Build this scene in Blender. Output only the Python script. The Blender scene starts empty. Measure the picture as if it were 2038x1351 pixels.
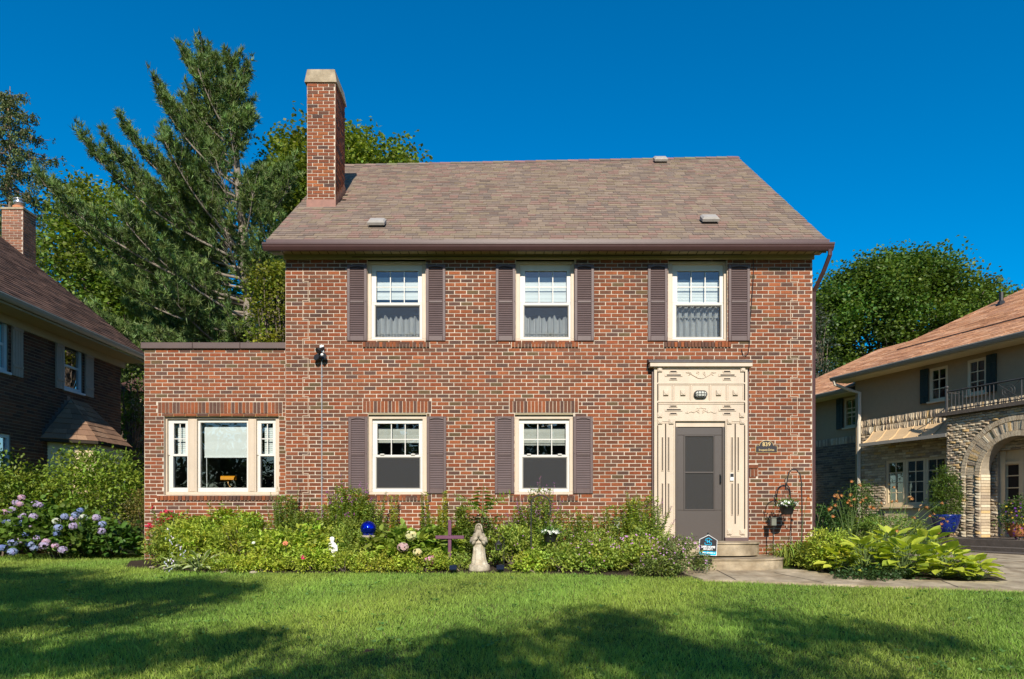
import bpy, math, random
import numpy as np
from mathutils import Vector, Matrix, Quaternion

random.seed(7)
RNG = np.random.default_rng(11)
SC = bpy.context.scene
COL = SC.collection

# ------------------------------------------------------------------ camera
F, CX, YH, EYE, CAMY = 1358.7, 1019.0, 1028.0, 0.80, -12.03
cam_d = bpy.data.cameras.new('camera')
cam_d.lens = 24.0; cam_d.sensor_width = 36.0; cam_d.sensor_fit = 'HORIZONTAL'
cam_d.shift_y = (YH - 675.5) / 2038.0
cam_d.clip_end = 2000.0; cam_d.clip_start = 0.05
cam = bpy.data.objects.new('camera', cam_d); COL.objects.link(cam)
cam.location = (0, CAMY, EYE); cam.rotation_euler = (math.pi / 2, 0, 0)
SC.camera = cam

# ------------------------------------------------------------------ sky and sun
SUN_EL, SUN_AZ = math.radians(33.0), math.radians(3.0)      # azimuth: degrees to the right of straight behind the camera
world = bpy.data.worlds.new('World'); SC.world = world; world.use_nodes = True
wn = world.node_tree; wn.nodes.clear()
w_out = wn.nodes.new('ShaderNodeOutputWorld'); w_bg = wn.nodes.new('ShaderNodeBackground')
w_sky = wn.nodes.new('ShaderNodeTexSky'); w_sky.sky_type = 'NISHITA'; w_sky.sun_disc = False
w_sky.sun_elevation = SUN_EL; w_sky.sun_rotation = math.pi - SUN_AZ
w_sky.air_density = 1.0; w_sky.dust_density = 0.35; w_sky.ozone_density = 3.0; w_sky.altitude = 200
w_hs = wn.nodes.new('ShaderNodeHueSaturation'); w_hs.inputs['Saturation'].default_value = 1.6; w_hs.inputs['Hue'].default_value = 0.497
w_bg.inputs['Strength'].default_value = 0.115
wn.links.new(w_sky.outputs[0], w_hs.inputs['Color']); wn.links.new(w_hs.outputs[0], w_bg.inputs['Color'])
wn.links.new(w_bg.outputs[0], w_out.inputs['Surface'])
sun_d = bpy.data.lights.new('sun', 'SUN'); sun_d.energy = 4.8; sun_d.angle = math.radians(0.55); sun_d.color = (1.0, 0.925, 0.79)
sun = bpy.data.objects.new('sun', sun_d); COL.objects.link(sun)
SUN_V = Vector((-math.sin(SUN_AZ) * math.cos(SUN_EL), math.cos(SUN_AZ) * math.cos(SUN_EL), -math.sin(SUN_EL)))
sun.rotation_euler = SUN_V.to_track_quat('-Z', 'Y').to_euler(); sun.location = (3, -30, 25)

SC.view_settings.view_transform = 'Standard'; SC.view_settings.look = 'None'
SC.view_settings.exposure = 0.45; SC.view_settings.gamma = 1.0; SC.view_settings.use_curve_mapping = False
SC.render.engine = 'CYCLES'
SC.cycles.max_bounces = 6; SC.cycles.transparent_max_bounces = 12
SC.cycles.caustics_reflective = False; SC.cycles.caustics_refractive = False

# ------------------------------------------------------------------ measuring helpers (photo pixels -> metres at a known distance)
def fx(px, d): return (px - CX) * d / F
def fz(py, d): return EYE + (YH - py) * d / F
def gz(x, y):
    if y >= -0.4: return 0.0
    return max(-0.75, 0.075 * (y + 0.4))
def at(px, d, z=None):
    x = fx(px, d); y = d + CAMY
    return Vector((x, y, gz(x, y) if z is None else z))
def lerp(a, b, t): return a + (b - a) * t
def srgb(r, g, b):
    f = lambda c: (c / 255 / 12.92) if c / 255 <= 0.04045 else ((c / 255 + 0.055) / 1.055) ** 2.4
    return (f(r), f(g), f(b))

# ------------------------------------------------------------------ materials
def new_mat(name):
    m = bpy.data.materials.new(name); m.use_nodes = True
    nt = m.node_tree
    return m, nt, nt.nodes['Principled BSDF']
def N(nt, kind, **kw):
    n = nt.nodes.new(kind)
    for k, v in kw.items():
        try: setattr(n, k, v)
        except Exception: pass
    return n
def surf(name, col, rough=0.7, var=0.15, scale=6.0, bump=0.0, bscale=40.0, metal=0.0, spec=0.4, tint=False, streak=None, col2=None, obj_coords=True, big=None):
    """procedural surface: base colour (or the mesh's own tint attribute), two scales of mottling, fine relief"""
    m, nt, b = new_mat(name); L = nt.links.new
    tc = N(nt, 'ShaderNodeTexCoord'); src = tc.outputs['Object'] if obj_coords else tc.outputs['Generated']
    if not obj_coords:
        g = N(nt, 'ShaderNodeNewGeometry'); src = g.outputs['Position']
    if streak:
        mp = N(nt, 'ShaderNodeMapping'); mp.inputs['Scale'].default_value = streak; L(src, mp.inputs['Vector']); vec = mp.outputs[0]
    else: vec = src
    n1 = N(nt, 'ShaderNodeTexNoise'); n1.inputs['Scale'].default_value = scale; n1.inputs['Detail'].default_value = 6; n1.inputs['Roughness'].default_value = 0.65
    L(vec, n1.inputs['Vector'])
    mr = N(nt, 'ShaderNodeMapRange'); mr.inputs['From Min'].default_value = 0.25; mr.inputs['From Max'].default_value = 0.75
    mr.inputs['To Min'].default_value = 1 - var; mr.inputs['To Max'].default_value = 1 + var
    L(n1.outputs['Fac'], mr.inputs['Value'])
    mx = N(nt, 'ShaderNodeMix', data_type='RGBA', blend_type='MULTIPLY'); mx.inputs['Factor'].default_value = 1.0
    if tint:
        at_ = N(nt, 'ShaderNodeAttribute', attribute_name='tint'); L(at_.outputs['Color'], mx.inputs['A'])
    elif col2:
        n2 = N(nt, 'ShaderNodeTexNoise'); n2.inputs['Scale'].default_value = scale * 0.35; n2.inputs['Detail'].default_value = 4
        L(vec, n2.inputs['Vector'])
        cr = N(nt, 'ShaderNodeMapRange'); cr.inputs['From Min'].default_value = 0.42; cr.inputs['From Max'].default_value = 0.62
        L(n2.outputs['Fac'], cr.inputs['Value'])
        m2 = N(nt, 'ShaderNodeMix', data_type='RGBA'); m2.inputs['A'].default_value = (*col, 1); m2.inputs['B'].default_value = (*col2, 1)
        L(cr.outputs[0], m2.inputs['Factor']); L(m2.outputs['Result'], mx.inputs['A'])
    else: mx.inputs['A'].default_value = (*col, 1)
    L(mr.outputs[0], mx.inputs['B'])
    if big:                                     # broad weathering: (stretch xyz, low, high)
        mp2 = N(nt, 'ShaderNodeMapping'); mp2.inputs['Scale'].default_value = big[0]; L(src, mp2.inputs['Vector'])
        nb = N(nt, 'ShaderNodeTexNoise'); nb.inputs['Scale'].default_value = 1.0; nb.inputs['Detail'].default_value = 7; nb.inputs['Roughness'].default_value = 0.6; L(mp2.outputs[0], nb.inputs['Vector'])
        m3 = N(nt, 'ShaderNodeMapRange'); m3.inputs['From Min'].default_value = 0.30; m3.inputs['From Max'].default_value = 0.70; m3.inputs['To Min'].default_value = big[1]; m3.inputs['To Max'].default_value = big[2]; L(nb.outputs['Fac'], m3.inputs['Value'])
        mx2 = N(nt, 'ShaderNodeMix', data_type='RGBA', blend_type='MULTIPLY'); mx2.inputs['Factor'].default_value = 1.0; L(mx.outputs['Result'], mx2.inputs['A']); L(m3.outputs[0], mx2.inputs['B']); mx = mx2
    L(mx.outputs['Result'], b.inputs['Base Color'])
    b.inputs['Roughness'].default_value = rough; b.inputs['Metallic'].default_value = metal
    b.inputs['Specular IOR Level'].default_value = spec
    if bump:
        n3 = N(nt, 'ShaderNodeTexNoise'); n3.inputs['Scale'].default_value = bscale; n3.inputs['Detail'].default_value = 5
        L(vec, n3.inputs['Vector'])
        bp = N(nt, 'ShaderNodeBump'); bp.inputs['Strength'].default_value = min(1, bump); bp.inputs['Distance'].default_value = 0.01
        L(n3.outputs['Fac'], bp.inputs['Height']); L(bp.outputs[0], b.inputs['Normal'])
    return m
def foliage_mat(name, trans=0.35, rough=0.5, spec=0.35):
    m, nt, b = new_mat(name); L = nt.links.new
    a = N(nt, 'ShaderNodeAttribute', attribute_name='tint')
    L(a.outputs['Color'], b.inputs['Base Color']); b.inputs['Roughness'].default_value = rough; b.inputs['Specular IOR Level'].default_value = spec
    t = N(nt, 'ShaderNodeBsdfTranslucent')
    hs = N(nt, 'ShaderNodeMix', data_type='RGBA', blend_type='MULTIPLY'); hs.inputs['Factor'].default_value = 1
    L(a.outputs['Color'], hs.inputs['A']); hs.inputs['B'].default_value = (1.25, 1.3, 0.55, 1)
    L(hs.outputs['Result'], t.inputs['Color'])
    ms = N(nt, 'ShaderNodeMixShader'); ms.inputs[0].default_value = trans
    L(b.outputs[0], ms.inputs[1]); L(t.outputs[0], ms.inputs[2]); L(ms.outputs[0], nt.nodes['Material Output'].inputs['Surface'])
    return m
def glass_mat(name, tint=(0.9, 0.93, 0.93), refl=1.0, wav=0.0):
    m, nt, b = new_mat(name); L = nt.links.new; nt.nodes.remove(b)
    tr = N(nt, 'ShaderNodeBsdfTransparent'); tr.inputs['Color'].default_value = (*tint, 1)
    gl = N(nt, 'ShaderNodeBsdfGlossy'); gl.inputs['Roughness'].default_value = 0.01; gl.inputs['Color'].default_value = (1, 1, 1, 1)
    fr = N(nt, 'ShaderNodeFresnel'); fr.inputs['IOR'].default_value = 1.52
    mu = N(nt, 'ShaderNodeMath', operation='MULTIPLY'); mu.inputs[1].default_value = refl; mu.use_clamp = True
    n3 = N(nt, 'ShaderNodeTexNoise'); n3.inputs['Scale'].default_value = 2.2
    bp = N(nt, 'ShaderNodeBump'); bp.inputs['Strength'].default_value = 0.12; bp.inputs['Distance'].default_value = 0.02
    tc = N(nt, 'ShaderNodeTexCoord'); L(tc.outputs['Object'], n3.inputs['Vector']); L(n3.outputs['Fac'], bp.inputs['Height']); L(bp.outputs[0], gl.inputs['Normal'])
    ms = N(nt, 'ShaderNodeMixShader'); L(fr.outputs[0], mu.inputs[0]); L(mu.outputs[0], ms.inputs[0])
    L(tr.outputs[0], ms.inputs[1]); L(gl.outputs[0], ms.inputs[2]); L(ms.outputs[0], nt.nodes['Material Output'].inputs['Surface'])
    return m
def screen_mat(name, col=(0.03, 0.03, 0.032), open_=0.35):
    m, nt, b = new_mat(name); L = nt.links.new
    b.inputs['Base Color'].default_value = (*col, 1); b.inputs['Roughness'].default_value = 0.75
    tr = N(nt, 'ShaderNodeBsdfTransparent'); ms = N(nt, 'ShaderNodeMixShader'); ms.inputs[0].default_value = open_
    L(b.outputs[0], ms.inputs[1]); L(tr.outputs[0], ms.inputs[2]); L(ms.outputs[0], nt.nodes['Material Output'].inputs['Surface'])
    return m

M = {}
M['brick'] = surf('brick_face', None, 0.85, 0.24, 30, 0.5, 120, tint=True, spec=0.2, obj_coords=False, big=((1.3, 1.3, .7), .74, 1.18))
M['stone'] = surf('rough_stone', None, 0.9, 0.22, 18, 0.8, 50, tint=True, spec=0.2, obj_coords=False)
M['mortar'] = surf('pale_mortar', (0.54, 0.45, 0.36), 0.95, 0.16, 9, 0.4, 90, spec=0.1, obj_coords=False, big=((1.6, 1.6, .9), .68, 1.15))
M['mortar_tan'] = surf('tan_mortar', (0.36, 0.30, 0.225), 0.95, 0.18, 9, 0.4, 90, spec=0.1, obj_coords=False)
M['mortar_dark'] = surf('dark_mortar', (0.20, 0.16, 0.12), 0.95, 0.18, 9, 0.4, 90, spec=0.1, obj_coords=False)  # darker brown mortar of the left neighbouring house
M['shingle'] = surf('asphalt_shingle', None, 0.92, 0.16, 45, 0.6, 160, tint=True, spec=0.15, obj_coords=False, big=((1.8, .35, .35), .92, 1.08))
M['roof_under'] = surf('roof_underlay', (0.045, 0.037, 0.03), 0.95, 0.1, 6, spec=0.1)
M['cream'] = surf('cream_paint', (0.545, 0.44, 0.335), 0.5, 0.05, 5, 0.08, 60, big=((5, 5, .8), .88, 1.06))
M['cream_light'] = surf('pale_cream_trim', (0.58, 0.51, 0.41), 0.45, 0.04, 5, 0.06, 60)
M['white_vinyl'] = surf('white_vinyl_sash', (0.62, 0.59, 0.54), 0.4, 0.03, 4)
M['soffit'] = surf('tan_soffit', (0.36, 0.29, 0.17), 0.5, 0.06, 4)
M['maroon'] = surf('maroon_gutter', (0.075, 0.036, 0.034), 0.42, 0.12, 5, 0.05, 40, spec=0.4)
M['shutter'] = surf('faded_brown_shutter', (0.105, 0.068, 0.064), 0.5, 0.12, 5, 0.1, 80, spec=0.4)
M['louver'] = surf('sheen_brown_louver', (0.105, 0.070, 0.068), 0.43, 0.10, 5, 0.0, 80, spec=0.42)
M['door'] = surf('storm_door_brown', (0.074, 0.060, 0.053), 0.42, 0.05, 3, spec=0.45)
M['slot'] = surf('dark_slot', (0.018, 0.013, 0.011), 0.9, 0.1, 8)
M['copper'] = surf('weathered_copper', (0.19, 0.085, 0.060), 0.5, 0.25, 9, metal=0.2)
M['concrete'] = surf('old_concrete', (0.42, 0.34, 0.235), 0.92, 0.22, 7, 0.5, 60, spec=0.2, col2=(0.26, 0.20, 0.13), obj_coords=False, big=((2.5, 2.5, 6), .7, 1.2))
M['cap'] = surf('chimney_cap_concrete', (0.36, 0.29, 0.20), 0.95, 0.22, 9, 0.6, 40, spec=0.2, col2=(0.23, 0.18, 0.12))
M['lead'] = surf('lead_flashing', (0.085, 0.075, 0.078), 0.55, 0.3, 12, metal=0.2)
M['vent'] = surf('grey_roof_vent', (0.33, 0.30, 0.27), 0.6, 0.15, 10)
M['rail_iron'] = surf('grey_black_iron', (0.045, 0.043, 0.042), 0.5, 0.2, 10, spec=0.5)
M['iron'] = surf('black_iron', (0.015, 0.014, 0.014), 0.5, 0.2, 10, spec=0.5)
M['black_plastic'] = surf('black_plastic', (0.02, 0.02, 0.022), 0.45, 0.1, 10)
M['gold'] = surf('gold_lettering', (0.62, 0.45, 0.20), 0.45, 0.05, 8, metal=0.2)
M['glass'] = glass_mat('window_glass', refl=1.35)
M['glass_far'] = glass_mat('neighbour_glass', tint=(0.8, 0.82, 0.82), refl=0.45)
M['glass_dim'] = glass_mat('window_glass_dim', tint=(0.6, 0.62, 0.62), refl=1.6)
M['screen'] = screen_mat('insect_screen', (0.022, 0.022, 0.024), 0.30)
M['screen_open'] = screen_mat('fine_insect_screen', (0.035, 0.035, 0.037), 0.80)
M['door_screen'] = screen_mat('door_screen', (0.022, 0.020, 0.019), 0.15)
M['blind'] = surf('white_blind', (0.78, 0.78, 0.77), 0.8, 0.03, 6)
M['blind_grey'] = surf('beige_shade', (0.52, 0.50, 0.46), 0.85, 0.08, 8)
M['curtain'] = surf('sheer_curtain', (0.74, 0.72, 0.72), 0.9, 0.05, 6)
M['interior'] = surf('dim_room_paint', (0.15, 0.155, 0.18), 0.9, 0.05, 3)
M['amber'] = surf('amber_lamp_shade', (0.75, 0.30, 0.02), 0.3, 0.08, 8)
M['brass'] = surf('brass', (0.55, 0.30, 0.12), 0.35, 0.05, 8, metal=0.7)
M['white_metal'] = surf('white_paint', (0.78, 0.77, 0.74), 0.5, 0.05, 6)
M['grey_pipe'] = surf('grey_conduit', (0.33, 0.34, 0.35), 0.5, 0.08, 6, metal=0.3)
M['bark'] = surf('tree_bark', (0.16, 0.125, 0.10), 0.95, 0.3, 5, 0.9, 14, spec=0.1, obj_coords=False)
M['bark_pale'] = surf('pine_bark', (0.24, 0.20, 0.165), 0.95, 0.3, 4, 0.9, 12, spec=0.1, obj_coords=False)
M['leaf'] = foliage_mat('leaf', 0.35)
M['needle'] = foliage_mat('needle', 0.18, 0.55, 0.3)
M['grassblade'] = foliage_mat('grass_blade', 0.35, 0.55, 0.25)
M['petal'] = foliage_mat('petal', 0.35, 0.7, 0.1)
M['stem'] = surf('green_stem', (0.10, 0.15, 0.04), 0.7, 0.2, 12)
M['soil'] = surf('garden_soil', (0.045, 0.034, 0.024), 0.98, 0.35, 9, 0.9, 30, spec=0.1, obj_coords=False)
M['lawn'] = surf('lawn_ground', (0.055, 0.085, 0.018), 0.98, 0.3, 5, 0.8, 40, spec=0.1, col2=(0.07, 0.095, 0.025), obj_coords=False)
M['asphalt'] = surf('street_asphalt', (0.055, 0.053, 0.05), 0.95, 0.2, 8, 0.5, 60, spec=0.2, obj_coords=False)
M['statue'] = surf('weathered_cast_stone', (0.42, 0.36, 0.275), 0.95, 0.25, 22, 0.7, 60, spec=0.15, col2=(0.25, 0.205, 0.15))
M['statue_pale'] = surf('pale_cast_stone', (0.54, 0.48, 0.385), 0.95, 0.25, 18, 0.7, 60, spec=0.15, col2=(0.42, 0.345, 0.25))
M['statue_white'] = surf('white_garden_statue', (0.72, 0.70, 0.66), 0.8, 0.1, 14)
M['purple'] = surf('purple_painted_wood', (0.13, 0.045, 0.085), 0.7, 0.2, 14, 0.2, 40)
M['stucco'] = surf('tan_stucco', (0.38, 0.275, 0.165), 0.95, 0.06, 10, 0.5, 120, spec=0.15, obj_coords=False)
M['tan_trim'] = surf('tan_trim', (0.70, 0.56, 0.36), 0.55, 0.06, 6)
M['tan_metal'] = surf('tan_standing_seam_metal', (0.60, 0.42, 0.24), 0.4, 0.06, 4, spec=0.5)
M['gutter_grey'] = surf('grey_gutter', (0.27, 0.25, 0.22), 0.4, 0.08, 5, spec=0.5)
M['green_shutter'] = surf('dark_green_shutter', (0.014, 0.028, 0.022), 0.55, 0.12, 7)
M['slate_stone'] = surf('dark_slab_stone', (0.105, 0.085, 0.07), 0.9, 0.3, 8, 0.6, 30, obj_coords=False)
M['blue_glaze'] = surf('cobalt_glaze', (0.008, 0.022, 0.17), 0.18, 0.1, 8, spec=0.6)
M['terracotta'] = surf('terracotta', (0.42, 0.16, 0.07), 0.85, 0.15, 9)
M['steel'] = surf('galvanised_steel', (0.5, 0.52, 0.55), 0.3, 0.1, 6, metal=0.8)
M['beige_shutter'] = surf('beige_plank_shutter', (0.34, 0.275, 0.23), 0.7, 0.08, 6)
M['bluewhite'] = surf('blue_white_trim', (0.50, 0.55, 0.60), 0.5, 0.05, 6)
M['white'] = surf('sign_white', (0.8, 0.8, 0.8), 0.5, 0.02, 6)
M['sign_black'] = surf('sign_black', (0.022, 0.018, 0.022), 0.45, 0.02, 6)
M['sign_blue'] = surf('sign_blue', (0.0, 0.42, 0.70), 0.45, 0.02, 6)
M['solar'] = surf('solar_panel', (0.012, 0.016, 0.03), 0.15, 0.1, 20, spec=0.6)
M['lantern_glass'] = glass_mat('lantern_glass', tint=(0.75, 0.82, 0.78), refl=2.0)
m_, nt_, b_ = new_mat('mirror_blue'); M['gazing'] = m_
b_.inputs['Base Color'].default_value = (0.01, 0.035, 0.62, 1); b_.inputs['Metallic'].default_value = 0.9; b_.inputs['Roughness'].default_value = 0.13
vn_ = N(nt_, 'ShaderNodeTexVoronoi'); vn_.inputs['Scale'].default_value = 26.0
bn_ = N(nt_, 'ShaderNodeBump'); bn_.inputs['Strength'].default_value = 0.35; bn_.inputs['Distance'].default_value = 0.01
tn_ = N(nt_, 'ShaderNodeTexCoord'); nt_.links.new(tn_.outputs['Object'], vn_.inputs['Vector']); nt_.links.new(vn_.outputs['Distance'], bn_.inputs['Height']); nt_.links.new(bn_.outputs[0], b_.inputs['Normal'])

# ------------------------------------------------------------------ object helpers
def tag(o, label=None, cat=None, group=None, kind=None):
    if label: o['label'] = label
    if cat: o['category'] = cat
    if group: o['group'] = group
    if kind: o['kind'] = kind
    return o
def empty(name, loc=(0, 0, 0), label=None, cat=None, group=None):
    o = bpy.data.objects.new(name, None); o.empty_display_size = 0.1; COL.objects.link(o); o.location = loc
    return tag(o, label, cat, group)
def link(name, me, mat, parent=None):
    o = bpy.data.objects.new(name, me); COL.objects.link(o)
    if mat is not None and len(me.materials) == 0: me.materials.append(M[mat] if isinstance(mat, str) else mat)
    if parent is not None:
        o.parent = parent; o.matrix_parent_inverse = world_of(parent).inverted()
    return o
def world_of(o):
    m = o.matrix_basis
    if o.parent is not None: m = world_of(o.parent) @ o.matrix_parent_inverse @ m
    return m
class MB:
    """collects shapes, becomes ONE mesh object"""
    def __init__(s, T=None): s.v = []; s.f = []; s.c = []; s.T = T
    def add(s, verts, faces, col=None):
        n = len(s.v)
        for p in verts: s.v.append(tuple(s.T(*p)) if s.T else tuple(p))
        for q in faces: s.f.append(tuple(i + n for i in q)); s.c.append(col)
        return s
    def box(s, x0, x1, y0, y1, z0, z1, col=None):
        return s.add([(x0, y0, z0), (x1, y0, z0), (x1, y1, z0), (x0, y1, z0), (x0, y0, z1), (x1, y0, z1), (x1, y1, z1), (x0, y1, z1)],
                     [(0, 1, 5, 4), (1, 2, 6, 5), (2, 3, 7, 6), (3, 0, 4, 7), (4, 5, 6, 7), (3, 2, 1, 0)], col)
    def bbox(s, x0, x1, y0, y1, z0, z1, bv=0.006, col=None):
        """box whose front (y0) face is chamfered"""
        b = min(bv, abs(x1 - x0) * .4, abs(z1 - z0) * .4, abs(y1 - y0) * .8)
        return s.add([(x0 + b, y0, z0 + b), (x1 - b, y0, z0 + b), (x1 - b, y0, z1 - b), (x0 + b, y0, z1 - b),
                      (x0, y0 + b, z0), (x1, y0 + b, z0), (x1, y0 + b, z1), (x0, y0 + b, z1),
                      (x0, y1, z0), (x1, y1, z0), (x1, y1, z1), (x0, y1, z1)],
                     [(0, 1, 2, 3), (4, 5, 1, 0), (5, 6, 2, 1), (6, 7, 3, 2), (7, 4, 0, 3),
                      (8, 9, 5, 4), (9, 10, 6, 5), (10, 11, 7, 6), (11, 8, 4, 7), (11, 10, 9, 8)], col)
    def obox(s, c, ax, ay, az, col=None):
        c, ax, ay, az = Vector(c), Vector(ax), Vector(ay), Vector(az)
        P = [c + i * ax + j * ay + k * az for k in (-1, 1) for j, i in ((-1, -1), (-1, 1), (1, 1), (1, -1))]
        return s.add(P, [(0, 1, 5, 4), (1, 2, 6, 5), (2, 3, 7, 6), (3, 0, 4, 7), (4, 5, 6, 7), (3, 2, 1, 0)], col)
    def tube(s, path, r, n=6, col=None, cap=True):
        path = [Vector(p) for p in path]; k = len(path)
        rs = r if isinstance(r, (list, tuple)) else [r] * k
        V = []; prev = None
        for i, p in enumerate(path):
            t = (path[min(i + 1, k - 1)] - path[max(i - 1, 0)])
            t = t.normalized() if t.length > 1e-9 else Vector((0, 0, 1))
            a = Vector((0, 0, 1)) if abs(t.z) < 0.9 else Vector((1, 0, 0))
            if prev is not None: a = prev
            u = t.cross(a)
            if u.length < 1e-6: u = t.cross(Vector((0.3, 1, 0.2)))
            u.normalize(); w = u.cross(t).normalized(); prev = w
            for j in range(n):
                an = 2 * math.pi * j / n
                V.append(p + (u * math.cos(an) + w * math.sin(an)) * rs[i])
        Fs = []
        for i in range(k - 1):
            for j in range(n):
                Fs.append((i * n + j, i * n + (j + 1) % n, (i + 1) * n + (j + 1) % n, (i + 1) * n + j))
        if cap: Fs.append(tuple(range(n))[::-1]); Fs.append(tuple((k - 1) * n + j for j in range(n)))
        return s.add(V, Fs, col)
    def lathe(s, c, prof, n=16, sx=1.0, sy=1.0, col=None, fn=None):
        V = []
        for r, z in prof:
            for j in range(n):
                an = 2 * math.pi * j / n
                rr = r * (fn(an, z) if fn else 1)
                V.append((c[0] + rr * sx * math.cos(an), c[1] + rr * sy * math.sin(an), c[2] + z))
        Fs = [(i * n + j, i * n + (j + 1) % n, (i + 1) * n + (j + 1) % n, (i + 1) * n + j) for i in range(len(prof) - 1) for j in range(n)]
        Fs.append(tuple(range(n))[::-1]); Fs.append(tuple((len(prof) - 1) * n + j for j in range(n)))
        return s.add(V, Fs, col)
    def prism(s, poly, y0, y1, col=None):
        """polygon in (x, z) pushed from y0 to y1"""
        n = len(poly); V = [(x, y0, z) for x, z in poly] + [(x, y1, z) for x, z in poly]
        Fs = [tuple(range(n)), tuple(range(2 * n - 1, n - 1, -1))] + [(i, i + n, (i + 1) % n + n, (i + 1) % n) for i in range(n)]
        return s.add(V, Fs, col)
    def prism_z(s, poly, z0, z1, col=None):
        n = len(poly); V = [(x, y, z0) for x, y in poly] + [(x, y, z1) for x, y in poly]
        Fs = [tuple(range(n))[::-1], tuple(range(n, 2 * n))] + [(i, (i + 1) % n, (i + 1) % n + n, i + n) for i in range(n)]
        return s.add(V, Fs, col)
    def sphere(s, c, r, n=12, m=8, sx=1, sy=1, sz=1, col=None):
        return s.lathe(c, [(max(1e-4, r * math.sin(math.pi * i / m)), -r * sz * math.cos(math.pi * i / m)) for i in range(m + 1)], n, sx, sy, col)
    def mesh(s, name, smooth=False):
        me = bpy.data.meshes.new(name); me.from_pydata(s.v, [], s.f); me.update()
        if any(c is not None for c in s.c):
            a = me.attributes.new('tint', 'FLOAT_COLOR', 'FACE')
            arr = np.ones((len(s.f), 4), np.float32)
            for i, c in enumerate(s.c):
                if c is not None: arr[i, :3] = c
            a.data.foreach_set('color', arr.ravel())
        if smooth: me.polygons.foreach_set('use_smooth', np.ones(len(s.f), bool))
        return me
    def build(s, name, mat, parent=None, smooth=False):
        return link(name, s.mesh(name, smooth), mat, parent)

# --------------------------------------------------- leaves: thousands of small faces in one numpy mesh
TPL = {
 'leaf': dict(t=[0, .42, .42, 1], w=[0, -.5, .5, 0], h=[0, .09, .09, 0], f=[(0, 2, 3), (0, 3, 1)]),
 'needle': dict(t=[0, 0, 1], w=[-.5, .5, 0], h=[0, 0, 0], f=[(0, 1, 2)]),
 'blade': dict(t=[0, 0, .55, .55, 1], w=[-.5, .5, -.36, .36, 0], h=[0] * 5, f=[(0, 1, 3), (0, 3, 2), (2, 3, 4)]),
 'broad': dict(t=[0, .2, .2, .2, .55, .55, .55, .85, .85, 1], w=[0, -.4, 0, .4, -.5, 0, .5, -.24, .24, 0],
               h=[0, .10, .03, .10, .13, .04, .13, .05, .05, 0],
               f=[(0, 2, 1), (0, 3, 2), (1, 2, 5, 4), (2, 3, 6, 5), (4, 5, 7), (5, 8, 7), (5, 6, 8), (7, 8, 9)]),
 'lobed': dict(t=[0, .1, .1, .45, .45, .35, .35, .7, .7, 1], w=[0, -.42, .42, -.26, .26, -.55, .55, -.3, .3, 0],
               h=[0, .05, .05, .02, .02, .1, .1, .06, .06, 0],
               f=[(0, 2, 4, 3), (0, 3, 1), (1, 3, 5), (2, 6, 4), (3, 4, 9), (3, 9, 7), (4, 8, 9)]),
}
def nrm(a): return a / np.maximum(np.linalg.norm(a, axis=-1, keepdims=True), 1e-9)
def leaf_mesh(name, P, D, L, W, C, tpl='leaf', droop=0.0, up=None, roll=0.6):
    P = np.asarray(P, float); n = len(P); D = nrm(np.asarray(D, float))
    L = np.broadcast_to(np.asarray(L, float), n); W = np.broadcast_to(np.asarray(W, float), n)
    U = np.tile([0, 0, 1.0], (n, 1)) if up is None else np.broadcast_to(np.asarray(up, float), (n, 3))
    U = U + RNG.normal(0, roll, (n, 3))
    S = nrm(np.cross(D, U)); Nn = np.cross(S, D)
    t = TPL[tpl]; tt, ww, hh = np.array(t['t'], float), np.array(t['w'], float), np.array(t['h'], float); k = len(tt)
    V = P[:, None] + D[:, None] * (L[:, None] * tt)[..., None] + S[:, None] * (W[:, None] * ww)[..., None] + Nn[:, None] * (L[:, None] * hh)[..., None]
    dr = np.broadcast_to(np.asarray(droop, float), n)
    V[..., 2] -= (dr * L)[:, None] * tt ** 2
    V = V.reshape(-1, 3).astype(np.float32)
    loops = []; sizes = []
    for q in t['f']: loops.append(q); sizes.append(len(q))
    base = np.concatenate([np.array(q) for q in loops]); nl = len(base); nf = len(sizes)
    li = (base[None] + (np.arange(n) * k)[:, None]).ravel().astype(np.int32)
    sz = np.tile(np.array(sizes, np.int32), n); st = np.concatenate([[0], np.cumsum(sz)[:-1]]).astype(np.int32)
    me = bpy.data.meshes.new(name)
    me.vertices.add(len(V)); me.vertices.foreach_set('co', V.ravel())
    me.loops.add(len(li)); me.loops.foreach_set('vertex_index', li)
    me.polygons.add(len(sz)); me.polygons.foreach_set('loop_start', st); me.polygons.foreach_set('loop_total', sz)
    me.update(calc_edges=True)
    C = np.broadcast_to(np.asarray(C, np.float32), (n, 3))
    a = me.attributes.new('tint', 'FLOAT_COLOR', 'FACE')
    arr = np.ones((n * nf, 4), np.float32); arr[:, :3] = np.repeat(C, nf, axis=0); a.data.foreach_set('color', arr.ravel())
    return me
def leaves(name, P, D, L, W, C, mat='leaf', parent=None, **kw):
    return link(name, leaf_mesh(name, P, D, L, W, C, **kw), mat, parent)
def cols(base, n, v=0.18, hue=0.10):
    c = np.tile(np.array(base, float), (n, 1)) * (1 + RNG.normal(0, v, (n, 1)))
    c *= 1 + RNG.normal(0, hue, (n, 3)) * [1, .4, .8]
    return np.clip(c, 0.004, 0.95)
def rand_dir(n): return nrm(RNG.normal(0, 1, (n, 3)))

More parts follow.
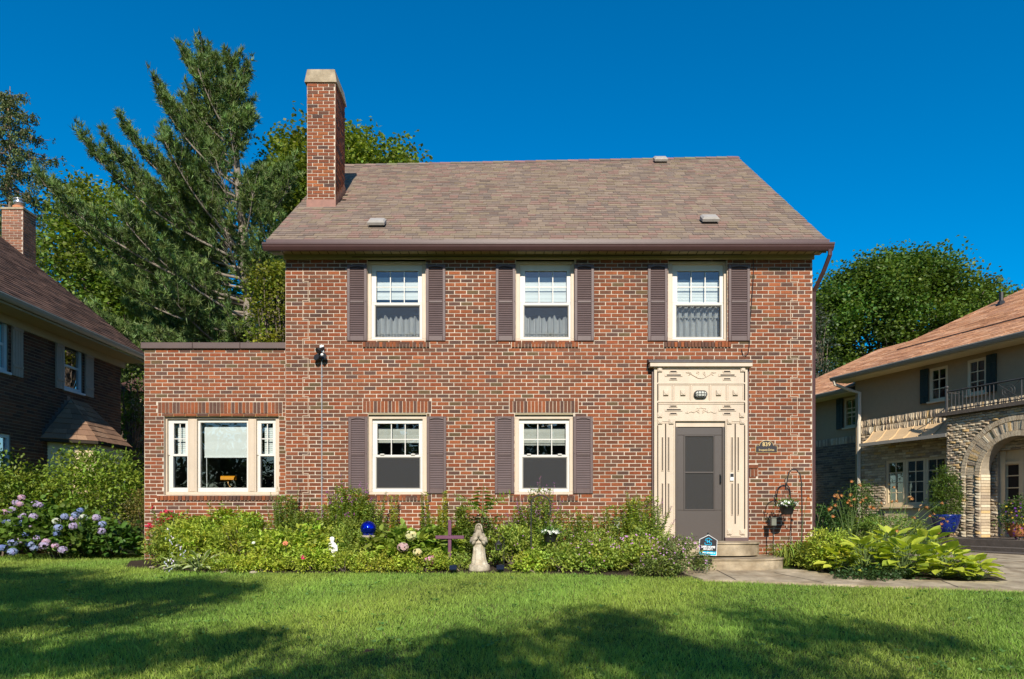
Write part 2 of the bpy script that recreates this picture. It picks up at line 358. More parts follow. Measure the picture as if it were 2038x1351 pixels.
# --------------------------------------------------- bricks and shingles
UNIT = {}
def unit_box(name, mat, col):
    key = (name, tuple(col))
    if key not in UNIT and mat == 'stone':      # split-faced stone: the front is broken to an off-centre ridge
        mb = MB(); a, b = random.uniform(-.28, .28), random.uniform(-.25, .25)
        mb.add([(-.5, -.42, -.5), (.5, -.42, -.5), (.5, -.42, .5), (-.5, -.42, .5), (-.5, .5, -.5), (.5, .5, -.5), (.5, .5, .5), (-.5, .5, .5), (a, -.95, b)],
               [(0, 1, 8), (1, 2, 8), (2, 3, 8), (3, 0, 8), (4, 5, 1, 0), (5, 6, 2, 1), (6, 7, 3, 2), (7, 4, 0, 3)], col)
        me = mb.mesh(name); me.materials.append(M[mat]); UNIT[key] = me
    if key not in UNIT:
        mb = MB(); mb.add([(-.5, -.5, -.5), (.5, -.5, -.5), (.5, -.5, .5), (-.5, -.5, .5), (-.5, .5, -.5), (.5, .5, -.5), (.5, .5, .5), (-.5, .5, .5)],
                          [(0, 1, 2, 3), (4, 5, 1, 0), (5, 6, 2, 1), (6, 7, 3, 2), (7, 4, 0, 3)], col)
        me = mb.mesh(name); me.materials.append(M[mat]); UNIT[key] = me
    return UNIT[key]
def place_unit(name, mat, col, mtx, parent, pinv):
    o = bpy.data.objects.new(name, unit_box(name, mat, col)); COL.objects.link(o)
    o.parent = parent; o.matrix_parent_inverse = pinv; o.matrix_basis = mtx
    return o
def brick_field(x0, x1, z0, z1, holes, course=0.0677, pitch=0.2127, joint=0.0148):
    """running bond cut round the openings -> list of (xa, xb, za, zb)"""
    out = []; k = 0; z = z0
    while z < z1 - 0.015:
        zt = min(z + course, z1); segs = [(x0, x1)]
        for hx0, hx1, hz0, hz1 in holes:
            if hz0 < zt - 0.012 and hz1 > z + 0.012:
                ns = []
                for a, b in segs:
                    if hx1 <= a or hx0 >= b: ns.append((a, b)); continue
                    if hx0 > a: ns.append((a, hx0))
                    if hx1 < b: ns.append((hx1, b))
                segs = ns
        off = (pitch / 2 if k % 2 else 0) + random.uniform(-.012, .012)
        for a, b in segs:
            i = math.floor((a - x0 - off) / pitch)
            x = x0 + off + i * pitch
            while x < b:
                xa, xb = max(x, a), min(x + pitch, b)
                if xb - xa > 0.035: out.append((xa + joint / 2 + random.uniform(-.002, .002), xb - joint / 2, z + joint / 2, zt - joint / 2 + random.uniform(-.0015, .0015)))
                x += pitch
        for hx0, hx1, hz0, hz1 in holes:            # thin cut bricks where an opening ends inside a course
            for za, zb in ((z, hz0), (hz1, zt)):
                if z + 0.012 < hz1 and hz0 < zt - 0.012 and zb - za > 0.02 and za >= z and zb <= zt:
                    x = x0 + off + math.floor((hx0 - x0 - off) / pitch) * pitch
                    while x < hx1:
                        xa, xb = max(x, hx0, x0), min(x + pitch, hx1, x1); x += pitch
                        if xb - xa > 0.03: out.append((xa + joint / 2, xb - joint / 2, za + (joint / 2 if za == z else .003), zb - (joint / 2 if zb == zt else .003)))
        z += course; k += 1
    return out
def lay_bricks(rects, T, parent, palette, weights, n_ind, pick, mat='brick', proud=0.007, rough=0.0015, name='brick', jit=0.0, back=0.012):
    """T(s, out, z) -> world. The first n_ind (best by pick) become objects, the rest one mesh of kind stuff."""
    order = sorted(range(len(rects)), key=lambda i: pick(rects[i])) if pick else list(range(len(rects)))
    ind = set(order[:n_ind]) if pick else set()
    mb = MB(); o0 = Vector(T(0, 0, 0)); ex = Vector(T(1, 0, 0)) - o0; en = Vector(T(0, 1, 0)) - o0; ez = Vector(T(0, 0, 1)) - o0
    pinv = world_of(parent).inverted()
    for i, r in enumerate(rects):
        xa, xb, za, zb = r[:4]; pr = (r[4] if len(r) > 4 else proud) + random.uniform(-rough, rough)
        c = random.choices(palette, weights)[0]
        if i in ind:
            w, h, dp = xb - xa, zb - za, pr + back
            cen = Vector(T((xa + xb) / 2, (pr - back) / 2, (za + zb) / 2))
            m = Matrix(((ex.x * w, -en.x * dp, ez.x * h, cen.x), (ex.y * w, -en.y * dp, ez.y * h, cen.y), (ex.z * w, -en.z * dp, ez.z * h, cen.z), (0, 0, 0, 1)))
            place_unit(name, mat, c, m, parent, pinv)
        else:
            jv = random.uniform(.85, 1.13); cc = [min(.9, k * jv) for k in c]
            j = lambda: random.uniform(-rough, rough) * 0.8
            e = lambda: random.uniform(-jit, jit)
            P = [T(xa + e(), pr + j(), za + e()), T(xb + e(), pr + j(), za + e()), T(xb + e(), pr + j(), zb + e()), T(xa + e(), pr + j(), zb + e()), T(xa, -back, za), T(xb, -back, za), T(xb, -back, zb), T(xa, -back, zb)]
            if mat == 'stone': mb.add(P + [T(lerp(xa, xb, random.uniform(.25, .75)), pr + random.uniform(.15, .45) * min(.07, xb - xa, zb - za), lerp(za, zb, random.uniform(.3, .7)))], [(0, 1, 8), (1, 2, 8), (2, 3, 8), (3, 0, 8), (4, 5, 1, 0), (5, 6, 2, 1), (6, 7, 3, 2), (7, 4, 0, 3)], cc)
            else: mb.add(P, [(0, 1, 2, 3), (4, 5, 1, 0), (5, 6, 2, 1), (6, 7, 3, 2), (7, 4, 0, 3)], cc)
    if mb.v: tag(mb.build(name + '_field', mat, parent), kind='stuff')
def wall_holes(x0, x1, z0, z1, holes, T, thick):
    """wall sheet with real openings; T(s, out, z)"""
    xs = sorted({x0, x1, *[min(max(v, x0), x1) for h in holes for v in h[:2]]}); zs = sorted({z0, z1, *[min(max(v, z0), z1) for h in holes for v in h[2:4]]})
    solid = lambda i, j: 0 <= i < len(xs) - 1 and 0 <= j < len(zs) - 1 and not any(h[0] <= (xs[i] + xs[i + 1]) / 2 <= h[1] and h[2] <= (zs[j] + zs[j + 1]) / 2 <= h[3] for h in holes)
    mb = MB(T)
    for i in range(len(xs) - 1):
        for j in range(len(zs) - 1):
            if not solid(i, j): continue
            a, b, c, d = xs[i], xs[i + 1], zs[j], zs[j + 1]
            mb.add([(a, 0, c), (b, 0, c), (b, 0, d), (a, 0, d)], [(0, 1, 2, 3)]); mb.add([(a, -thick, c), (b, -thick, c), (b, -thick, d), (a, -thick, d)], [(3, 2, 1, 0)])
            if not solid(i - 1, j): mb.add([(a, 0, c), (a, -thick, c), (a, -thick, d), (a, 0, d)], [(0, 1, 2, 3)])
            if not solid(i + 1, j): mb.add([(b, 0, c), (b, -thick, c), (b, -thick, d), (b, 0, d)], [(3, 2, 1, 0)])
            if not solid(i, j - 1): mb.add([(a, 0, c), (b, 0, c), (b, -thick, c), (a, -thick, c)], [(0, 1, 2, 3)])
            if not solid(i, j + 1): mb.add([(a, 0, d), (b, 0, d), (b, -thick, d), (a, -thick, d)], [(3, 2, 1, 0)])
    return mb
def shingle_roof(c00, c10, c11, c01, parent, palette, weights, n_ind=0, expo=0.14, tab=0.25, thick=0.012, skip=None, name='shingle', mat='shingle', tri=False):
    """lapped tabs over the patch eave(c00->c10), ridge(c01->c11)"""
    c00, c10, c11, c01 = map(Vector, (c00, c10, c11, c01))
    S = lambda u, v: (c00.lerp(c10, u)).lerp(c01.lerp(c11, u), v)
    slope = ((c01 - c00).length + (c11 - c10).length) / 2
    nrmv = (c10 - c00).cross(c01 - c00).normalized()
    if nrmv.z < 0: nrmv = -nrmv
    rows = max(1, int(round(slope / expo))); mb = MB(); cnt = 0; pinv = world_of(parent).inverted()
    for r in range(rows):
        v0, v1 = r / rows, min(1, (r + 1.12) / rows)
        wid = (S(1, v0) - S(0, v0)).length
        x = -random.uniform(0, tab)
        while x < wid - 0.02:
            w = tab * random.uniform(.62, 1.25); xa, xb = max(0, x), min(wid, x + w - 0.004); x += w
            if xb - xa < 0.02: continue
            ua, ub = xa / wid, xb / wid
            if tri:
                wid1 = (S(1, v1) - S(0, v1)).length
            if skip and skip(S((ua + ub) / 2, (v0 + v1) / 2)): continue
            vb = v0 - random.choice((0, 0, 0, .004, .012)) / slope
            th = thick * random.uniform(.75, 1.6); ns = nrmv * th; nt = nrmv * 0.002
            c = random.choices(palette, weights)[0]
            P = [S(ua, vb) + ns, S(ub, vb) + ns, S(ub, v1) + nt, S(ua, v1) + nt, S(ua, vb), S(ub, vb)]
            Fs = [(0, 1, 2, 3), (4, 5, 1, 0), (4, 0, 3), (5, 2, 1)]
            if cnt < n_ind and xb - xa > tab * .55:
                m1 = MB().add([p - P[0] for p in P], Fs, c)
                o = bpy.data.objects.new(name, m1.mesh(name)); o.data.materials.append(M[mat]); COL.objects.link(o)
                o.parent = parent; o.matrix_parent_inverse = pinv; o.matrix_basis = Matrix.Translation(P[0]); cnt += 1
            else: jv = random.uniform(.92, 1.08); mb.add(P, Fs, [k * jv for k in c])
    tag(mb.build(name + '_field', mat, parent), kind='stuff')
def text_obj(name, body, size, mat, parent, center, T, depth=0.002, bold=0.0, xscale=1.0):
    cu = bpy.data.curves.new(name, 'FONT'); cu.body = body; cu.size = size; cu.align_x = 'CENTER'; cu.align_y = 'CENTER'; cu.extrude = depth; cu.offset = bold; cu.resolution_u = 2
    ob = bpy.data.objects.new(name, cu); COL.objects.link(ob)
    dg = bpy.context.evaluated_depsgraph_get(); me = bpy.data.meshes.new_from_object(ob.evaluated_get(dg)); me.name = name
    bpy.data.objects.remove(ob); bpy.data.curves.remove(cu)
    for v in me.vertices: v.co = T(center[0] + v.co.x * xscale, center[1] + v.co.z, center[2] + v.co.y)
    me.materials.clear()
    return link(name, me, mat, parent)

# ================================================================== ground, bed, path, drive
def ground_sheet():
    xs = np.unique(np.concatenate([np.linspace(-400, -30, 12), np.linspace(-30, 30, 61), np.linspace(30, 400, 12)]))
    ys = np.unique(np.concatenate([np.linspace(-300, -30, 10), np.linspace(-30, 12, 85), np.linspace(12, 60, 13), np.linspace(60, 900, 12)]))
    V = []; Fs = []
    for y in ys:
        for x in xs: V.append((x, y, gz(x, y) + 0.012 * math.sin(x * 1.7 + y * .9) * math.sin(y * 1.3) * (1 if y < -1 else 0)))
    nx = len(xs)
    for j in range(len(ys) - 1):
        for i in range(nx - 1): Fs.append((j * nx + i, j * nx + i + 1, (j + 1) * nx + i + 1, (j + 1) * nx + i))
    mb = MB(); mb.v = V; mb.f = Fs; mb.c = [None] * len(Fs)
    tag(mb.build('ground', 'lawn'), kind='structure')
ground_sheet()
def sheet(name, poly, mat, h=0.02, step=0.35, thick=0.0, kind='structure', parent=None):
    """polygon draped over the ground; subdivided as strips along x"""
    xs0, xs1 = min(p[0] for p in poly), max(p[0] for p in poly); n = max(2, int((xs1 - xs0) / step)); mb = MB()
    def span(x):
        ys = []
        for i in range(len(poly)):
            (xa, ya), (xb, yb) = poly[i], poly[(i + 1) % len(poly)]
            if (xa - x) * (xb - x) <= 0 and xa != xb: ys.append(ya + (yb - ya) * (x - xa) / (xb - xa))
        return (min(ys), max(ys)) if ys else None
    rows = []
    for i in range(n + 1):
        x = lerp(xs0 + 1e-4, xs1 - 1e-4, i / n); s = span(x)
        rows.append([(x, lerp(s[0], s[1], k / 8), gz(x, lerp(s[0], s[1], k / 8)) + h) for k in range(9)])
    V = [p for r in rows for p in r]
    Fs = [(i * 9 + k, (i + 1) * 9 + k, (i + 1) * 9 + k + 1, i * 9 + k + 1) for i in range(n) for k in range(8)]
    mb.add(V, Fs)
    # skirt
    edge = [(x, y, z - 0.12) for r in rows for (x, y, z) in (r[0],)]
    mb.add([r[0] for r in rows] + edge, [(i, i + 1, n + 2 + i, n + 1 + i) for i in range(n)])
    o = mb.build(name, mat, parent); 
    if parent is None: tag(o, kind=kind)
    return o
BED_FRONT = [(-6.66, -0.1), (-6.3, -0.9), (-5, -1.42), (-3.5, -1.5), (-1.5, -1.48), (0.0, -1.5), (1.2, -1.62), (2.3, -1.85), (2.95, -1.9)]
def bed_y(x):
    for (a, ya), (b, yb) in zip(BED_FRONT, BED_FRONT[1:]):
        if a <= x <= b: return lerp(ya, yb, (x - a) / (b - a))
    return BED_FRONT[0][1] if x < BED_FRONT[0][0] else BED_FRONT[-1][1]
sheet('garden_bed', BED_FRONT + [(2.98, 0.1), (-6.65, 0.45)], 'soil', 0.03)
sheet('side_garden_bed', [(4.45, -1.25), (5.0, -2.05), (6.45, -2.42), (7.6, -2.2), (8.2, 0.5), (8.0, 3.5), (5.2, 3.5), (4.4, 0.0)], 'soil', 0.025)
sheet('concrete_path', [(2.45, -1.1), (2.75, -2.2), (4.30, -2.57), (6.6, -3.05), (9.5, -3.4), (13.0, -3.4), (13.0, -2.35), (7.6, -2.28), (6.4, -2.38), (5.0, -2.0), (4.5, -1.2)], 'concrete', 0.034, 0.3)
sheet('driveway', [(6.9, -3.0), (20, -3.6), (20, 7.5), (8.6, 7.0), (7.9, 1.0)], 'concrete', 0.028, 0.5)
sheet('pavement', [(-60, -14.8), (60, -14.8), (60, -13.3), (-60, -13.3)], 'concrete', 0.02, 4)
sheet('street', [(-80, -27), (80, -27), (80, -18.5), (-80, -18.5)], 'asphalt', 0.015, 4)
# joints in the path
pj = MB()
for x, ya, yb, sk in ((4.35, -2.50, -1.62, -.35), (6.0, -2.86, -2.34, .1), (7.4, -3.05, -2.35, .1), (3.2, -2.26, -1.35, 0)):
    V = []
    for k in range(5):
        y = lerp(ya, yb, k / 4); xx = x + sk * k / 4; V += [(xx - .007, y, gz(xx, y) + .038), (xx + .007, y, gz(xx, y) + .038)]
    pj.add(V, [(2 * k, 2 * k + 1, 2 * k + 3, 2 * k + 2) for k in range(4)])
tag(pj.build('path_joints', 'slot'), kind='structure')

# ================================================================== the brick house
house = empty('brick_house', (0.65, 0, 0), 'two storey red brick house with brown shutters, grey shingle roof and cream doorway', 'house')
def RX(x0, y0, x1, y1, Y):
    d = Y - CAMY; return fx(x0, d), fx(x1, d), fz(y1, d), fz(y0, d)
WL, WR, WT, DEP = -3.99, 5.29, 5.325, 8.54
PAL = [srgb(132, 75, 47), srgb(120, 70, 48), srgb(141, 81, 51), srgb(103, 68, 52), srgb(89, 64, 55), srgb(95, 75, 52), srgb(127, 68, 43), srgb(110, 67, 48)]
PW = [5, 5.5, 1.8, 4.5, 2.3, 1.2, 4.5, 5]
UPW = [(731, 847), (1027, 1143), (1330, 1447)]
LOW = [(733, 848.7), (1024.7, 1140.8)]
holes = []
for a, b in UPW: h = RX(a, 517, b, 680.5, 0); holes.append((h[0], h[1], h[2], WT))
for a, b in LOW: holes.append(RX(a, 822, b, 985.5, 0))
dh = RX(1304, 729, 1486, 1077, 0); holes.append((dh[0], dh[1], 0.05, dh[3]))
sills = []; lint = []
def soldier(px0, px1, py0, py1, Y, n, proud=0.009):
    x0, x1, z0, z1 = RX(px0, py0, px1, py1, Y); w = (x1 - x0) / n
    return [(x0 + i * w + .005 + random.uniform(-.001, .001), x0 + (i + 1) * w - .004, z0 + .003, z1 - .004, proud) for i in range(n)]
T_front = lambda s, o, z: (s, -o, z)
extra = []; cut = []
for a, b in UPW:
    extra += soldier(a - 9, b + 8, 681, 691.5, 0, 20, 0.035); cut.append(RX(a - 9, 681, b + 8, 692, 0))
for a, b in LOW:
    extra += soldier(a - 11, b + 10, 798, 821, 0, 19, 0.010); cut.append(RX(a - 11, 798, b + 10, 822, 0))
    extra += soldier(a - 11, b + 10, 986, 996.5, 0, 19, 0.035); cut.append(RX(a - 11, 986, b + 10, 997, 0))
# little bricked-up slot beside the door
extra += soldier(1487, 1508, 933, 948, 0, 3, 0.008); cut.append(RX(1487, 924, 1508, 948, 0))
r_ = RX(1487, 925, 1508, 932, 0); extra.append((*r_, 0.02))
front = wall_holes(WL, WR, -0.3, WT, holes, T_front, 0.28).build('front_wall', 'mortar', house)
field = brick_field(WL, WR, -0.02, WT, holes + cut)
zc = lambda r: abs((r[2] + r[3]) / 2 - 3.1) + abs((r[0] + r[1]) / 2 - 0.2) * .12 + (5 if r[1] - r[0] < .19 else 0)
lay_bricks(field, T_front, front, PAL, PW, 300, zc)
soldiers = MB()
lay_bricks(extra, T_front, front, PAL[:5] + [PAL[4]], [3, 4, 1, 4, 4, 2], 400, lambda r: 0, name='soldier_brick')
# side and rear walls
T_right = lambda s, o, z: (WR + o, s, z); T_left = lambda s, o, z: (WL - o, s, z)
sw = wall_holes(0.281, DEP, -0.3, WT, [], T_right, 0.28)
sw.add([(0, 0, WT), (DEP, 0, WT), (DEP / 2, 0, 9.1)], [(0, 1, 2)])
rw = sw.build('side_wall', 'mortar', house); lay_bricks(brick_field(0.0, DEP, 0, WT, []), T_right, rw, PAL, PW, 0, None)
sw = wall_holes(0.281, DEP, -0.3, WT, [], T_left, 0.28)
sw.add([(0, 0, WT), (DEP, 0, WT), (DEP / 2, 0, 8.95)], [(0, 1, 2)])
lw = sw.build('side_wall', 'mortar', house); lay_bricks(brick_field(0.0, DEP, 2.5, WT, []), T_left, lw, PAL, PW, 0, None)
MB().box(WL + .01, WR - .01, DEP, DEP + .25, -.3, WT).build('rear_wall', 'mortar', house)
fl = MB(); fl.box(WL + .3, WR - .3, .3, DEP - .1, 2.62, 2.82); fl.box(WL + .3, WR - .3, .3, DEP - .1, 0.1, 0.3); fl.box(WL + .3, WR - .3, .3, DEP - .1, 5.3, 5.4)
fl.box(WL + .3, WR - .3, 3.2, 3.3, .31, 5.29)
for x in (-1.0, 2.25): fl.box(x, x + .1, .32, 3.19, .31, 2.61); fl.box(x, x + .1, .32, 3.19, 2.83, 5.29)
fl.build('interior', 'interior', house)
# zig-zag sealant joints near both corners
sm = MB()
for xa, xb in ((603, 613.5), (1573, 1586.5)):
    y = 522; k = 0
    while y < 1070:
        x = xa if k % 2 == 0 else xb; x0, x1, z0, z1 = RX(x - .55, y, x + .55, y + 38, 0); sm.box(x0, x1, -.0105, .0, z0, z1)
        y += 38.2; k += 1
        if y < 1060: x0, x1, z0, z1 = RX(xa - .9, y - .5, xb + .9, y + .5, 0); sm.box(x0, x1, -.0112, .0, z0, z1)
sm.build('sealant_joint', surf('sealant', (0.48, 0.36, 0.26), 0.8, 0.12, 12), house)

# ---- roof
E0, E1, K1, K0 = Vector((-4.22, -.30, 5.545)), Vector((5.42, -.30, 5.555)), Vector((5.38, 4.27, 9.39)), Vector((-4.25, 4.27, 9.19))
rf = MB()
dn = Vector((0, 0, -.13))
B0, B1 = Vector((-4.22, DEP + .3, 5.5)), Vector((5.42, DEP + .3, 5.5))
NR = 24; up_ = Vector((0, 0, -.012))
V = []
for i in range(NR + 1):
    t = i / NR; e_, k_, b_ = E0.lerp(E1, t), K0.lerp(K1, t), B0.lerp(B1, t); mid_ = e_.lerp(k_, .5)
    V += [e_ + up_, mid_ + up_, k_ + up_, b_, e_ + dn, mid_ + dn, k_ + dn, b_ + dn]
Fs = []
for i in range(NR):
    a, b = i * 8, i * 8 + 8
    for p, q in ((0, 1), (1, 2), (2, 3), (5, 4), (6, 5), (7, 6), (4, 0), (3, 7)): Fs.append((a + p, b + p, b + q, a + q))
for a in (0, NR * 8): Fs += [(a, a + 1, a + 5, a + 4), (a + 1, a + 2, a + 6, a + 5), (a + 2, a + 3, a + 7, a + 6)]
rf.add(V, Fs)
roof = rf.build('roof', 'roof_under', house)
RP = [srgb(127, 111, 98), srgb(134, 117, 102), srgb(123, 104, 93), srgb(134, 108, 97), srgb(114, 100, 91), srgb(131, 115, 97), srgb(120, 105, 95)]
CH = (-4.02, -3.47, 1.37, 2.13)
shingle_roof(E0, E1, K1, K0, roof, RP, [4, 4, 2.5, 3, 2, 3, 2], 300, 0.128, 0.205, 0.010,
             skip=lambda p: CH[0] - .02 < p.x < CH[1] + .02 and CH[2] - .02 < p.y < CH[3] + .02)
rc = MB()
for i in range(38):
    a, b = K0.lerp(K1, i / 38), K0.lerp(K1, (i + 1.1) / 38); w = 0.13; dz = -.105
    rc.add([a + Vector((0, -w, dz + .02)), b + Vector((0, -w, dz + .012)), b + Vector((0, 0, .014)), a + Vector((0, 0, .024)), b + Vector((0, w, dz + .012)), a + Vector((0, w, dz + .02))],
           [(0, 1, 2, 3), (3, 2, 4, 5)], [k * random.uniform(.8, 1.1) for k in RP[i % 7]])
tag(rc.build('ridge_shingles', 'shingle', roof), kind='stuff')
# eaves: drip edge, gutter, soffit, frieze
dr = MB(); dr.box(-4.22, 5.45, -.315, -.30, 5.475, 5.56); dr.build('drip_edge', 'maroon', house)
gp = [(-.30, 5.472), (-.398, 5.472), (-.402, 5.462), (-.402, 5.448), (-.392, 5.435), (-.385, 5.41), (-.36, 5.375), (-.345, 5.358), (-.30, 5.358)]
g = MB()
n = len(gp); X0, X1 = -4.26, 5.50
g.add([(X0, y, z) for y, z in gp] + [(X1, y, z) for y, z in gp], [(i, i + 1, n + i + 1, n + i) for i in range(n - 1)] + [tuple(range(n)), tuple(range(2 * n - 1, n - 1, -1))])
gut = g.build('gutter', 'maroon', house)
gl_ = MB(); gl_.box(X0, X1, -.407, -.4025, 5.462, 5.474); gl_.build('gutter_lip', 'maroon', gut)
sf = MB(); sf.box(-4.2, 5.42, -.299, -.001, 5.405, 5.42); sf.box(-4.2, 5.42, -.299, -.28, 5.42, 5.50)
sof = sf.build('soffit', 'soffit', house)
sv = MB()
x = -4.0
while x < 5.3: sv.box(x, x + .012, -.27, -.06, 5.402, 5.4065); x += .157
sv.build('soffit_groove', 'slot', sof)
MB().bbox(WL - .03, WR + .03, -.035, 0, 5.326, 5.404, .01).build('frieze_board', 'soffit', house)
rb = MB()
for X, s in ((WL - .005, -1), (WR + .005, 1)):   # boxed rake boards
    x0, x1 = (X - .21, X) if s < 0 else (X, X + .12)
    a, b = Vector((0, -.27, 5.34)), Vector((0, 4.27, 9.02))
    rb.add([(x0, a.y, a.z), (x1, a.y, a.z), (x1, b.y, b.z), (x0, b.y, b.z), (x0, a.y, a.z + .1), (x1, a.y, a.z + .1), (x1, b.y, b.z + .1), (x0, b.y, b.z + .1)],
           [(0, 1, 2, 3), (4, 7, 6, 5), (0, 4, 5, 1), (3, 2, 6, 7), (0, 3, 7, 4), (1, 5, 6, 2)])
rb.build('rake_board', 'cream', house)
# downspout at the right corner
ds = MB(); ds.tube([(5.44, -.35, 5.37), (5.44, -.35, 5.28), (5.40, -.2, 5.05), (5.335, 0.03, 4.78), (5.335, .06, 4.6), (5.335, .06, 0.25), (5.40, -.1, .12)], .036, 6)
ds.build('downspout', 'maroon', house)
# chimney
cm = MB(); cm.box(CH[0], CH[1], CH[2], CH[3], 5.0, 9.31); chim = cm.build('chimney', 'mortar', house)
CP = [srgb(134, 76, 49), srgb(120, 69, 48), srgb(150, 88, 53), srgb(100, 67, 53), srgb(84, 61, 54), srgb(127, 71, 47)]
for T, s0, s1, zl in ((lambda s, o, z: (s, CH[2] - o, z), CH[0], CH[1], 6.93), (lambda s, o, z: (CH[1] + o, s, z), CH[2], CH[3], 6.95), (lambda s, o, z: (CH[0] - o, s, z), CH[2], CH[3], 6.2)):
    lay_bricks(brick_field(s0, s1, zl, 9.31, []), T, chim, CP, [4, 4, 2, 3, 2, 4], 150, lambda r: -r[2], proud=0.008, rough=0.003)
cp = MB(); e = .035
cp.add([(CH[0] - .045, CH[2] - e, 9.312), (CH[1] + e, CH[2] - e, 9.312), (CH[1] + e, CH[3] + e, 9.312), (CH[0] - .045, CH[3] + e, 9.312),
        (CH[0] + .0, CH[2] + .0, 9.58), (CH[1] - .01, CH[2] + .0, 9.58), (CH[1] - .01, CH[3] - .0, 9.58), (CH[0] + .0, CH[3], 9.58)],
       [(0, 1, 5, 4), (1, 2, 6, 5), (2, 3, 7, 6), (3, 0, 4, 7), (4, 5, 6, 7), (3, 2, 1, 0)])
cp.build('chimney_cap', 'cap', chim)
fs = MB(); fs.box(CH[0] - .01, CH[1] + .012, CH[2] - .016, CH[2], 6.86, 7.02); 
for k in range(5):
    y = CH[2] + k * .16; z = 5.545 + (y + .3) * .80; fs.box(CH[1] + .0105, CH[1] + .014, y, y + .155, z - .05, z + .24)
fs.build('chimney_flashing', 'copper', chim)
# roof vents
def roof_vent(px, py):
    # point on the roof plane under that pixel
    k = (YH - py) / F; # z = EYE + k d ; roof z = 5.55 + (y+.3)*.815
    sl = (lerp(9.19, 9.39, .5) - 5.55) / 4.57; d = (5.55 + (.3 + CAMY) * sl - EYE) / (k - sl)
    x, y = fx(px, d), d + CAMY; t = (x + 4.22) / 9.64; s2 = (lerp(K0.z, K1.z, t) - 5.55) / 4.57
    z = 5.55 + (y + .3) * s2; an = math.atan(s2)
    U = Vector((0, math.cos(an), math.sin(an))); Nn = Vector((0, -math.sin(an), math.cos(an))); o = Vector((x, y, z))
    v = MB()
    hood = [(-.15, -.10, .03), (.15, -.10, .03), (.16, -.12, .085), (.13, -.105, .115), (-.13, -.105, .115), (-.16, -.12, .085)]
    P = [o + Vector((a, 0, 0)) + U * b + Nn * c for a, b, c in [(-.15, -.11, .05), (.15, -.11, .05), (.155, -.11, .095), (.125, -.09, .125), (-.125, -.09, .125), (-.155, -.11, .095),
         (-.15, .12, .02), (.15, .12, .02), (.155, .12, .085), (.125, .10, .115), (-.125, .10, .115), (-.155, .12, .085)]]
    v.add(P, [(2, 3, 4, 5), (0, 1, 2, 5), (6, 11, 10, 9, 8, 7), (1, 7, 8, 2), (2, 8, 9, 3), (3, 9, 10, 4), (4, 10, 11, 5), (5, 11, 6, 0)])
    ob = v.build('roof_vent', 'vent', roof)
    w = MB(); w.obox(o + Nn * .04 - U * .09, (.125, 0, 0), U * .012, Nn * .022); w.build('vent_opening', 'slot', roof)
for a in ((751, 449), (1314, 328), (1411, 444)): roof_vent(*a)

# ---- windows
def ring(mb, o, i, y0, y1, bv=.005):
    mb.bbox(o[0], o[1], y0, y1, i[3], o[3], bv); mb.bbox(o[0], o[1], y0, y1, o[2], i[2], bv)
    mb.bbox(o[0], i[0], y0, y1, i[2], i[3], bv); mb.bbox(i[1], o[1], y0, y1, i[2], i[3], bv)
def dh_window(parent, Y, cas, sash, ug, lg, grid, screen, label=None):
    o = RX(*cas, Y); i = RX(*sash, Y + .07); w = MB(); ring(w, o, i, Y + .055, Y + .20)
    win = w.build('window', 'cream', parent)
    if label: win['label'] = label
    mid = (ug[3] + lg[1]) / 2
    s1 = RX(sash[0], sash[1], sash[2], mid, Y + .10); g1 = RX(*ug, Y + .10); m = MB(); ring(m, s1, g1, Y + .10, Y + .15, .004); m.build('sash', 'white_vinyl', win)
    s2 = RX(sash[0], mid, sash[2], sash[3], Y + .09); g2 = RX(*lg, Y + .09); m = MB(); ring(m, s2, g2, Y + .088, Y + .17, .004); m.build('sash', 'white_vinyl', win)
    nx, nz = grid; m = MB()
    for k in range(1, nx): x = lerp(g1[0], g1[1], k / nx); m.box(x - .008, x + .008, Y + .118, Y + .126, g1[2], g1[3])
    for k in range(1, nz): z = lerp(g1[2], g1[3], k / nz); m.box(g1[0], g1[1], Y + .1175, Y + .1255, z - .008, z + .008)
    if nx > 1: m.build('muntin', 'white_vinyl', win)
    for a in range(nx):
        for b in range(nz):
            MB().box(lerp(g1[0], g1[1], a / nx), lerp(g1[0], g1[1], (a + 1) / nx), Y + .13, Y + .134, lerp(g1[2], g1[3], b / nz), lerp(g1[2], g1[3], (b + 1) / nz)).build('pane', 'glass', win)
    MB().box(g2[0], g2[1], Y + .145, Y + .149, g2[2], g2[3]).build('pane', 'glass', win)
    fr = MB(); e = .016; ring(fr, g2, (g2[0] + e, g2[1] - e, g2[2] + e, g2[3] - e), Y + .098, Y + .118, .003); sf_ = fr.build('screen_frame', 'gutter_grey', win)
    MB().box(g2[0] + e, g2[1] - e, Y + .108, Y + .110, g2[2] + e, g2[3] - e).build('insect_screen', screen, win)
    return win, g1, g2
def blind(win, x0, x1, z0, z1, y, mat, slat=.05):
    m = MB(); z = z1; n = max(2, int((z1 - z0) / slat))
    for k in range(n):
        a, b = lerp(z1, z0, k / n), lerp(z1, z0, (k + 1) / n)
        m.add([(x0, y, a), (x1, y, a), (x1, y - .006, (a + b) / 2), (x0, y - .006, (a + b) / 2), (x1, y, b), (x0, y, b)], [(0, 1, 2, 3), (3, 2, 4, 5)])
    m.box(x0, x1, y - .014, y + .01, z0 - .02, z0)
    m.build('window_blind', mat, win)
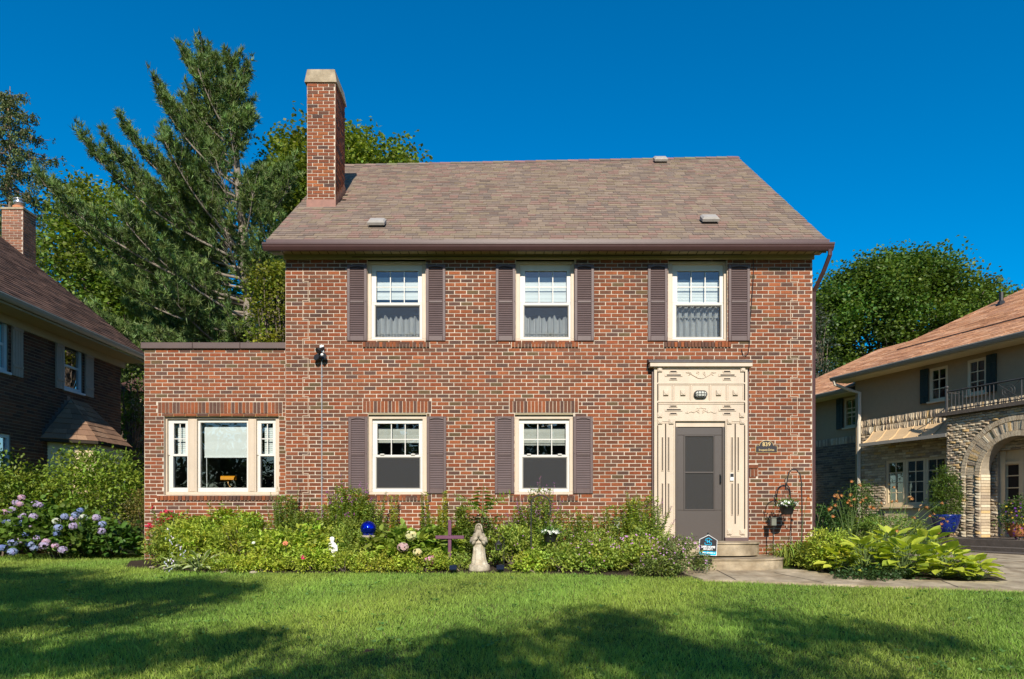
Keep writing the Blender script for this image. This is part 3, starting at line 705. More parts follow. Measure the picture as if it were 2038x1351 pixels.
def curtain(x0, x1, z0, z1, y, label, wave, seed, parts=(1.0,)):
    rnd = random.Random(seed); n = 90; m = MB(); V = []; ph = [rnd.uniform(0, 6) for _ in range(5)]
    for i in range(n + 1):
        x = lerp(x0, x1, i / n); yy = y + .035 * math.sin(i * .55 + ph[0]) + .02 * math.sin(i * 1.1 + ph[1])
        zt = z1 - wave * (.5 + .5 * math.sin(i * .45 + ph[2]) * math.sin(i * .21 + ph[3]))
        for k in range(5): V.append((x, yy * 1.0 + .008 * math.sin(k + i * .3), lerp(zt, z0, k / 4)))
    m.add(V, [(i * 5 + k, i * 5 + k + 1, (i + 1) * 5 + k + 1, (i + 1) * 5 + k) for i in range(n) for k in range(4)])
    return tag(m.build('curtain', 'curtain', None, True), label, 'curtain')
ULAB = ['upper window above the left lower window', 'middle upper window', 'upper window above the doorway']
for k, (a, b) in enumerate(UPW):
    win, g1, g2 = dh_window(house, 0, (a, 517.5, b, 680), (a + 8, 526, b - 7, 675), (a + 18, 539, b - 15, 602), (a + 15, 607, b - 11, 671.5), (3, 2), 'screen_open')
    if k == 2: blind(win, g1[0] - .01, g1[1] + .01, g1[2] + .0, g1[3] - .12, .21, 'blind', .055)
    else: blind(win, g1[0] - .01, g1[1] + .01, g1[2] + .10 - .04 * k, g1[3] - .08, .21, 'blind', .09)
    curtain(g2[0] - .02, g2[1] + .02, g2[2] + .005, g2[3] - (.05 if k == 2 else .13), .27,
            ['white sheer cafe curtain in the upstairs window nearest the chimney side', 'white sheer cafe curtain in the middle upstairs window', 'white sheer curtain in the upstairs window above the doorway'][k], .10 if k < 2 else .05, k + 3)
    if k == 2:
        curtain(g2[0] - .02, g2[1] + .02, g2[3] - .19, g2[3] + .02, .25, 'short ruffled curtain valance in the upstairs window above the doorway', .01, 17)
    cr_ = MB(); cr_.tube([(g2[0], .245, g2[2] + (.10 if k < 2 else .40)), (g2[1], .245, g2[2] + (.10 if k < 2 else .40))], .012, 6); cr_.build('rail', 'white_vinyl', win)
for k, (a, b) in enumerate(LOW):
    win, g1, g2 = dh_window(house, 0, (a, 825, b, 985), (a + 8, 834, b - 7.5, 979), (a + 18, 843, b - 15, 905), (a + 15, 909.5, b - 12, 972.5), (3, 2), 'screen')
    blind(win, g1[0] - .01, g1[1] + .01, g1[2] + (.24 if k == 0 else .20), g1[3] - .06, .23, 'blind_grey', .12)
    lt = MB(); x0, x1, z0, z1 = RX(a - 2, 821.5, b + 2, 824.8, 0); lt.box(x0, x1, .008, .2, z0, z1 - .002); lt.build('steel_lintel', 'soffit', win)
    lk = MB()
    for t in (.12, .86): x = lerp(g1[0], g1[1], t); lk.bbox(x - .035, x + .035, .075, .11, g1[2] - .005, g1[2] + .018)
    lk.build('sash_lock', 'white_vinyl', win)
def shutter(parent, px0, px1, py0, py1):
    x0, x1, z0, z1 = RX(px0, py0, px1, py1, -.03); m = MB(); st = .052; zm = lerp(z0, z1, .515); T_, B_ = z1 - .055, z0 + .095
    m.bbox(x0, x0 + st, -.032, .002, z0, z1); m.bbox(x1 - st, x1, -.032, .002, z0, z1)
    m.bbox(x0 + st, x1 - st, -.032, .002, z0, B_); m.bbox(x0 + st, x1 - st, -.032, .002, zm - .022, zm + .022)
    n = 10; arch = [(x0 + st, z1), (x0 + st, T_)] + [(lerp(x0 + st, x1 - st, i / n), T_ + .028 * math.sin(math.pi * i / n)) for i in range(1, n)] + [(x1 - st, T_), (x1 - st, z1)]
    m.prism(arch, -.032, .002)
    o = m.build('shutter', 'shutter', parent)
    l = MB(); l.box(x0 + st, x1 - st, -.006, .0015, B_, T_ + .03)
    for a, b in ((B_, zm - .022), (zm + .022, T_ + .028)):
        k = int((b - a) / .0305)
        for i in range(k):
            za, zb = lerp(a, b, i / k), lerp(a, b, (i + 1) / k)
            l.add([(x0 + st, -.024, za + .009), (x1 - st, -.024, za + .009), (x1 - st, -.012, zb), (x0 + st, -.012, zb), (x0 + st, -.008, za + .007), (x1 - st, -.008, za + .007)], [(0, 1, 2, 3), (4, 5, 1, 0)])
    tag(l.build('louvers', 'louver', o), kind='stuff')
    sc = MB()
    for xx in (x0 + .018, x1 - .018):
        for zz in (z0 + .03, zm, z1 - .10): sc.tube([(xx, -.034, zz), (xx, -.03, zz)], .006, 6)
    sc.build('screw', 'slot', o)
for k, (a, b) in enumerate(UPW):
    shutter(house, a - 40.5, a - 1.0, 526, 678); shutter(house, b + (0.5 if k < 2 else 3), b + (39.5 if k < 2 else 46), 526, 678)
for a, b in LOW: shutter(house, a - 40, a - 1.5, 828.5, 982); shutter(house, b + 0.5, b + 39.5, 828.5, 982)

# ---- one storey side extension with the picture window
EY, EL, ER, ET = .36, -6.67, -3.99, 3.837
T_ext = lambda s, o, z: (s, EY - o, z)
pw = RX(326.7, 822.5, 555, 985.5, EY)
ext = wall_holes(EL, ER, -.3, ET, [pw], T_ext, .28).build('extension_wall', 'mortar', house)
ex2 = soldier(314.5, 562, 800, 822, EY, 34, .010) + soldier(313, 565.5, 986, 996, EY, 35, .035)
lay_bricks(brick_field(EL, ER, -.02, ET, [pw, RX(314.5, 799.5, 562, 822.5, EY), RX(313, 985.5, 565.5, 996.5, EY)]), T_ext, ext, PAL, PW, 300, lambda r: -r[2] + (5 if r[1] - r[0] < .19 else 0))
lay_bricks(ex2, T_ext, ext, PAL[:5], [2, 3, 1, 5, 4], 100, lambda r: 0, name='soldier_brick')
T_el = lambda s, o, z: (EL - o, s, z)
es = wall_holes(EY + .281, 4.8, -.3, ET, [], T_el, .28).build('extension_side_wall', 'mortar', house); lay_bricks(brick_field(EY, 4.8, 0, ET, []), T_el, es, PAL, PW, 0, None)
ei = MB(); ei.box(EL, ER, 4.8, 5.0, -.3, ET); ei.box(EL + .1, ER, EY + .1, 4.9, ET - .12, ET - .02); ei.box(EL + .3, ER - .01, EY + .3, 4.7, .1, .3); ei.box(EL + .3, ER - .01, 2.9, 3.0, .31, ET - .13)
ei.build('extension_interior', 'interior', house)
co = MB(); xs = [EL - .05, -5.78, -4.92, ER - .003]
for a, b in zip(xs, xs[1:]): co.bbox(a + .002, b - .002, EY - .05, EY + .34, ET + .002, ET + .115, .008)
co.bbox(EL - .05, EL + .3, EY + .341, 5.0, ET + .002, ET + .115); co.build('coping', surf('brown_coping', (0.105, 0.07, 0.06), .4, .12, 5), house)
o = RX(326.7, 829, 555, 985, EY); w = MB()
opn = [RX(333, 834, 374, 979, EY + .06), RX(392, 834, 494, 979, EY + .06), RX(510, 834, 548.5, 979, EY + .06)]
w.bbox(o[0], o[1], EY + .055, EY + .2, opn[0][3], o[3]); w.bbox(o[0], o[1], EY + .055, EY + .2, o[2], opn[0][2])
for a, b in ((o[0], opn[0][0]), (opn[0][1], opn[1][0]), (opn[1][1], opn[2][0]), (opn[2][1], o[1])): w.bbox(a, b, EY + .055, EY + .2, opn[0][2], opn[0][3])
for a, b in ((opn[0][1], opn[1][0]), (opn[1][1], opn[2][0])): w.bbox(a + .03, b - .03, EY + .048, EY + .056, opn[0][2] + .01, opn[0][3] - .01)
pwin = w.build('picture_window', 'cream', house); pwin['label'] = 'cream three part picture window of the side extension'
lt = MB(); lt.box(o[0], o[1], EY + .006, EY + .2, o[3] + .002, pw[3] - .002); lt.build('steel_lintel', surf('rusty_lintel', (.30, .19, .08), .8, .3, 12), pwin)
for q, ug, lg in ((opn[0], (346, 842.5, 369, 903.5), (345, 908, 373, 970.5)), (opn[2], (520, 842.5, 543, 903.5), (518.5, 908, 546, 970.5))):
    g1, g2 = RX(*ug, EY + .1), RX(*lg, EY + .1); zm = (g1[2] + g2[3]) / 2
    m = MB(); ring(m, (q[0], q[1], zm, q[3]), g1, EY + .1, EY + .15, .004); m.build('sash', 'white_vinyl', pwin)
    m = MB(); ring(m, (q[0] + .03, q[1], q[2], zm), g2, EY + .09, EY + .17, .004); m.box(q[0], q[0] + .03, EY + .12, EY + .17, q[2], zm); m.build('sash', 'white_vinyl', pwin)
    m = MB(); xm, z2 = (g1[0] + g1[1]) / 2, (g1[2] + g1[3]) / 2; m.box(xm - .008, xm + .008, EY + .118, EY + .126, g1[2], g1[3]); m.box(g1[0], g1[1], EY + .1175, EY + .1255, z2 - .008, z2 + .008); m.build('muntin', 'white_vinyl', pwin)
    for a in (0, 1):
        for b in (0, 1): MB().box((g1[0], xm)[a], (xm, g1[1])[a], EY + .13, EY + .134, (g1[2], z2)[b], (z2, g1[3])[b]).build('pane', 'glass', pwin)
    MB().box(g2[0], g2[1], EY + .145, EY + .149, g2[2], g2[3]).build('pane', 'glass_dim', pwin)
    blind(pwin, g1[0] + .025, g1[1] + .03, g1[2] + .02, g1[3] - .06, EY + .21, 'blind', .04)
g = RX(398.7, 841, 491, 970.6, EY + .1); m = MB(); ring(m, opn[1], g, EY + .1, EY + .17, .006); m.build('sash', 'white_vinyl', pwin)
MB().box(g[0], g[1], EY + .13, EY + .135, g[2], g[3]).build('pane', 'glass', pwin)
zb = fz(909, EY + .24 - CAMY); blind(pwin, g[0] + .03, g[1] + .02, zb, g[3] - .06, EY + .21, 'blind', .35)
cd = MB(); cd.tube([(g[0] + .07, EY + .2, zb), (g[0] + .075, EY + .2, g[2])], .006, 5); cd.build('pull_cord', 'blind', pwin)
# banker's lamp standing inside
lx = fx(452, 12.75); lz = g[2] + .02; lamp = empty('desk_lamp', (lx, EY + .42, lz - .1), 'amber glass desk lamp standing inside the picture window', 'lamp')
m = MB(); sh = [(-.125, .0), (-.135, .02), (-.12, .055), (-.09, .078), (.09, .078), (.12, .055), (.135, .02), (.125, 0)]
for yy, k in ((-.06, 0),):
    prof = [(-.06, .0), (-.062, .03), (-.04, .065), (0, .078), (.04, .065), (.062, .03), (.06, 0)]
    V = [(lx + sx * (.125 if abs(y) > .05 else .135), EY + .42 + y, lz + .14 + z) for sx in (-1, -.9, .9, 1) for y, z in prof]
    m.add(V, [(a * 7 + b, a * 7 + b + 1, (a + 1) * 7 + b + 1, (a + 1) * 7 + b) for a in range(3) for b in range(6)] + [tuple(range(7)), tuple(range(27, 20, -1))])
m.build('lamp_shade', 'amber', lamp, True)
m = MB(); m.tube([(lx + .03, EY + .42, lz - .1), (lx + .03, EY + .42, lz), (lx - .005, EY + .42, lz + .07), (lx - .01, EY + .42, lz + .15)], .011, 6); m.sphere((lx + .03, EY + .42, lz + .01), .022, 8, 6); m.lathe((lx + .03, EY + .42, lz - .12), [(.07, 0), (.07, .02), (.02, .03)], 12); m.build('lamp_stand', 'brass', lamp, True)
tb = MB(); tb.box(lx - .5, lx + .6, EY + .30, EY + .9, lz - .16, lz - .12)
for a in (lx - .45, lx + .53):
    for b in (EY + .33, EY + .84): tb.box(a, a + .05, b, b + .05, .3, lz - .16)
tag(tb.build('side_table', 'interior'), 'dark table inside the picture window under the amber lamp', 'table')

# ================================================================== doorway
SF = -.10                                        # front plane of the surround
def DX(x0, y0, x1, y1, Y=SF): return RX(x0, y0, x1, y1, Y)
sr = MB()
for q in ((1302, 729, 1488, 838), (1302, 838, 1344, 1070), (1443.5, 838, 1488, 1070)):
    x0, x1, z0, z1 = DX(*q); sr.bbox(x0, x1, SF, .03, z0, z1, .004)
sur = sr.build('door_surround', 'cream', house)
m = MB(); x0, x1, z0, z1 = DX(1300, 727, 1490, 1076); m.box(x0 - .012, x0 + .012, -.06, .0, z0 + .05, z1); m.box(x1 - .012, x1 + .018, -.06, .0, z0 + .05, z1); m.build('edge_strip', 'shutter', sur)
m = MB()
for a, b in ((1301, 1345), (1442.5, 1489)): x0, x1, z0, z1 = DX(a, 1070, b, 1078); m.bbox(x0, x1, -.13, .02, z0 - .01, z1)
m.build('plinth_block', 'shutter', sur)
hd = MB(); x0, x1, z0, z1 = DX(1294, 721.5, 1498, 729, -.17); hd.bbox(x0, x1, -.17, .0, z0, z1, .004); x0, x1, z2, z3 = DX(1297, 729, 1495, 732, -.13); hd.bbox(x0 + .03, x1 - .03, -.135, -.0, z2, z0 - .001, .004)
hood = hd.build('door_hood', 'cream', house)
m = MB(); x0, x1, z0, z1 = DX(1291.5, 713, 1498, 721, -.18)
m.add([(x0, -.185, z0 + .006), (x1, -.185, z0 + .006), (x1, -.185, z0 + .03), (x0, -.185, z0 + .03), (x1, 0, z1 + .02), (x0, 0, z1 + .02), (x1, 0, z0 + .006), (x0, 0, z0 + .006)], [(0, 1, 2, 3), (3, 2, 4, 5), (0, 3, 5, 7), (1, 6, 4, 2), (0, 7, 6, 1)])
m.build('lead_cover', 'lead', hood)
def raised(mb, x0, y0, x1, y1, pr, bv=.004):
    a, b, c, d = DX(x0, y0, x1, y1, SF - pr); mb.bbox(a, b, SF - pr, SF - .0005, c, d, bv)
mo = MB()
for y0, y1 in ((732.5, 735), (761, 764), (797, 800.5), (802.5, 804)): raised(mo, 1309.5, y0, 1482.5, y1, .012)
for x in (1339.8, 1375, 1413, 1447): raised(mo, x - .8, 764.2, x + .8, 796.8, .012)
for a, b in ((1311, 1339), (1341.5, 1374), (1377, 1412), (1415, 1446), (1449, 1480)):
    for q in ((a, 766, b, 767.2), (a, 767.2, a + 1, 795), (b - 2.2, 767.2, b - 1.2, 795)): raised(mo, *q, .006)
for a, b in ((1309, 1342.5), (1446, 1483)):
    for x in (a + .8, b - .8): raised(mo, x - .7, 846, x + .7, 1068, .008)
    raised(mo, a + 9.5, 836, b - 9.5, 839, .010); raised(mo, a + 9.5, 841, b - 9.5, 842, .006)
    raised(mo, a + 8, 1064, b - 8, 1067.5, .010)
mo.build('moulding', 'cream', sur)
bl = MB(); dk = MB(); ds_ = MB()
def boss(cx, cy, w, pr):
    raised(bl, cx - w / 2, cy - w / 2, cx + w / 2, cy + w / 2, pr)
    d = SF - pr - CAMY; X, Z = fx(cx, d), fz(cy, d); bl.tube([(X, SF - pr, Z), (X, SF - pr - .008, Z)], [w * .38 / 113, w * .33 / 113], 12)
for cx in (1326, 1360, 1431, 1464.5): boss(cx, 781, 10, .032)
for cx, cy in ((1313.5, 734.5), (1479, 734.5), (1313.5, 825.5), (1477, 825.5), (1314, 838.5), (1336.5, 838.5), (1452.5, 838.5), (1478, 838.5), (1314, 1059), (1336.5, 1059), (1452.5, 1059), (1478, 1059)): boss(cx, cy, 9.5, .026)
tag(bl.build('rosette_block', 'cream', sur), kind='stuff')
def slot(x0, y0, x1, y1, plate=True, e=2.2):
    if plate: raised(ds_, x0 - e, y0 - .6, x1 + e, y1 + 1.6, .012, .003)
    a, b, c, d = DX(x0, y0, x1, y1, SF - .014); dk.box(a, b, SF - .0145, SF - .0005, c, d)
for cx, w in ((1340, 0), (1447, 0)):
    for yy in (739, 808):
        slot(cx - 6, yy - 1.2, cx + 6.5, yy + 1.2, True, 2); slot(cx - 13, yy + 6, cx + 15, yy + 8.4, True, 3.5); slot(cx - 6, yy + 13.5, cx + 6.5, yy + 15.8, True, 2)
for c in (1325, 1463.5):
    slot(c - .9, 843, c + .9, 1042, False)
    for dx in (-6.3, 6.0):
        slot(c + dx - .9, 870, c + dx + .9, 936, True, 1.2); slot(c + dx - .9, 962, c + dx + .9, 1024, True, 1.2)
for x in (1309.3, 1482.2):
    for y0, y1 in ((739, 760), (764, 796.5), (801, 821)): slot(x - .9, y0, x + .9, y1, False)
slot(1482.4 - .8, 846, 1482.4 + .8, 1052, False); slot(1309.3 - .8, 846, 1309.3 + .8, 1052, False)
tag(ds_.build('slot_plate', 'cream', sur), kind='stuff'); tag(dk.build('vent_slot', 'slot', sur), kind='stuff')
orn = MB()
def scroll(pts, r=.0045):
    d = SF - CAMY; orn.tube([(fx(x, d), SF - .006, fz(y, d)) for x, y in pts], r, 5)
def spiral(cx, cy, r0, turns, sgn, a0=0):
    scroll([(cx + r0 * (1 - t / 14) * math.cos(a0 + sgn * t / 14 * turns * 6.28), cy + r0 * (1 - t / 14) * math.sin(a0 + sgn * t / 14 * turns * 6.28)) for t in range(14)])
for s in (-1, 1):
    X = lambda v: 1395 + s * v
    scroll([(X(30), 741), (X(24), 742), (X(17), 746), (X(10), 750), (X(5), 752.5), (X(0), 753)], .007); scroll([(X(24), 742), (X(22), 746), (X(25), 747)])
    scroll([(X(17), 746), (X(20), 741.5), (X(26), 740)]); spiral(X(7), 742, 3.6, 1.3, s, 1); scroll([(X(7), 746), (X(10), 750)])
    scroll([(X(31), 821), (X(26), 822), (X(20), 819), (X(14), 821), (X(9), 817.5), (X(3), 822)], .006); spiral(X(6), 817.5, 3.2, 1.2, s, 2); scroll([(X(0), 811), (X(4), 813), (X(9), 812.5), (X(10), 816)])
    scroll([(X(26), 822), (X(27), 818.5)]); scroll([(X(14), 821), (X(13), 816.5)])
orn.build('carved_scroll', 'cream', sur)
# door frame and storm door
df = MB(); x0, x1, z0, z1 = RX(1344.6, 839, 1443, 1077, -.04)
ix0, ix1, iz0, iz1 = RX(1347.5, 850, 1440, 1077, -.02)
df.box(x0, x1, -.055, .06, iz1 + .002, z1); df.box(x0, ix0 - .002, -.055, .06, z0, iz1); df.box(ix1 + .002, x1, -.055, .06, z0, iz1)
frm = df.build('door_frame', 'cream', house)
m = MB(); m.box(x0 + .0, ix0 - .001, -.058, -.0555, z0, iz1); m.box(ix1 - .03, x1, -.058, -.0555, z0, iz1); m.build('frame_trim', 'door', frm)
dr_ = MB(); g = RX(1361, 866, 1422, 1015.5, -.03); ring(dr_, (ix0, ix1 - .03, iz0 + .01, iz1 - .003), g, -.035, .012, .006)
door = dr_.build('door', 'door', house); door['label'] = 'dark brown storm door with full screen panel'
m = MB(); e = .022; ring(m, g, (g[0] + e, g[1] - e, g[2] + e, g[3] - e), -.042, -.0352, .003); zm = fz(940, 12); m.box(g[0] + e, g[1] - e, -.040, -.034, zm - .012, zm + .012); m.build('screen_frame', 'door', door)
MB().box(g[0] + e, g[1] - e, -.026, -.024, g[2] + e, g[3] - e).build('insect_screen', 'door_screen', door)
MB().box(g[0] + e, g[1] - e, .0, .004, g[2] + e, g[3] - e).build('pane', 'glass_dim', door)
m = MB(); hx = fx(1433, 12); m.bbox(hx - .012, hx + .012, -.05, -.035, fz(964, 12), fz(944, 12)); m.tube([(hx, -.05, fz(946, 12)), (hx, -.085, fz(948, 12)), (hx, -.085, fz(960, 12)), (hx, -.05, fz(962, 12))], .008, 6); m.build('door_handle', 'iron', door)
m = MB()
for yy in (875, 965, 1050): z = fz(yy, 12); m.bbox(ix0 - .012, ix0 + .012, -.05, -.036, z - .045, z + .045)
m.build('hinge', 'door', door)
MB().box(ix0 - .02, ix1 + .02, -.14, .1, iz0 - .035, iz0 + .008).build('door_sill', 'door', house)
MB().box(ix0, ix1, .08, .13, iz0, iz1).build('inner_door', 'interior', house)
# bulkhead light over the door
d = SF - .05 - CAMY; cx, cz = fx(1395, d), fz(784, d)
bh = empty('wall_light', (cx, SF, cz), 'oval black caged bulkhead light over the front door', 'wall light')
m = MB(); oval = lambda a, b, n=20: [(cx + (a - b) * (1 if math.cos(t) > 0 else -1) + b * math.cos(t), cz + b * math.sin(t)) for t in [2 * math.pi * (i + .5) / n for i in range(n)]]
m.prism(oval(.115, .066), SF - .045, SF); m.build('base', 'iron', bh)
m = MB()
for a, b, y0, y1 in ((.092, .045, SF - .065, SF - .044), (.078, .034, SF - .08, SF - .064)): m.prism(oval(a, b), y0, y1)
m.build('globe', surf('frosted_glass', (.5, .49, .44), .25, .08, 10), bh)
m = MB()
for dx in (-.05, 0, .05): m.tube([(cx + dx, SF - .045, cz - .058), (cx + dx, SF - .085, cz - .035), (cx + dx, SF - .085, cz + .035), (cx + dx, SF - .045, cz + .058)], .004, 5)
m.tube([(cx - .105, SF - .045, cz), (cx - .08, SF - .086, cz), (cx + .08, SF - .086, cz), (cx + .105, SF - .045, cz)], .004, 5)
rim = [(x, SF - .047, z) for x, z in oval(.103, .056)]; m.tube(rim + [rim[0]], .009, 5)
m.build('guard', 'iron', bh)
# door bell
d = SF - CAMY; x0, x1, z0, z1 = DX(1452.5, 942, 1459.5, 957)
db = empty('doorbell', ((x0 + x1) / 2, SF, z0), 'small black and white video doorbell beside the storm door', 'doorbell')
m = MB(); m.bbox(x0, x1, SF - .028, SF - .0, z0, z1, .008); m.build('case', 'white_metal', db)
m = MB(); m.bbox(x0 + .004, x1 - .004, SF - .030, SF - .0282, (z0 + z1) / 2, z1 - .004, .001); m.tube([((x0 + x1) / 2, SF - .036, z1 - .03), ((x0 + x1) / 2, SF - .03, z1 - .03)], .012, 10); m.build('lens_panel', 'black_plastic', db)
# house number plaque
x0, x1, z0, z1 = RX(1503.5, 887, 1547, 900.5, -.02); zt = fz(876, 12.01); cxp = (x0 + x1) / 2; rr = (x1 - x0) * .33
def plq(e):
    h = zt - z1 - e; r2 = rr - e
    return [(x0 + e, z0 + e), (x1 - e, z0 + e), (x1 - e, z1 - e)] + [(cxp + r2 * math.cos(t), z1 - e + h * math.sin(t) + e) for t in [math.pi * i / 14 for i in range(15)]] + [(x0 + e, z1 - e)]
pl = empty('house_number_plaque', (cxp, -.01, z0), 'arched black house number plaque with gold border on the brick wall', 'plaque')
m = MB(); m.prism(plq(0), -.022, -.006); m.build('border', 'gold', pl)
m = MB(); m.prism(plq(.006), -.025, -.0225); m.build('plate', 'sign_black', pl)
text_obj('number', '839', .098, 'gold', pl, (cxp, -.0275, z1 + .022), lambda a, b, c: (a, b, c), .0012, .001)
text_obj('street_name', 'Iroquois Drive', .056, 'gold', pl, (cxp, -.0275, (z0 + z1) / 2 - .014), lambda a, b, c: (a, b, c), .0012, .0004, .82)
# cable down the wall at the right, with a loop at its end
cb = MB(); cb.tube([(fx(x, 11.98), -.04 if i < 4 else -.02, fz(y, 11.98)) for i, (x, y) in enumerate([(700, 511), (900, 510), (1200, 509), (1470, 506), (1494, 507), (1500, 514), (1501, 530), (1500, 560), (1497, 600), (1494, 640), (1492, 690), (1490, 702), (1485, 708), (1479, 704), (1477, 694)])], .0065, 5)
tag(cb.build('cable', 'iron'), 'thin black cable running under the eaves and down the brick by the right upper shutter', 'cable')
# flood lights and camera on the brick, with conduit
fx0, fz0 = fx(640, 11.98), fz(697, 11.98)
fl_ = empty('security_light', (fx0, 0, fz0), 'black security floodlight cluster with white box on the brick wall', 'security light')
m = MB(); m.bbox(fx0 - .035, fx0 + .035, -.05, 0, fz(702, 12), fz(687, 12)); m.build('junction_box', 'white_metal', fl_)
m = MB()
def head(px, py, dirv, r, L):
    c = Vector((fx(px, 11.9), -.12, fz(py, 11.9))); dv = Vector(dirv).normalized(); m.tube([c - dv * L, c - dv * L * .3, c, c + dv * L * .15], [r * .45, r * .6, r, r * .95], 12)
head(633, 697, (-.5, -.6, -.45), .055, .13); head(630, 711, (-.3, -.7, .2), .06, .1); head(643, 708, (.5, -.7, .15), .06, .1)
m.tube([(fx0, -.02, fz(700, 12)), (fx(636, 12), -.1, fz(703, 12)), (fx(634, 12), -.1, fz(709, 12))], .014, 6); m.build('flood_head', 'iron', fl_)
m = MB(); c = Vector((fx(643.5, 11.9), -.21, fz(708, 11.9))); m.sphere(c, .026, 10, 7); m.build('bulb', 'white_metal', fl_, True)
cn = MB(); xx = fx(640, 12); cn.tube([(xx, -.018, fz(712, 12)), (xx, -.018, .25)], .010, 6)
for yy in (748, 850, 950, 1040): cn.bbox(xx - .02, xx + .028, -.022, -.006, fz(yy + 1.5, 12), fz(yy, 12))
tag(cn.build('conduit', 'grey_pipe'), 'thin grey conduit running down the brick from the security light', 'conduit')
ob = MB(); xx = fx(641, 11.98); ob.bbox(xx - .05, xx + .05, -.06, 0, .30, .46); ob.bbox(xx - .042, xx + .042, -.075, -.0605, .31, .45)
tag(ob.build('outlet_box', 'white_metal'), 'small white outdoor outlet box low on the brick under the conduit', 'outlet')
vp = MB(); xx = fx(1230, 11.9); vp.tube([(xx, -.02, .70), (xx, -.12, .70), (xx, -.14, .68), (xx, -.14, .60)], .035, 8); vp.bbox(xx - .05, xx + .05, -.02, 0, .62, .78)
tag(vp.build('vent_pipe', 'white_metal'), 'white plastic vent pipe on the brick between lower window and doorway', 'vent pipe')
# steps
def rounded(x0, x1, y0, y1, r, n=8):
    return [(x0, y1), (x0, y0)] + [(x1 - r + r * math.sin(t), y0 + r - r * math.cos(t)) for t in [math.pi / 2 * i / n for i in range(n + 1)]] + [(x1, y1)]
st = empty('front_steps', (3.6, -1.2, -.1), 'two worn concrete steps with a rounded corner at the front door', 'steps')
m = MB(); m.prism_z(rounded(2.25, 4.20, -.93, -.0, .62), .16, .375); m.prism_z(rounded(2.23, 4.22, -.95, -.0, .63), .352, .374); m.build('step', 'concrete', st)
m = MB(); m.prism_z(rounded(2.2, 4.46, -1.36, -.0, .70), -.12, .135); m.prism_z(rounded(2.2, 4.475, -1.375, -.0, .71), .112, .134); m.build('step', 'concrete', st)

# ================================================================== garden ornaments
# praying robed figure
sd = 10.68; sx_, sy_ = fx(953, sd), sd + CAMY; sz_ = gz(sx_, sy_) + .02; H = fz(1043, sd) - sz_
stt = empty('garden_statue', (sx_, sy_, sz_), 'weathered stone statue of a veiled woman praying, at the lawn edge', 'statue')
m = MB(); m.lathe((sx_, sy_, sz_), [(.17, 0), (.175, .02), (.165, .09), (.15, .105), (.02, .108)], 18, 1, .8, None, lambda a, z: 1 + .04 * math.sin(a * 3 + 1) + .03 * math.sin(a * 7)); m.build('plinth', 'statue', stt, True)
h = H / .85
prof = [(.150, .10), (.142, .13), (.125, .20), (.112, .28), (.105, .36), (.098, .44), (.098, .50), (.112, .54), (.122, .585), (.118, .63), (.098, .675), (.07, .72), (.052, .745), (.050, .77), (.054, .80), (.050, .83), (.036, .855), (.012, .868)]
prof = [(r * h, z * h) for r, z in prof]
def fold(a, z):
    t = z / h
    if t < .5: return 1 + .07 * math.sin(a * 9 + 2 * t) * (1.1 - t) + .05 * math.sin(a * 4 + 1.0) + (.05 * math.cos(a - .4) if t < .2 else 0)
    return 1 + .03 * math.sin(a * 8 + 6 * t)
m = MB(); m.lathe((sx_, sy_, sz_), [p for p in prof if p[1] <= .545 * h], 44, 1.0, .78, None, fold); m.build('robe', 'statue_pale', stt, True)
mant = [(.094 * h, .485 * h), (.120 * h, .487 * h), (.126 * h, .52 * h)] + [(r * 1.03, z) for r, z in prof if z > .53 * h]
m = MB(); m.lathe((sx_, sy_, sz_), mant, 40, 1.0, .78, None, lambda a, z: (1 + .03 * math.sin(a * 8 + 6 * z / h)) * (1 - (.16 * max(0, math.cos(a + math.pi / 2)) if z < .62 * h else 0)))
m.build('mantle', 'statue', stt, True)
m = MB()
for s in (-1, 1):
    P = [Vector((sx_ + s * .105 * h, sy_ - .01, sz_ + .60 * h)), Vector((sx_ + s * .118 * h, sy_ - .05 * h, sz_ + .535 * h)), Vector((sx_ + s * .07 * h, sy_ - .105 * h, sz_ + .575 * h)), Vector((sx_ + s * .018 * h, sy_ - .125 * h, sz_ + .615 * h))]
    m.tube(P, [.045 * h, .05 * h, .036 * h, .022 * h], 8)
    m.tube([P[2] + Vector((0, 0, -.02 * h)), P[2] + Vector((s * .02 * h, .01, -.06 * h)), P[1] + Vector((s * .0, .01, -.06 * h))], [.026 * h, .03 * h, .02 * h], 7)
    m.tube([P[3], P[3] + Vector((-s * .008 * h, -.004, .05 * h)), P[3] + Vector((-s * .013 * h, .004, .085 * h))], [.018 * h, .015 * h, .006 * h], 6)
m.build('praying_hands', 'statue', stt, True)
m = MB(); m.sphere((sx_, sy_ - .024 * h, sz_ + .785 * h), .040 * h, 12, 10, .85, .8, 1.22); m.tube([(sx_, sy_ - .056 * h, sz_ + .80 * h), (sx_, sy_ - .064 * h, sz_ + .78 * h)], [.004 * h, .008 * h], 5); m.build('face', 'statue', stt, True)
m = MB(); ve = []
for i in range(13):
    a = math.pi * (i / 12) - 0.0; ve.append(Vector((sx_ + .052 * h * math.cos(a), sy_ - .048 * h, sz_ + .79 * h + .062 * h * math.sin(a))))
ve = [Vector((sx_ + .072 * h, sy_ - .05 * h, sz_ + .70 * h))] + ve + [Vector((sx_ - .072 * h, sy_ - .05 * h, sz_ + .70 * h))]
m.tube(ve, .016 * h, 6); m.build('veil_edge', 'statue', stt, True)
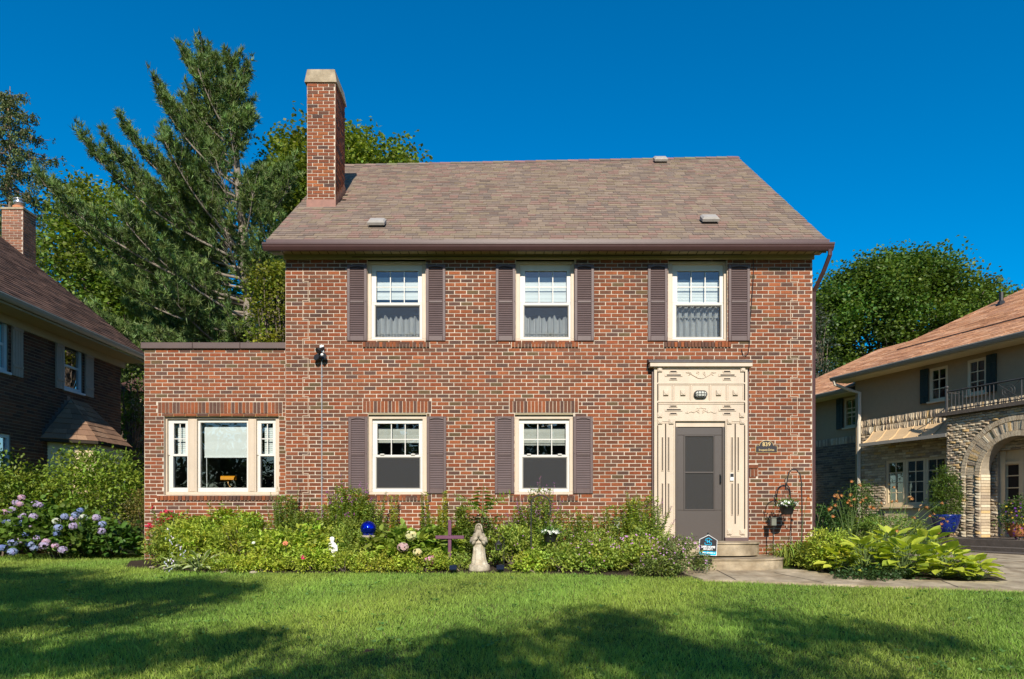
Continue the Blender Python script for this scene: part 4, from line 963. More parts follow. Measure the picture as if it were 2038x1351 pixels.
# small white figure
wd = 10.85; wx, wy = fx(661, wd), wd + CAMY; wz = gz(wx, wy) + .1
wsz = fz(1068, wd) - wz
ws = empty('white_statue', (wx, wy, wz), 'small white statue of a robed figure half hidden among the leaves', 'statue')
m = MB(); m.lathe((wx, wy, wz), [(r * wsz, z * wsz) for r, z in [(.14, 0), (.13, .2), (.12, .45), (.14, .6), (.165, .68), (.14, .76), (.065, .81), (.055, .83), (.088, .88), (.09, .93), (.06, .985), (.02, 1)]], 20, 1, .75, None, lambda a, z: 1 + .06 * math.sin(a * 6 + z * 12)); m.build('figure', 'statue_white', ws, True)
m = MB(); m.tube([(wx - .15 * wsz, wy, wz + .68 * wsz), (wx - .21 * wsz, wy - .06, wz + .52 * wsz), (wx - .08 * wsz, wy - .11, wz + .55 * wsz)], [.05 * wsz, .045 * wsz, .03 * wsz], 7); m.tube([(wx + .15 * wsz, wy, wz + .68 * wsz), (wx + .2 * wsz, wy - .06, wz + .5 * wsz), (wx + .04 * wsz, wy - .12, wz + .48 * wsz)], [.05 * wsz, .045 * wsz, .03 * wsz], 7); m.build('arms', 'statue_white', ws, True)
# gazing ball on a pedestal
gd = 11.05; gx, gy = fx(733, gd), gd + CAMY; gzz = fz(1052, gd); rb_ = 15.5 * gd / F
gb = empty('gazing_ball', (gx, gy, gz(gx, gy)), 'shiny cobalt blue gazing ball on a stone pedestal among the plants', 'gazing ball')
m = MB(); m.sphere((gx, gy, gzz), rb_, 24, 16); m.build('ball', 'gazing', gb, True)
m = MB(); b0 = gz(gx, gy); hh = gzz - rb_ * .85 - b0; m.lathe((gx, gy, b0), [(.13, 0), (.13, .04), (.07, .07), (.05, .15), (.065, hh * .5), (.045, hh * .75), (.06, hh - .05), (.11, hh - .03), (.11, hh)], 14); m.build('pedestal', 'statue', gb, True)
# purple cross
xd = 10.9; xx, xy = fx(895, xd), xd + CAMY
pc = empty('garden_cross', (xx, xy, gz(xx, xy)), 'purple painted wooden cross standing in the flower bed', 'cross')
m = MB(); w = 3.3 * xd / F; m.bbox(xx - w, xx + w, xy - .015, xy + .015, gz(xx, xy) - .02, fz(1035, xd)); m.build('upright', 'purple', pc)
m = MB(); m.bbox(fx(867, xd), fx(923.5, xd), xy - .034, xy - .0155, fz(1072.5, xd), fz(1065.5, xd)); m.build('crossbar', 'purple', pc)
# shepherd hooks with hanging baskets
def basket(name, loc, r, label, fl_seed, hang):
    b = empty(name, loc, label, 'hanging basket', 'white flower hanging baskets'); x, y, z = loc
    m = MB(); m.lathe((x, y, z), [(r * .62, 0), (r * .7, .015), (r * .98, r * 1.1), (r * 1.06, r * 1.12), (r * 1.06, r * 1.2), (r * .9, r * 1.2)], 20); m.build('pot', 'black_plastic', b, True)
    m = MB(); top = Vector((x, y, z + r * 1.2 + hang))
    for k in range(3):
        a = k * 2.1 + .4; m.tube([(x + r * math.cos(a), y + r * math.sin(a), z + r * 1.18), top], .003, 4)
    m.tube([top, top + Vector((0, 0, .03))], .004, 4); m.build('hanger', 'iron', b)
    n = 420; P = np.array([x, y, z + r * 1.2]) + RNG.normal(0, 1, (n, 3)) * [r * .62, r * .62, r * .30] + [0, 0, r * .22]
    leaves('foliage', P, rand_dir(n) + [0, 0, .3], RNG.uniform(.03, .055, n), .024, cols((.10, .19, .03), n), parent=b)
    n = 26; A = RNG.uniform(0, 6.28, n); R_ = r * np.sqrt(RNG.uniform(.05, 1.5, n)); P = np.stack([x + R_ * np.cos(A), y + R_ * np.sin(A) - r * .15, z + r * 1.65 - (R_ / r) ** 2 * r * .28 + RNG.normal(0, .02, n)], 1)
    flowers5('flower', P, np.tile([0, -.75, .6], (n, 1)) + RNG.normal(0, .3, (n, 3)), .030, (.80, .80, .80), (.55, .45, .5), b)
    return b
def flowers5(name, P, Nv, r, col, eye, parent, n_pet=5, mat='petal'):
    """flat open flowers: five petals round a small eye"""
    P = np.asarray(P, float); Nv = nrm(np.asarray(Nv, float)); k = len(P)
    a = nrm(np.cross(Nv, RNG.normal(0, 1, (k, 3)))); b = np.cross(Nv, a); PP = []; DD = []; UU = []
    for i in range(n_pet):
        t = 2 * math.pi * i / n_pet; d = a * math.cos(t) + b * math.sin(t) + Nv * .15; PP.append(P); DD.append(d); UU.append(Nv)
    PP, DD, UU = map(np.concatenate, (PP, DD, UU)); n = len(PP)
    return leaves(name, PP, DD, r, r * 1.0, cols(col, n, .06, .03), mat, parent, up=UU, roll=.05)
def hook(name, pts, label, extra=(), r=.0105):
    m = MB(); m.tube(pts, r, 7)
    for e in extra: m.tube(e, r * .9, 6)
    return tag(m.build(name, 'iron'), label, 'plant hook', 'black shepherd hooks')
hd_ = 10.85; hx0, hx1 = fx(1057, hd_), fx(1095, hd_); hy = hd_ + CAMY; ht = fz(985, hd_); R0 = (hx1 - hx0) / 2
pts = [(hx0, hy, gz(hx0, hy) - .05), (hx0, hy, ht - R0)] + [(hx0 + R0 - R0 * math.cos(t), hy, ht - R0 + R0 * math.sin(t)) for t in [math.pi * i / 10 for i in range(1, 11)]] + [(hx1, hy, ht - R0 - .12), (hx1 - .02, hy, ht - R0 - .16), (hx1 - .045, hy, ht - R0 - .14)]
hook('shepherd_hook', pts, 'black shepherd hook in front of the lower window beside the doorway')
basket('hanging_basket', (hx1, hy, fz(1079, hd_)), 15 * hd_ / F, 'hanging basket of white flowers on the hook in front of the lower window', 1, fz(1018, hd_) - fz(1060, hd_))
hd_ = 11.62; hy = hd_ + CAMY; q = lambda x, y: (fx(x, hd_), hy, fz(y, hd_))
pts = [(fx(1596, hd_), hy, -.05)] + [q(1596, 1000), q(1595, 960), q(1592, 943), q(1584, 934), q(1577, 934), q(1570, 940), q(1567, 952), q(1566, 960), q(1564, 968), q(1563, 973), q(1566, 975)]
hook('shepherd_hook', pts, 'tall black shepherd hook against the brick right of the doorway', ())
ar = [[q(1541, 986), q(1538, 988), q(1540, 990), q(1544, 988), q(1544, 978), q(1550, 969), q(1558, 965), q(1566, 965), q(1571, 970), q(1573, 980), q(1573, 988)], [q(1541, 990), q(1541, 1000)], [q(1563, 952), q(1562, 958), q(1564, 966)]]
m = MB()
for e in ar: m.tube(e, .008, 6)
tag(m.build('hanging_bracket', 'iron'), 'curved black iron bracket hanging from the tall shepherd hook', 'bracket')
basket('hanging_basket', (fx(1564, hd_), hy - .05, fz(1024, hd_)), 15 * hd_ / F, 'hanging basket of white flowers beside the doorway', 2, fz(966, hd_) - fz(1010, hd_))
# path light by the door
pd = 11.75; px_, py_ = fx(1539, pd), pd + CAMY
pt_ = empty('path_light', (px_, py_, 0), 'small square grey path light on a stake right of the front steps', 'path light')
m = MB(); m.tube([(px_, py_, -.1), (px_, py_, fz(1048, pd))], .010, 6); m.build('stake', 'iron', pt_)
m = MB(); m.bbox(px_ - .042, px_ + .042, py_ - .04, py_ + .04, fz(1046, pd), fz(1031, pd)); m.bbox(px_ - .05, px_ + .05, py_ - .05, py_ + .05, fz(1031, pd) + .001, fz(1029.5, pd)); m.build('lamp_head', surf('grey_lamp', (.16, .16, .13), .4, .1, 8), pt_)
# lantern on a hook stake
ld = 10.5; lx_, ly_ = fx(992, ld), ld + CAMY
ln = empty('garden_lantern', (lx_, ly_, gz(lx_, ly_)), 'small black garden lantern right of the praying statue', 'lantern')
q = lambda x, y: (fx(x, ld), ly_, fz(y, ld))
m = MB(); m.tube([(fx(1003, ld), ly_, gz(lx_, ly_) - .05), q(1003, 1090), q(1003, 1073), q(1000, 1067), q(995, 1066), q(992, 1070), q(992, 1075)], .006, 6); m.build('hook_stake', 'iron', ln)
zt, zb_ = fz(1076, ld), fz(1095, ld); r = .055
m = MB(); m.lathe((lx_, ly_, zt - .055), [(r * 1.25, 0), (r * 1.15, .008), (r * .35, .045), (r * .2, .055), (.006, .065)], 6); m.lathe((lx_, ly_, zb_), [(r * .8, 0), (r * .95, .006), (r * .95, .014), (r * .6, .016)], 6)
for k in range(6): a = k * math.pi / 3; m.tube([(lx_ + r * .8 * math.cos(a), ly_ + r * .8 * math.sin(a), zb_ + .012), (lx_ + r * math.cos(a), ly_ + r * math.sin(a), zt - .052)], .005, 5)
m.build('lantern_frame', 'iron', ln)
m = MB(); m.lathe((lx_, ly_, zb_ + .015), [(r * .72, 0), (r * .9, zt - zb_ - .07)], 6); m.build('glass', 'lantern_glass', ln)
def solar_spot(px, d, label):
    x, y = fx(px, d), d + CAMY; z = gz(x, y); o = empty('solar_spotlight', (x, y, z), label, 'spotlight', 'solar spotlights')
    m = MB(); m.tube([(x, y, z - .05), (x, y, z + .07)], .012, 6); m.tube([(x, y, z + .09), (x + .01, y + .08, z + .11)], [.03, .045], 10); m.build('body', 'black_plastic', o)
    m = MB(); m.obox((x, y - .045, z + .105), (.055, 0, 0), (0, .035, .03), (0, -.006, .007)); m.build('solar_panel', 'solar', o)
solar_spot(902, 10.48, 'small black solar spotlight on the lawn edge left of the praying statue'); solar_spot(995.5, 10.5, 'small black solar spotlight on the lawn edge below the lantern')
# security yard sign
yd = 10.45; x0, x1 = fx(1390.5, yd), fx(1426, yd); yy = yd + CAMY; W_ = x1 - x0; cxs = (x0 + x1) / 2; zb_, zs, zt = fz(1105, yd), fz(1074, yd), fz(1064, yd)
ys = empty('yard_sign', (cxs, yy, gz(cxs, yy)), 'house shaped black and blue security yard sign in front of the steps', 'sign')
tilt = math.radians(-3)
def TS(a, b, c): a2, c2 = a - cxs, c - zb_; return (cxs + a2 * math.cos(tilt) + c2 * math.sin(-tilt) * 1.0, yy + b, zb_ - a2 * math.sin(-tilt) * 1.0 + c2 * math.cos(tilt))
def pent(e, zlo, zhi=None): return [(x0 + e, zlo), (x1 - e, zlo), (x1 - e, zs - e * .3), (cxs, zt - e * 1.1), (x0 + e, zs - e * .3)]
m = MB(TS); m.prism(pent(0, zb_), -.004, .004); m.build('border', 'white', ys)
m = MB(TS); m.prism(pent(.007, zb_ + (zs - zb_) * .26), -.0065, -.0042); m.build('upper_panel', 'sign_black', ys)
m = MB(TS); m.prism([(x0 + .007, zb_ + .014), (x0 + .018, zb_ + .006), (x1 - .018, zb_ + .006), (x1 - .007, zb_ + .014), (x1 - .007, zb_ + (zs - zb_) * .258), (x0 + .007, zb_ + (zs - zb_) * .258)], -.0065, -.0042); m.build('lower_panel', 'sign_blue', ys)
hgt = zt - zb_
text_obj('sign_text', 'SAFE HOME', W_ * .165, 'white', ys, (cxs, -.0075, zb_ + hgt * .405), TS, .0006, .0016, .92)
text_obj('sign_text', 'SECURITY', W_ * .13, 'white', ys, (cxs, -.0075, zb_ + hgt * .295), TS, .0006, .0012, .92)
text_obj('emblem_letter', 'H', W_ * .24, 'sign_blue', ys, (cxs, -.0075, zb_ + hgt * .665), TS, .0006, .002)
m = MB(TS); zc_ = zb_ + hgt * .665
def bar(pts):
    for (a, b), (c, d) in zip(pts, pts[1:]):
        v = Vector((c - a, 0, d - b)); L_ = v.length; v.normalize(); nn = Vector((-v.z, 0, v.x)); mid = Vector(((a + c) / 2, -.0072, (b + d) / 2)); m.obox(mid, v * (L_ / 2 + .003), nn * .0042, (0, .0006, 0))
u = W_ / 20
bar([(cxs - 2.2 * u, zc_ + .6 * u), (cxs - 3.6 * u, zc_ + 1.4 * u), (cxs - 3.4 * u, zc_ + 2.4 * u), (cxs, zc_ + 4.2 * u), (cxs + 3.6 * u, zc_ + 2.0 * u)])
bar([(cxs - 3.8 * u, zc_ - 1.4 * u), (cxs - 3.8 * u, zc_ - 3.4 * u), (cxs + 3.4 * u, zc_ - 3.6 * u), (cxs + 3.6 * u, zc_ - 1.4 * u), (cxs + 2.4 * u, zc_ - 1.0 * u)]); m.build('emblem_house', 'sign_blue', ys)
m = MB(TS)
for a, b in ((-.40, -.33), (-.32, -.22), (-.21, -.13), (-.06, .02), (.03, .12), (.135, .24), (.25, .40)): m.box(cxs + a * W_, cxs + b * W_, -.0072, -.0066, zb_ + hgt * .105, zb_ + hgt * .145)
m.build('small_print', 'white', ys)
m = MB(); m.tube([(cxs - .01, yy + .008, gz(cxs, yy) - .05), (cxs, yy + .008, zt + .008)], .007, 6); m.build('stake', 'grey_pipe', ys)
m = MB(); m.bbox(cxs - .012 + .008, cxs + .014 + .008, yy - .004, yy + .014, zt - .002, zt + .03); m.build('stake_cap', 'black_plastic', ys)
# a few pale stones on the bed edge and a dry leaf on the lawn
for k, (px, d, lab) in enumerate(((302, 11.0, 'small pale stone on the lawn by the extension corner'), (332, 10.75, 'larger pale stone at the left end of the flower bed'), (444, 10.5, 'small pale stone below the variegated hosta'), (505, 10.47, 'small buff stone at the bed edge under the left plants'))):
    x, y = fx(px, d), d + CAMY; m = MB(); m.sphere((x, y, gz(x, y) + .03), .035 + .01 * (k % 2), 9, 6, 1.4, 1, .6); tag(m.build('stone', 'statue'), lab, 'stone', 'pale stones by the flower bed')
lx_, ly_ = fx(734, 5.85), 5.85 + CAMY
tag(leaves('dry_leaf', [(lx_ - .04, ly_, gz(lx_, ly_) + .075)], [(1, .2, .15)], .10, .075, (.30, .12, .06), tpl='lobed', roll=.1), 'curled reddish brown dry leaf lying on the lawn', 'leaf')

# ================================================================== neighbour's house on the left (its side wall faces the gap)
LX = -10.2
lh = empty('neighbour_house', (-12, 1.5, 0), 'dark brown brick neighbouring house with beige shutters at the left edge', 'house')
T_lh = lambda s, o, z: (LX + o, s, z)
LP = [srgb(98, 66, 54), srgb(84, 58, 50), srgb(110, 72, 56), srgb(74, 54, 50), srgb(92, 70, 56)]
lholes = [(3.50, 4.17, 3.72, 4.82), (0.75, 1.78, 3.72, 4.82), (0.75, 1.85, 1.1, 2.46)]
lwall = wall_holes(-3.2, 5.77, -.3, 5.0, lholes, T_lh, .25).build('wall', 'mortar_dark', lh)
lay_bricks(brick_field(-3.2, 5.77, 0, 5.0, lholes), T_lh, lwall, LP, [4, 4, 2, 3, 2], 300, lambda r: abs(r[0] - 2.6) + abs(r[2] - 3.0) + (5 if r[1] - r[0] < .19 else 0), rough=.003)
m = MB(); m.box(-18.2, LX - .01, 5.5, 5.76, -.3, 5.0); m.box(-18.2, -17.9, -3.2, 5.5, -.3, 5); m.box(-18.2, LX - .26, -3.2, -2.9, -.3, 5)
m.add([(LX, 5.765, 5.0), (-18.2, 5.765, 5.0), (-14.2, 5.765, 8.3)], [(0, 1, 2)]); m.build('rear_wall', 'mortar_dark', lh)
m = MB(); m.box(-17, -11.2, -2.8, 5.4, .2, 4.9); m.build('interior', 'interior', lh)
r0, r1, r2, r3 = (-9.66, -3.5, 5.06), (-9.66, 6.15, 5.06), (-14.2, 6.15, 8.72), (-14.2, -3.5, 8.72)
m = MB(); dz = .12
m.add([r0, r1, r2, r3, (-18.7, 6.15, 5.06), (-18.7, -3.5, 5.06)] + [(x, y, z - dz) for x, y, z in (r0, r1, r2, r3, (-18.7, 6.15, 5.06), (-18.7, -3.5, 5.06))],
      [(0, 1, 2, 3), (3, 2, 4, 5), (6, 9, 8, 7), (9, 11, 10, 8), (0, 6, 7, 1), (1, 7, 8, 2), (2, 8, 10, 4), (0, 3, 9, 6)])
lroof = m.build('roof', 'roof_under', lh)
LRP = [srgb(96, 74, 64), srgb(84, 64, 56), srgb(104, 80, 70), srgb(76, 60, 54)]
shingle_roof(r0, r1, r2, r3, lroof, LRP, [3, 3, 2, 2], 300, .15, .34, .012)
m = MB(); n = len(gp); gq = [(-9.66 + (-y - .30), z - 5.472 + 5.02) for y, z in gp]
m.add([(x, -3.5, z) for x, z in gq] + [(x, 6.12, z) for x, z in gq], [(i, i + 1, n + i + 1, n + i) for i in range(n - 1)] + [tuple(range(n)), tuple(range(2 * n - 1, n - 1, -1))]); m.build('gutter', 'gutter_grey', lh)
m = MB(); m.box(LX + .002, -9.67, -3.4, 6.05, 4.86, 4.90); m.box(LX + .012, LX + .05, -3.2, 5.9, 4.68, 4.858); m.build('soffit', 'soffit', lh)
def side_window(root, T, s0, s1, z0, z1, trim, mid=True, panes=None, rec=.06, glass='glass_far'):
    m = MB(T); e = .07
    for a, b, c, d in ((s0, s1, z1 - e, z1), (s0, s1, z0, z0 + e), (s0, s0 + e, z0 + e, z1 - e), (s1 - e, s1, z0 + e, z1 - e)): m.box(a, b, -rec, -.02, c, d)
    if mid: m.box(s0 + e, s1 - e, -rec - .01, -.04, (z0 + z1) / 2 - .025, (z0 + z1) / 2 + .025)
    m.box(s0 - .05, s1 + .05, -.05, .05, z0 - .05, z0 - .002)
    w = m.build('window', trim, root)
    nx, nz = panes or (1, 2); q = MB(T)
    A, B, C_, D = s0 + e, s1 - e, z0 + e, z1 - e
    for i in range(1, nx): x = lerp(A, B, i / nx); q.box(x - .012, x + .012, -rec + .01, -rec + .03, C_, D)
    if panes:
        for j in range(1, nz): z = lerp(C_, D, j / nz); q.box(A, B, -rec + .011, -rec + .029, z - .012, z + .012)
        q.build('muntin', trim, w)
    for i in range(nx):
        for j in range(nz): MB(T).box(lerp(A, B, i / nx), lerp(A, B, (i + 1) / nx), -rec - .004, -rec, lerp(C_, D, j / nz), lerp(C_, D, (j + 1) / nz)).build('pane', glass, w)
    return w
for h in lholes: side_window(lh, T_lh, *h, 'bluewhite')
def plank_shutter(root, T, s0, s1, z0, z1, mat, n=4):
    m = MB(T); w = (s1 - s0) / n
    for i in range(n): m.bbox(s0 + i * w, s0 + (i + 1) * w - .006, .045, .008, z0, z1, .004)
    sh_ = m.build('shutter', mat, root)
    m = MB(T)
    for z in (z0 + .18, z1 - .22): m.box(s0 + .01, s1 - .01, .046, .062, z, z + .05)
    m.build('batten', mat, sh_)
for a, b in ((3.20, 3.46), (4.25, 4.55), (1.86, 2.16)): plank_shutter(lh, T_lh, a, b, 3.68, 4.84, 'beige_shutter')
# bay
bay = [(-10.2, 2.95), (-9.45, 3.5), (-9.45, 4.55), (-10.2, 5.15)]
m = MB(); m.prism_z(bay, -.3, 2.5); bw = m.build('bay_wall', 'tan_trim', lh)
ev = [Vector((-10.2, 2.72, 2.50)), Vector((-9.33, 3.36, 2.50)), Vector((-9.33, 4.72, 2.50)), Vector((-10.2, 5.42, 2.50))]; ap, ap2 = Vector((-10.2, 3.75, 3.52)), Vector((-10.2, 4.35, 3.52))
m = MB(); m.add(ev + [ap, ap2], [(0, 1, 4), (1, 2, 5, 4), (2, 3, 5)]); m.add([v - Vector((0, 0, .06)) for v in ev] + ev, [(0, 1, 2, 3), (0, 4, 5, 1), (1, 5, 6, 2), (2, 6, 7, 3)]); br = m.build('bay_roof', 'roof_under', lh)
for a, b, c, d in ((ev[0], ev[1], ap, ap), (ev[1], ev[2], ap2, ap), (ev[2], ev[3], ap2, ap2)): shingle_roof(a, b, c, d, br, [srgb(142, 110, 88), srgb(126, 98, 80), srgb(150, 120, 98)], [2, 2, 1], 0, .17, .3, .014)
m = MB()
for k in range(9): y = lerp(2.78, 3.7, k / 9); z = lerp(2.56, 3.5, k / 9); m.box(LX + .009, LX + .014, y, y + .115, z - .1, z + .17)
m.build('step_flashing', 'lead', br)
# chimney on the far gable
cx0, cx1, cy0, cy1 = -13.66, -13.10, 6.25, 6.75
m = MB(); m.box(cx0, cx1, cy0, cy1, -.3, 9.02); lc = m.build('chimney', 'mortar', lh)
for T, a, b in ((lambda s, o, z: (s, cy0 - o, z), cx0, cx1), (lambda s, o, z: (cx1 + o, s, z), cy0, cy1)): lay_bricks(brick_field(a, b, 6.8, 9.02, []), T, lc, [srgb(150, 100, 76), srgb(128, 88, 72), srgb(120, 84, 66)], [2, 2, 2], 120, lambda r: -r[2])
m = MB(); m.bbox(cx0 - .03, cx1 + .03, cy0 - .03, cy1 + .03, 9.021, 9.08); m.build('chimney_cap', 'cap', lc)
m = MB(); m.lathe(((cx0 + cx1) / 2, (cy0 + cy1) / 2, 9.08), [(.16, 0), (.15, .12), (.13, .13)], 14); m.build('flue_pot', 'terracotta', lc, True)
m = MB(); m.lathe(((cx0 + cx1) / 2, (cy0 + cy1) / 2, 9.20), [(.11, 0), (.11, .08), (.135, .09), (.135, .13), (.10, .135), (.10, .18), (.14, .185), (.13, .21), (.02, .23)], 14); m.build('flue_cap', 'steel', lc, True)
# garage behind, mostly hidden by the extension
gr = empty('rear_garage', (-10, 11.5, 0), 'cream garage with maroon roof glimpsed behind the extension at left', 'garage')
m = MB(); m.box(-12.1, -7.5, 9.6, 14, -.2, 4.72); m.build('wall', 'cream', gr)
m = MB(); m.add([(-12.5, 9.3, 4.72), (-7.0, 9.3, 4.72), (-7.0, 14.3, 4.72), (-12.5, 14.3, 4.72), (-9.75, 9.3, 5.7), (-9.75, 14.3, 5.7), (-12.5, 9.3, 4.86), (-7, 9.3, 4.86), (-7, 14.3, 4.86), (-12.5, 14.3, 4.86), (-9.75, 9.3, 5.85), (-9.75, 14.3, 5.85)],
  [(6, 10, 11, 9), (10, 7, 8, 11), (0, 1, 4), (0, 6, 9, 3), (1, 2, 8, 7), (0, 4, 10, 6), (4, 1, 7, 10), (3, 2, 5), (0, 3, 5, 4), (4, 5, 2, 1)]); m.build('roof', 'maroon', gr)

# ================================================================== neighbour's house on the right, turned towards the drive
rh = empty('stone_neighbour_house', (13, 7, 0), 'stone and tan stucco neighbouring house with arched porch and orange brown roof at right', 'house')
AX, AN, AO = Vector((.347, -.938, 0)), Vector((-.938, -.347, 0)), Vector((10.75, 8.97, 0))
def TR(s, o, z): p = AO + AX * s + AN * o; return (p.x, p.y, z)
def TRo(off): return lambda s, o, z: TR(s, o + off, z)
SP = [srgb(202, 184, 156), srgb(188, 168, 140), srgb(212, 198, 172), srgb(178, 160, 136), srgb(206, 174, 124), srgb(160, 143, 124), srgb(195, 177, 150)]
SW = [4, 4, 3, 3, 1, 3, 4]
rhol = [(.87, 3.45, 1.14, 2.44), (2.27, 2.80, 3.97, 4.88), (3.34, 3.85, 3.97, 4.88), (4.15, 6.2, .30, 2.45)]
bw_ = wall_holes(0, 10, -.3, 3.30, rhol, TR, .25).build('stone_wall', 'mortar_tan', rh)
lay_bricks(brick_field(0, 7.5, 0, 3.28, rhol, .078, .24, .012), TR, bw_, SP, SW, 300, lambda r: r[0] + (5 if r[1] - r[0] < .2 else 0), 'stone', .02, .012, 'stone', .006)
belt = [(.06 * i + .003, .06 * i + .053, 3.30, 3.52) for i in range(118)] + [(.055 * i + .003, .055 * i + .049, 3.535, 3.74) for i in range(128)]
lay_bricks(belt, TR, bw_, SP, SW, 120, lambda r: r[0], 'stone', .022, .012, 'belt_stone', .005)
wall_holes(0, 10, 3.30, 5.12, rhol, TRo(-.012), .25).build('stucco_wall', 'stucco', rh)
wgh = [(-1.34, -.77, 3.72, 4.68)]
ww = wall_holes(-4.6, 0, -.3, 3.2, [], TRo(-.7), .25).build('stone_wall', 'mortar_tan', rh)
lay_bricks(brick_field(-4.6, 0, 0, 3.2, [], .078, .24, .012), TRo(-.7), ww, [srgb(120, 108, 96), srgb(104, 94, 86), srgb(134, 118, 102)], [2, 2, 1], 0, None, 'stone', .01, .006, 'stone', .004)
lay_bricks([(-4.6 + .06 * i, -4.6 + .06 * i + .05, 3.2, 3.42) for i in range(76)], TRo(-.7), ww, SP, SW, 0, None, 'stone', .02, .01, 'belt_stone', .004)
wall_holes(-4.6, 0, 3.2, 4.95, wgh, TRo(-.705), .25).build('stucco_wall', 'stucco', rh)
m = MB(TR); m.box(-.25, -.001, -.7, -.02, -.3, 5.1); m.box(-4.6, 10, -7.6, -7.3, -.3, 5.0); m.box(9.8, 10, -7.3, -.3, -.3, 5); m.box(-4.6, -4.4, -7.3, -1.0, -.3, 5); m.build('end_wall', 'stucco', rh)
m = MB(TR); m.box(-4.2, 9.7, -7.0, -1.3, 0.1, 4.8); m.build('interior', 'interior', rh)
side_window(rh, TR, 2.27, 2.80, 3.97, 4.88, 'tan_trim', False, (2, 3)); side_window(rh, TR, 3.34, 3.85, 3.97, 4.88, 'tan_trim', False, (2, 3)); side_window(rh, TRo(-.7), *wgh[0], 'tan_trim', True, (2, 3))
for a, b in zip((.87, 1.51, 2.15, 2.79), (1.50, 2.14, 2.78, 3.43)): side_window(rh, TR, a, b, 1.14, 2.44, 'tan_trim', False, (2, 4))
m = MB(TR); m.box(.80, 3.5, .03, .12, 1.04, 1.088); m.box(.87, 3.4, .025, .05, .35, 1.03); m.build('window_panel', 'tan_trim', rh)
for T, a, b, z0, z1 in ((TR, 2.02, 2.26, 3.95, 4.9), (TR, 3.87, 4.12, 3.95, 4.9), (TRo(-.7), -1.62, -1.35, 3.7, 4.7), (TRo(-.7), -.76, -.5, 3.7, 4.7)): plank_shutter(rh, T, a, b, z0, z1, 'green_shutter', 2)
# canopy over the window
m = MB(TR); pr_ = [(0, 3.38), (.09, 3.29), (.21, 3.15), (.33, 3.05), (.47, 2.98)]
V = [(s, o, z) for s in (.45, 3.18) for o, z in pr_]; m.add(V, [(i, i + 1, 6 + i, 5 + i) for i in range(4)]); m.add([(s, o, z - .05) for s, o, z in V], [(5 + i, 6 + i, i + 1, i) for i in range(4)])
cn_ = m.build('canopy', 'tan_metal', rh)
for k in range(7):
    s = lerp(.47, 3.16, k / 6); m = MB(TR); m.add([(s - .008, o, z) for o, z in pr_] + [(s - .008, o, z + .03) for o, z in pr_] + [(s + .008, o, z) for o, z in pr_] + [(s + .008, o, z + .03) for o, z in pr_], [(a + i, a + i + 1, b + i + 1, b + i) for a, b in ((0, 5), (10, 15), (5, 15)) for i in range(4)]); m.build('seam', 'tan_metal', cn_)

m = MB(TR); m.box(.43, 3.17, .47, .56, 2.89, 2.98); m.build('canopy_gutter', 'gutter_grey', cn_)
# arched porch
PO, SC_, HW, SPZ, FZ = 0.5, 5.30, .87, 1.85, .28
TRs = lambda s, o, z: TR(s - .38, o, z)
poly = [(3.54, FZ - .4), (SC_ - HW, FZ - .4), (SC_ - HW, SPZ)] + [(SC_ - HW * math.cos(t), SPZ + HW * math.sin(t)) for t in [math.pi * i / 18 for i in range(1, 18)]] + [(SC_ + HW, SPZ), (SC_ + HW, FZ - .4), (7.1, FZ - .4), (7.1, 3.42), (3.54, 3.42)]
TP = lambda s, o, z: TRs(s, o + PO, z)
m = MB(TP); m.prism(poly, 0, -.34); pch = m.build('porch_wall', 'mortar_tan', rh)
def outside(r):
    x, z = (r[0] + r[1]) / 2 - SC_, (r[2] + r[3]) / 2
    return (z < SPZ and abs(x) > HW + .52) or (z >= SPZ and math.hypot(x, z - SPZ) > HW + .52)
lay_bricks([r for r in brick_field(3.54, 7.1, FZ - .3, 3.40, [], .066, .17, .012) if outside(r)], TP, pch, SP, SW, 260, lambda r: r[0], 'stone', .022, .013, 'stone', .006)
vs = MB(); pinv = world_of(pch).inverted()
def vous(r0, r1, t0, t1, z0, pr, c, name):
    P = [(SC_ - r * math.cos(t), SPZ + r * math.sin(t)) for r, t in ((r0, t0), (r1, t0), (r1, t1), (r0, t1))]
    q = MB(TP); q.prism(P, pr, -.02, c); q.build(name, 'stone', pch)
for r0, r1, w, pr, nm, palx in ((HW + .002, HW + .13, .078, .035, 'voussoir', [SP[0], SP[6], SP[1]]), (HW + .14, HW + .36, .062, .02, 'arch_stone', SP), (HW + .37, HW + .49, .085, .035, 'voussoir', [SP[0], SP[6], SP[1]])):
    nn = int(math.pi * (r0 + r1) / 2 / w)
    for i in range(nn): vous(r0, r1, math.pi * (i + .06) / nn, math.pi * (i + .94) / nn, SPZ, pr + random.uniform(-.008, .012) * (2 if nm == 'arch_stone' else .3), random.choice(palx), nm)
jb = []
for s in (-1, 1):
    for r0, r1, hgt, pr in ((HW + .002, HW + .13, .075, .035), (HW + .14, HW + .36, .066, .025), (HW + .37, HW + .49, .075, .035)):
        z = FZ
        while z < SPZ - .02:
            a, b = (SC_ - r1, SC_ - r0) if s < 0 else (SC_ + r0, SC_ + r1); jb.append((a, b, z + .005, min(SPZ, z + hgt) - .004, pr + random.uniform(-.006, .01))); z += hgt
lay_bricks(jb, TP, pch, SP, SW, 200, lambda r: r[0], 'stone', .03, .003, 'jamb_stone', .003)
m = MB(TP)
for i in range(24):   # reveal bricks of the arch
    z = FZ + i * .075
    if z < SPZ - .06: m.box(SC_ - HW - .0, SC_ - HW + .012, -.33, -.01, z + .004, z + .068, random.choice(SP))
tag(m.build('reveal_stone', 'stone', pch), kind='stuff')
m = MB(TRs); m.box(3.54, 3.8, .01, .15, -.3, 3.41); m.box(6.9, 7.1, .01, .15, -.3, 3.41); m.build('porch_side', 'stone', pch)
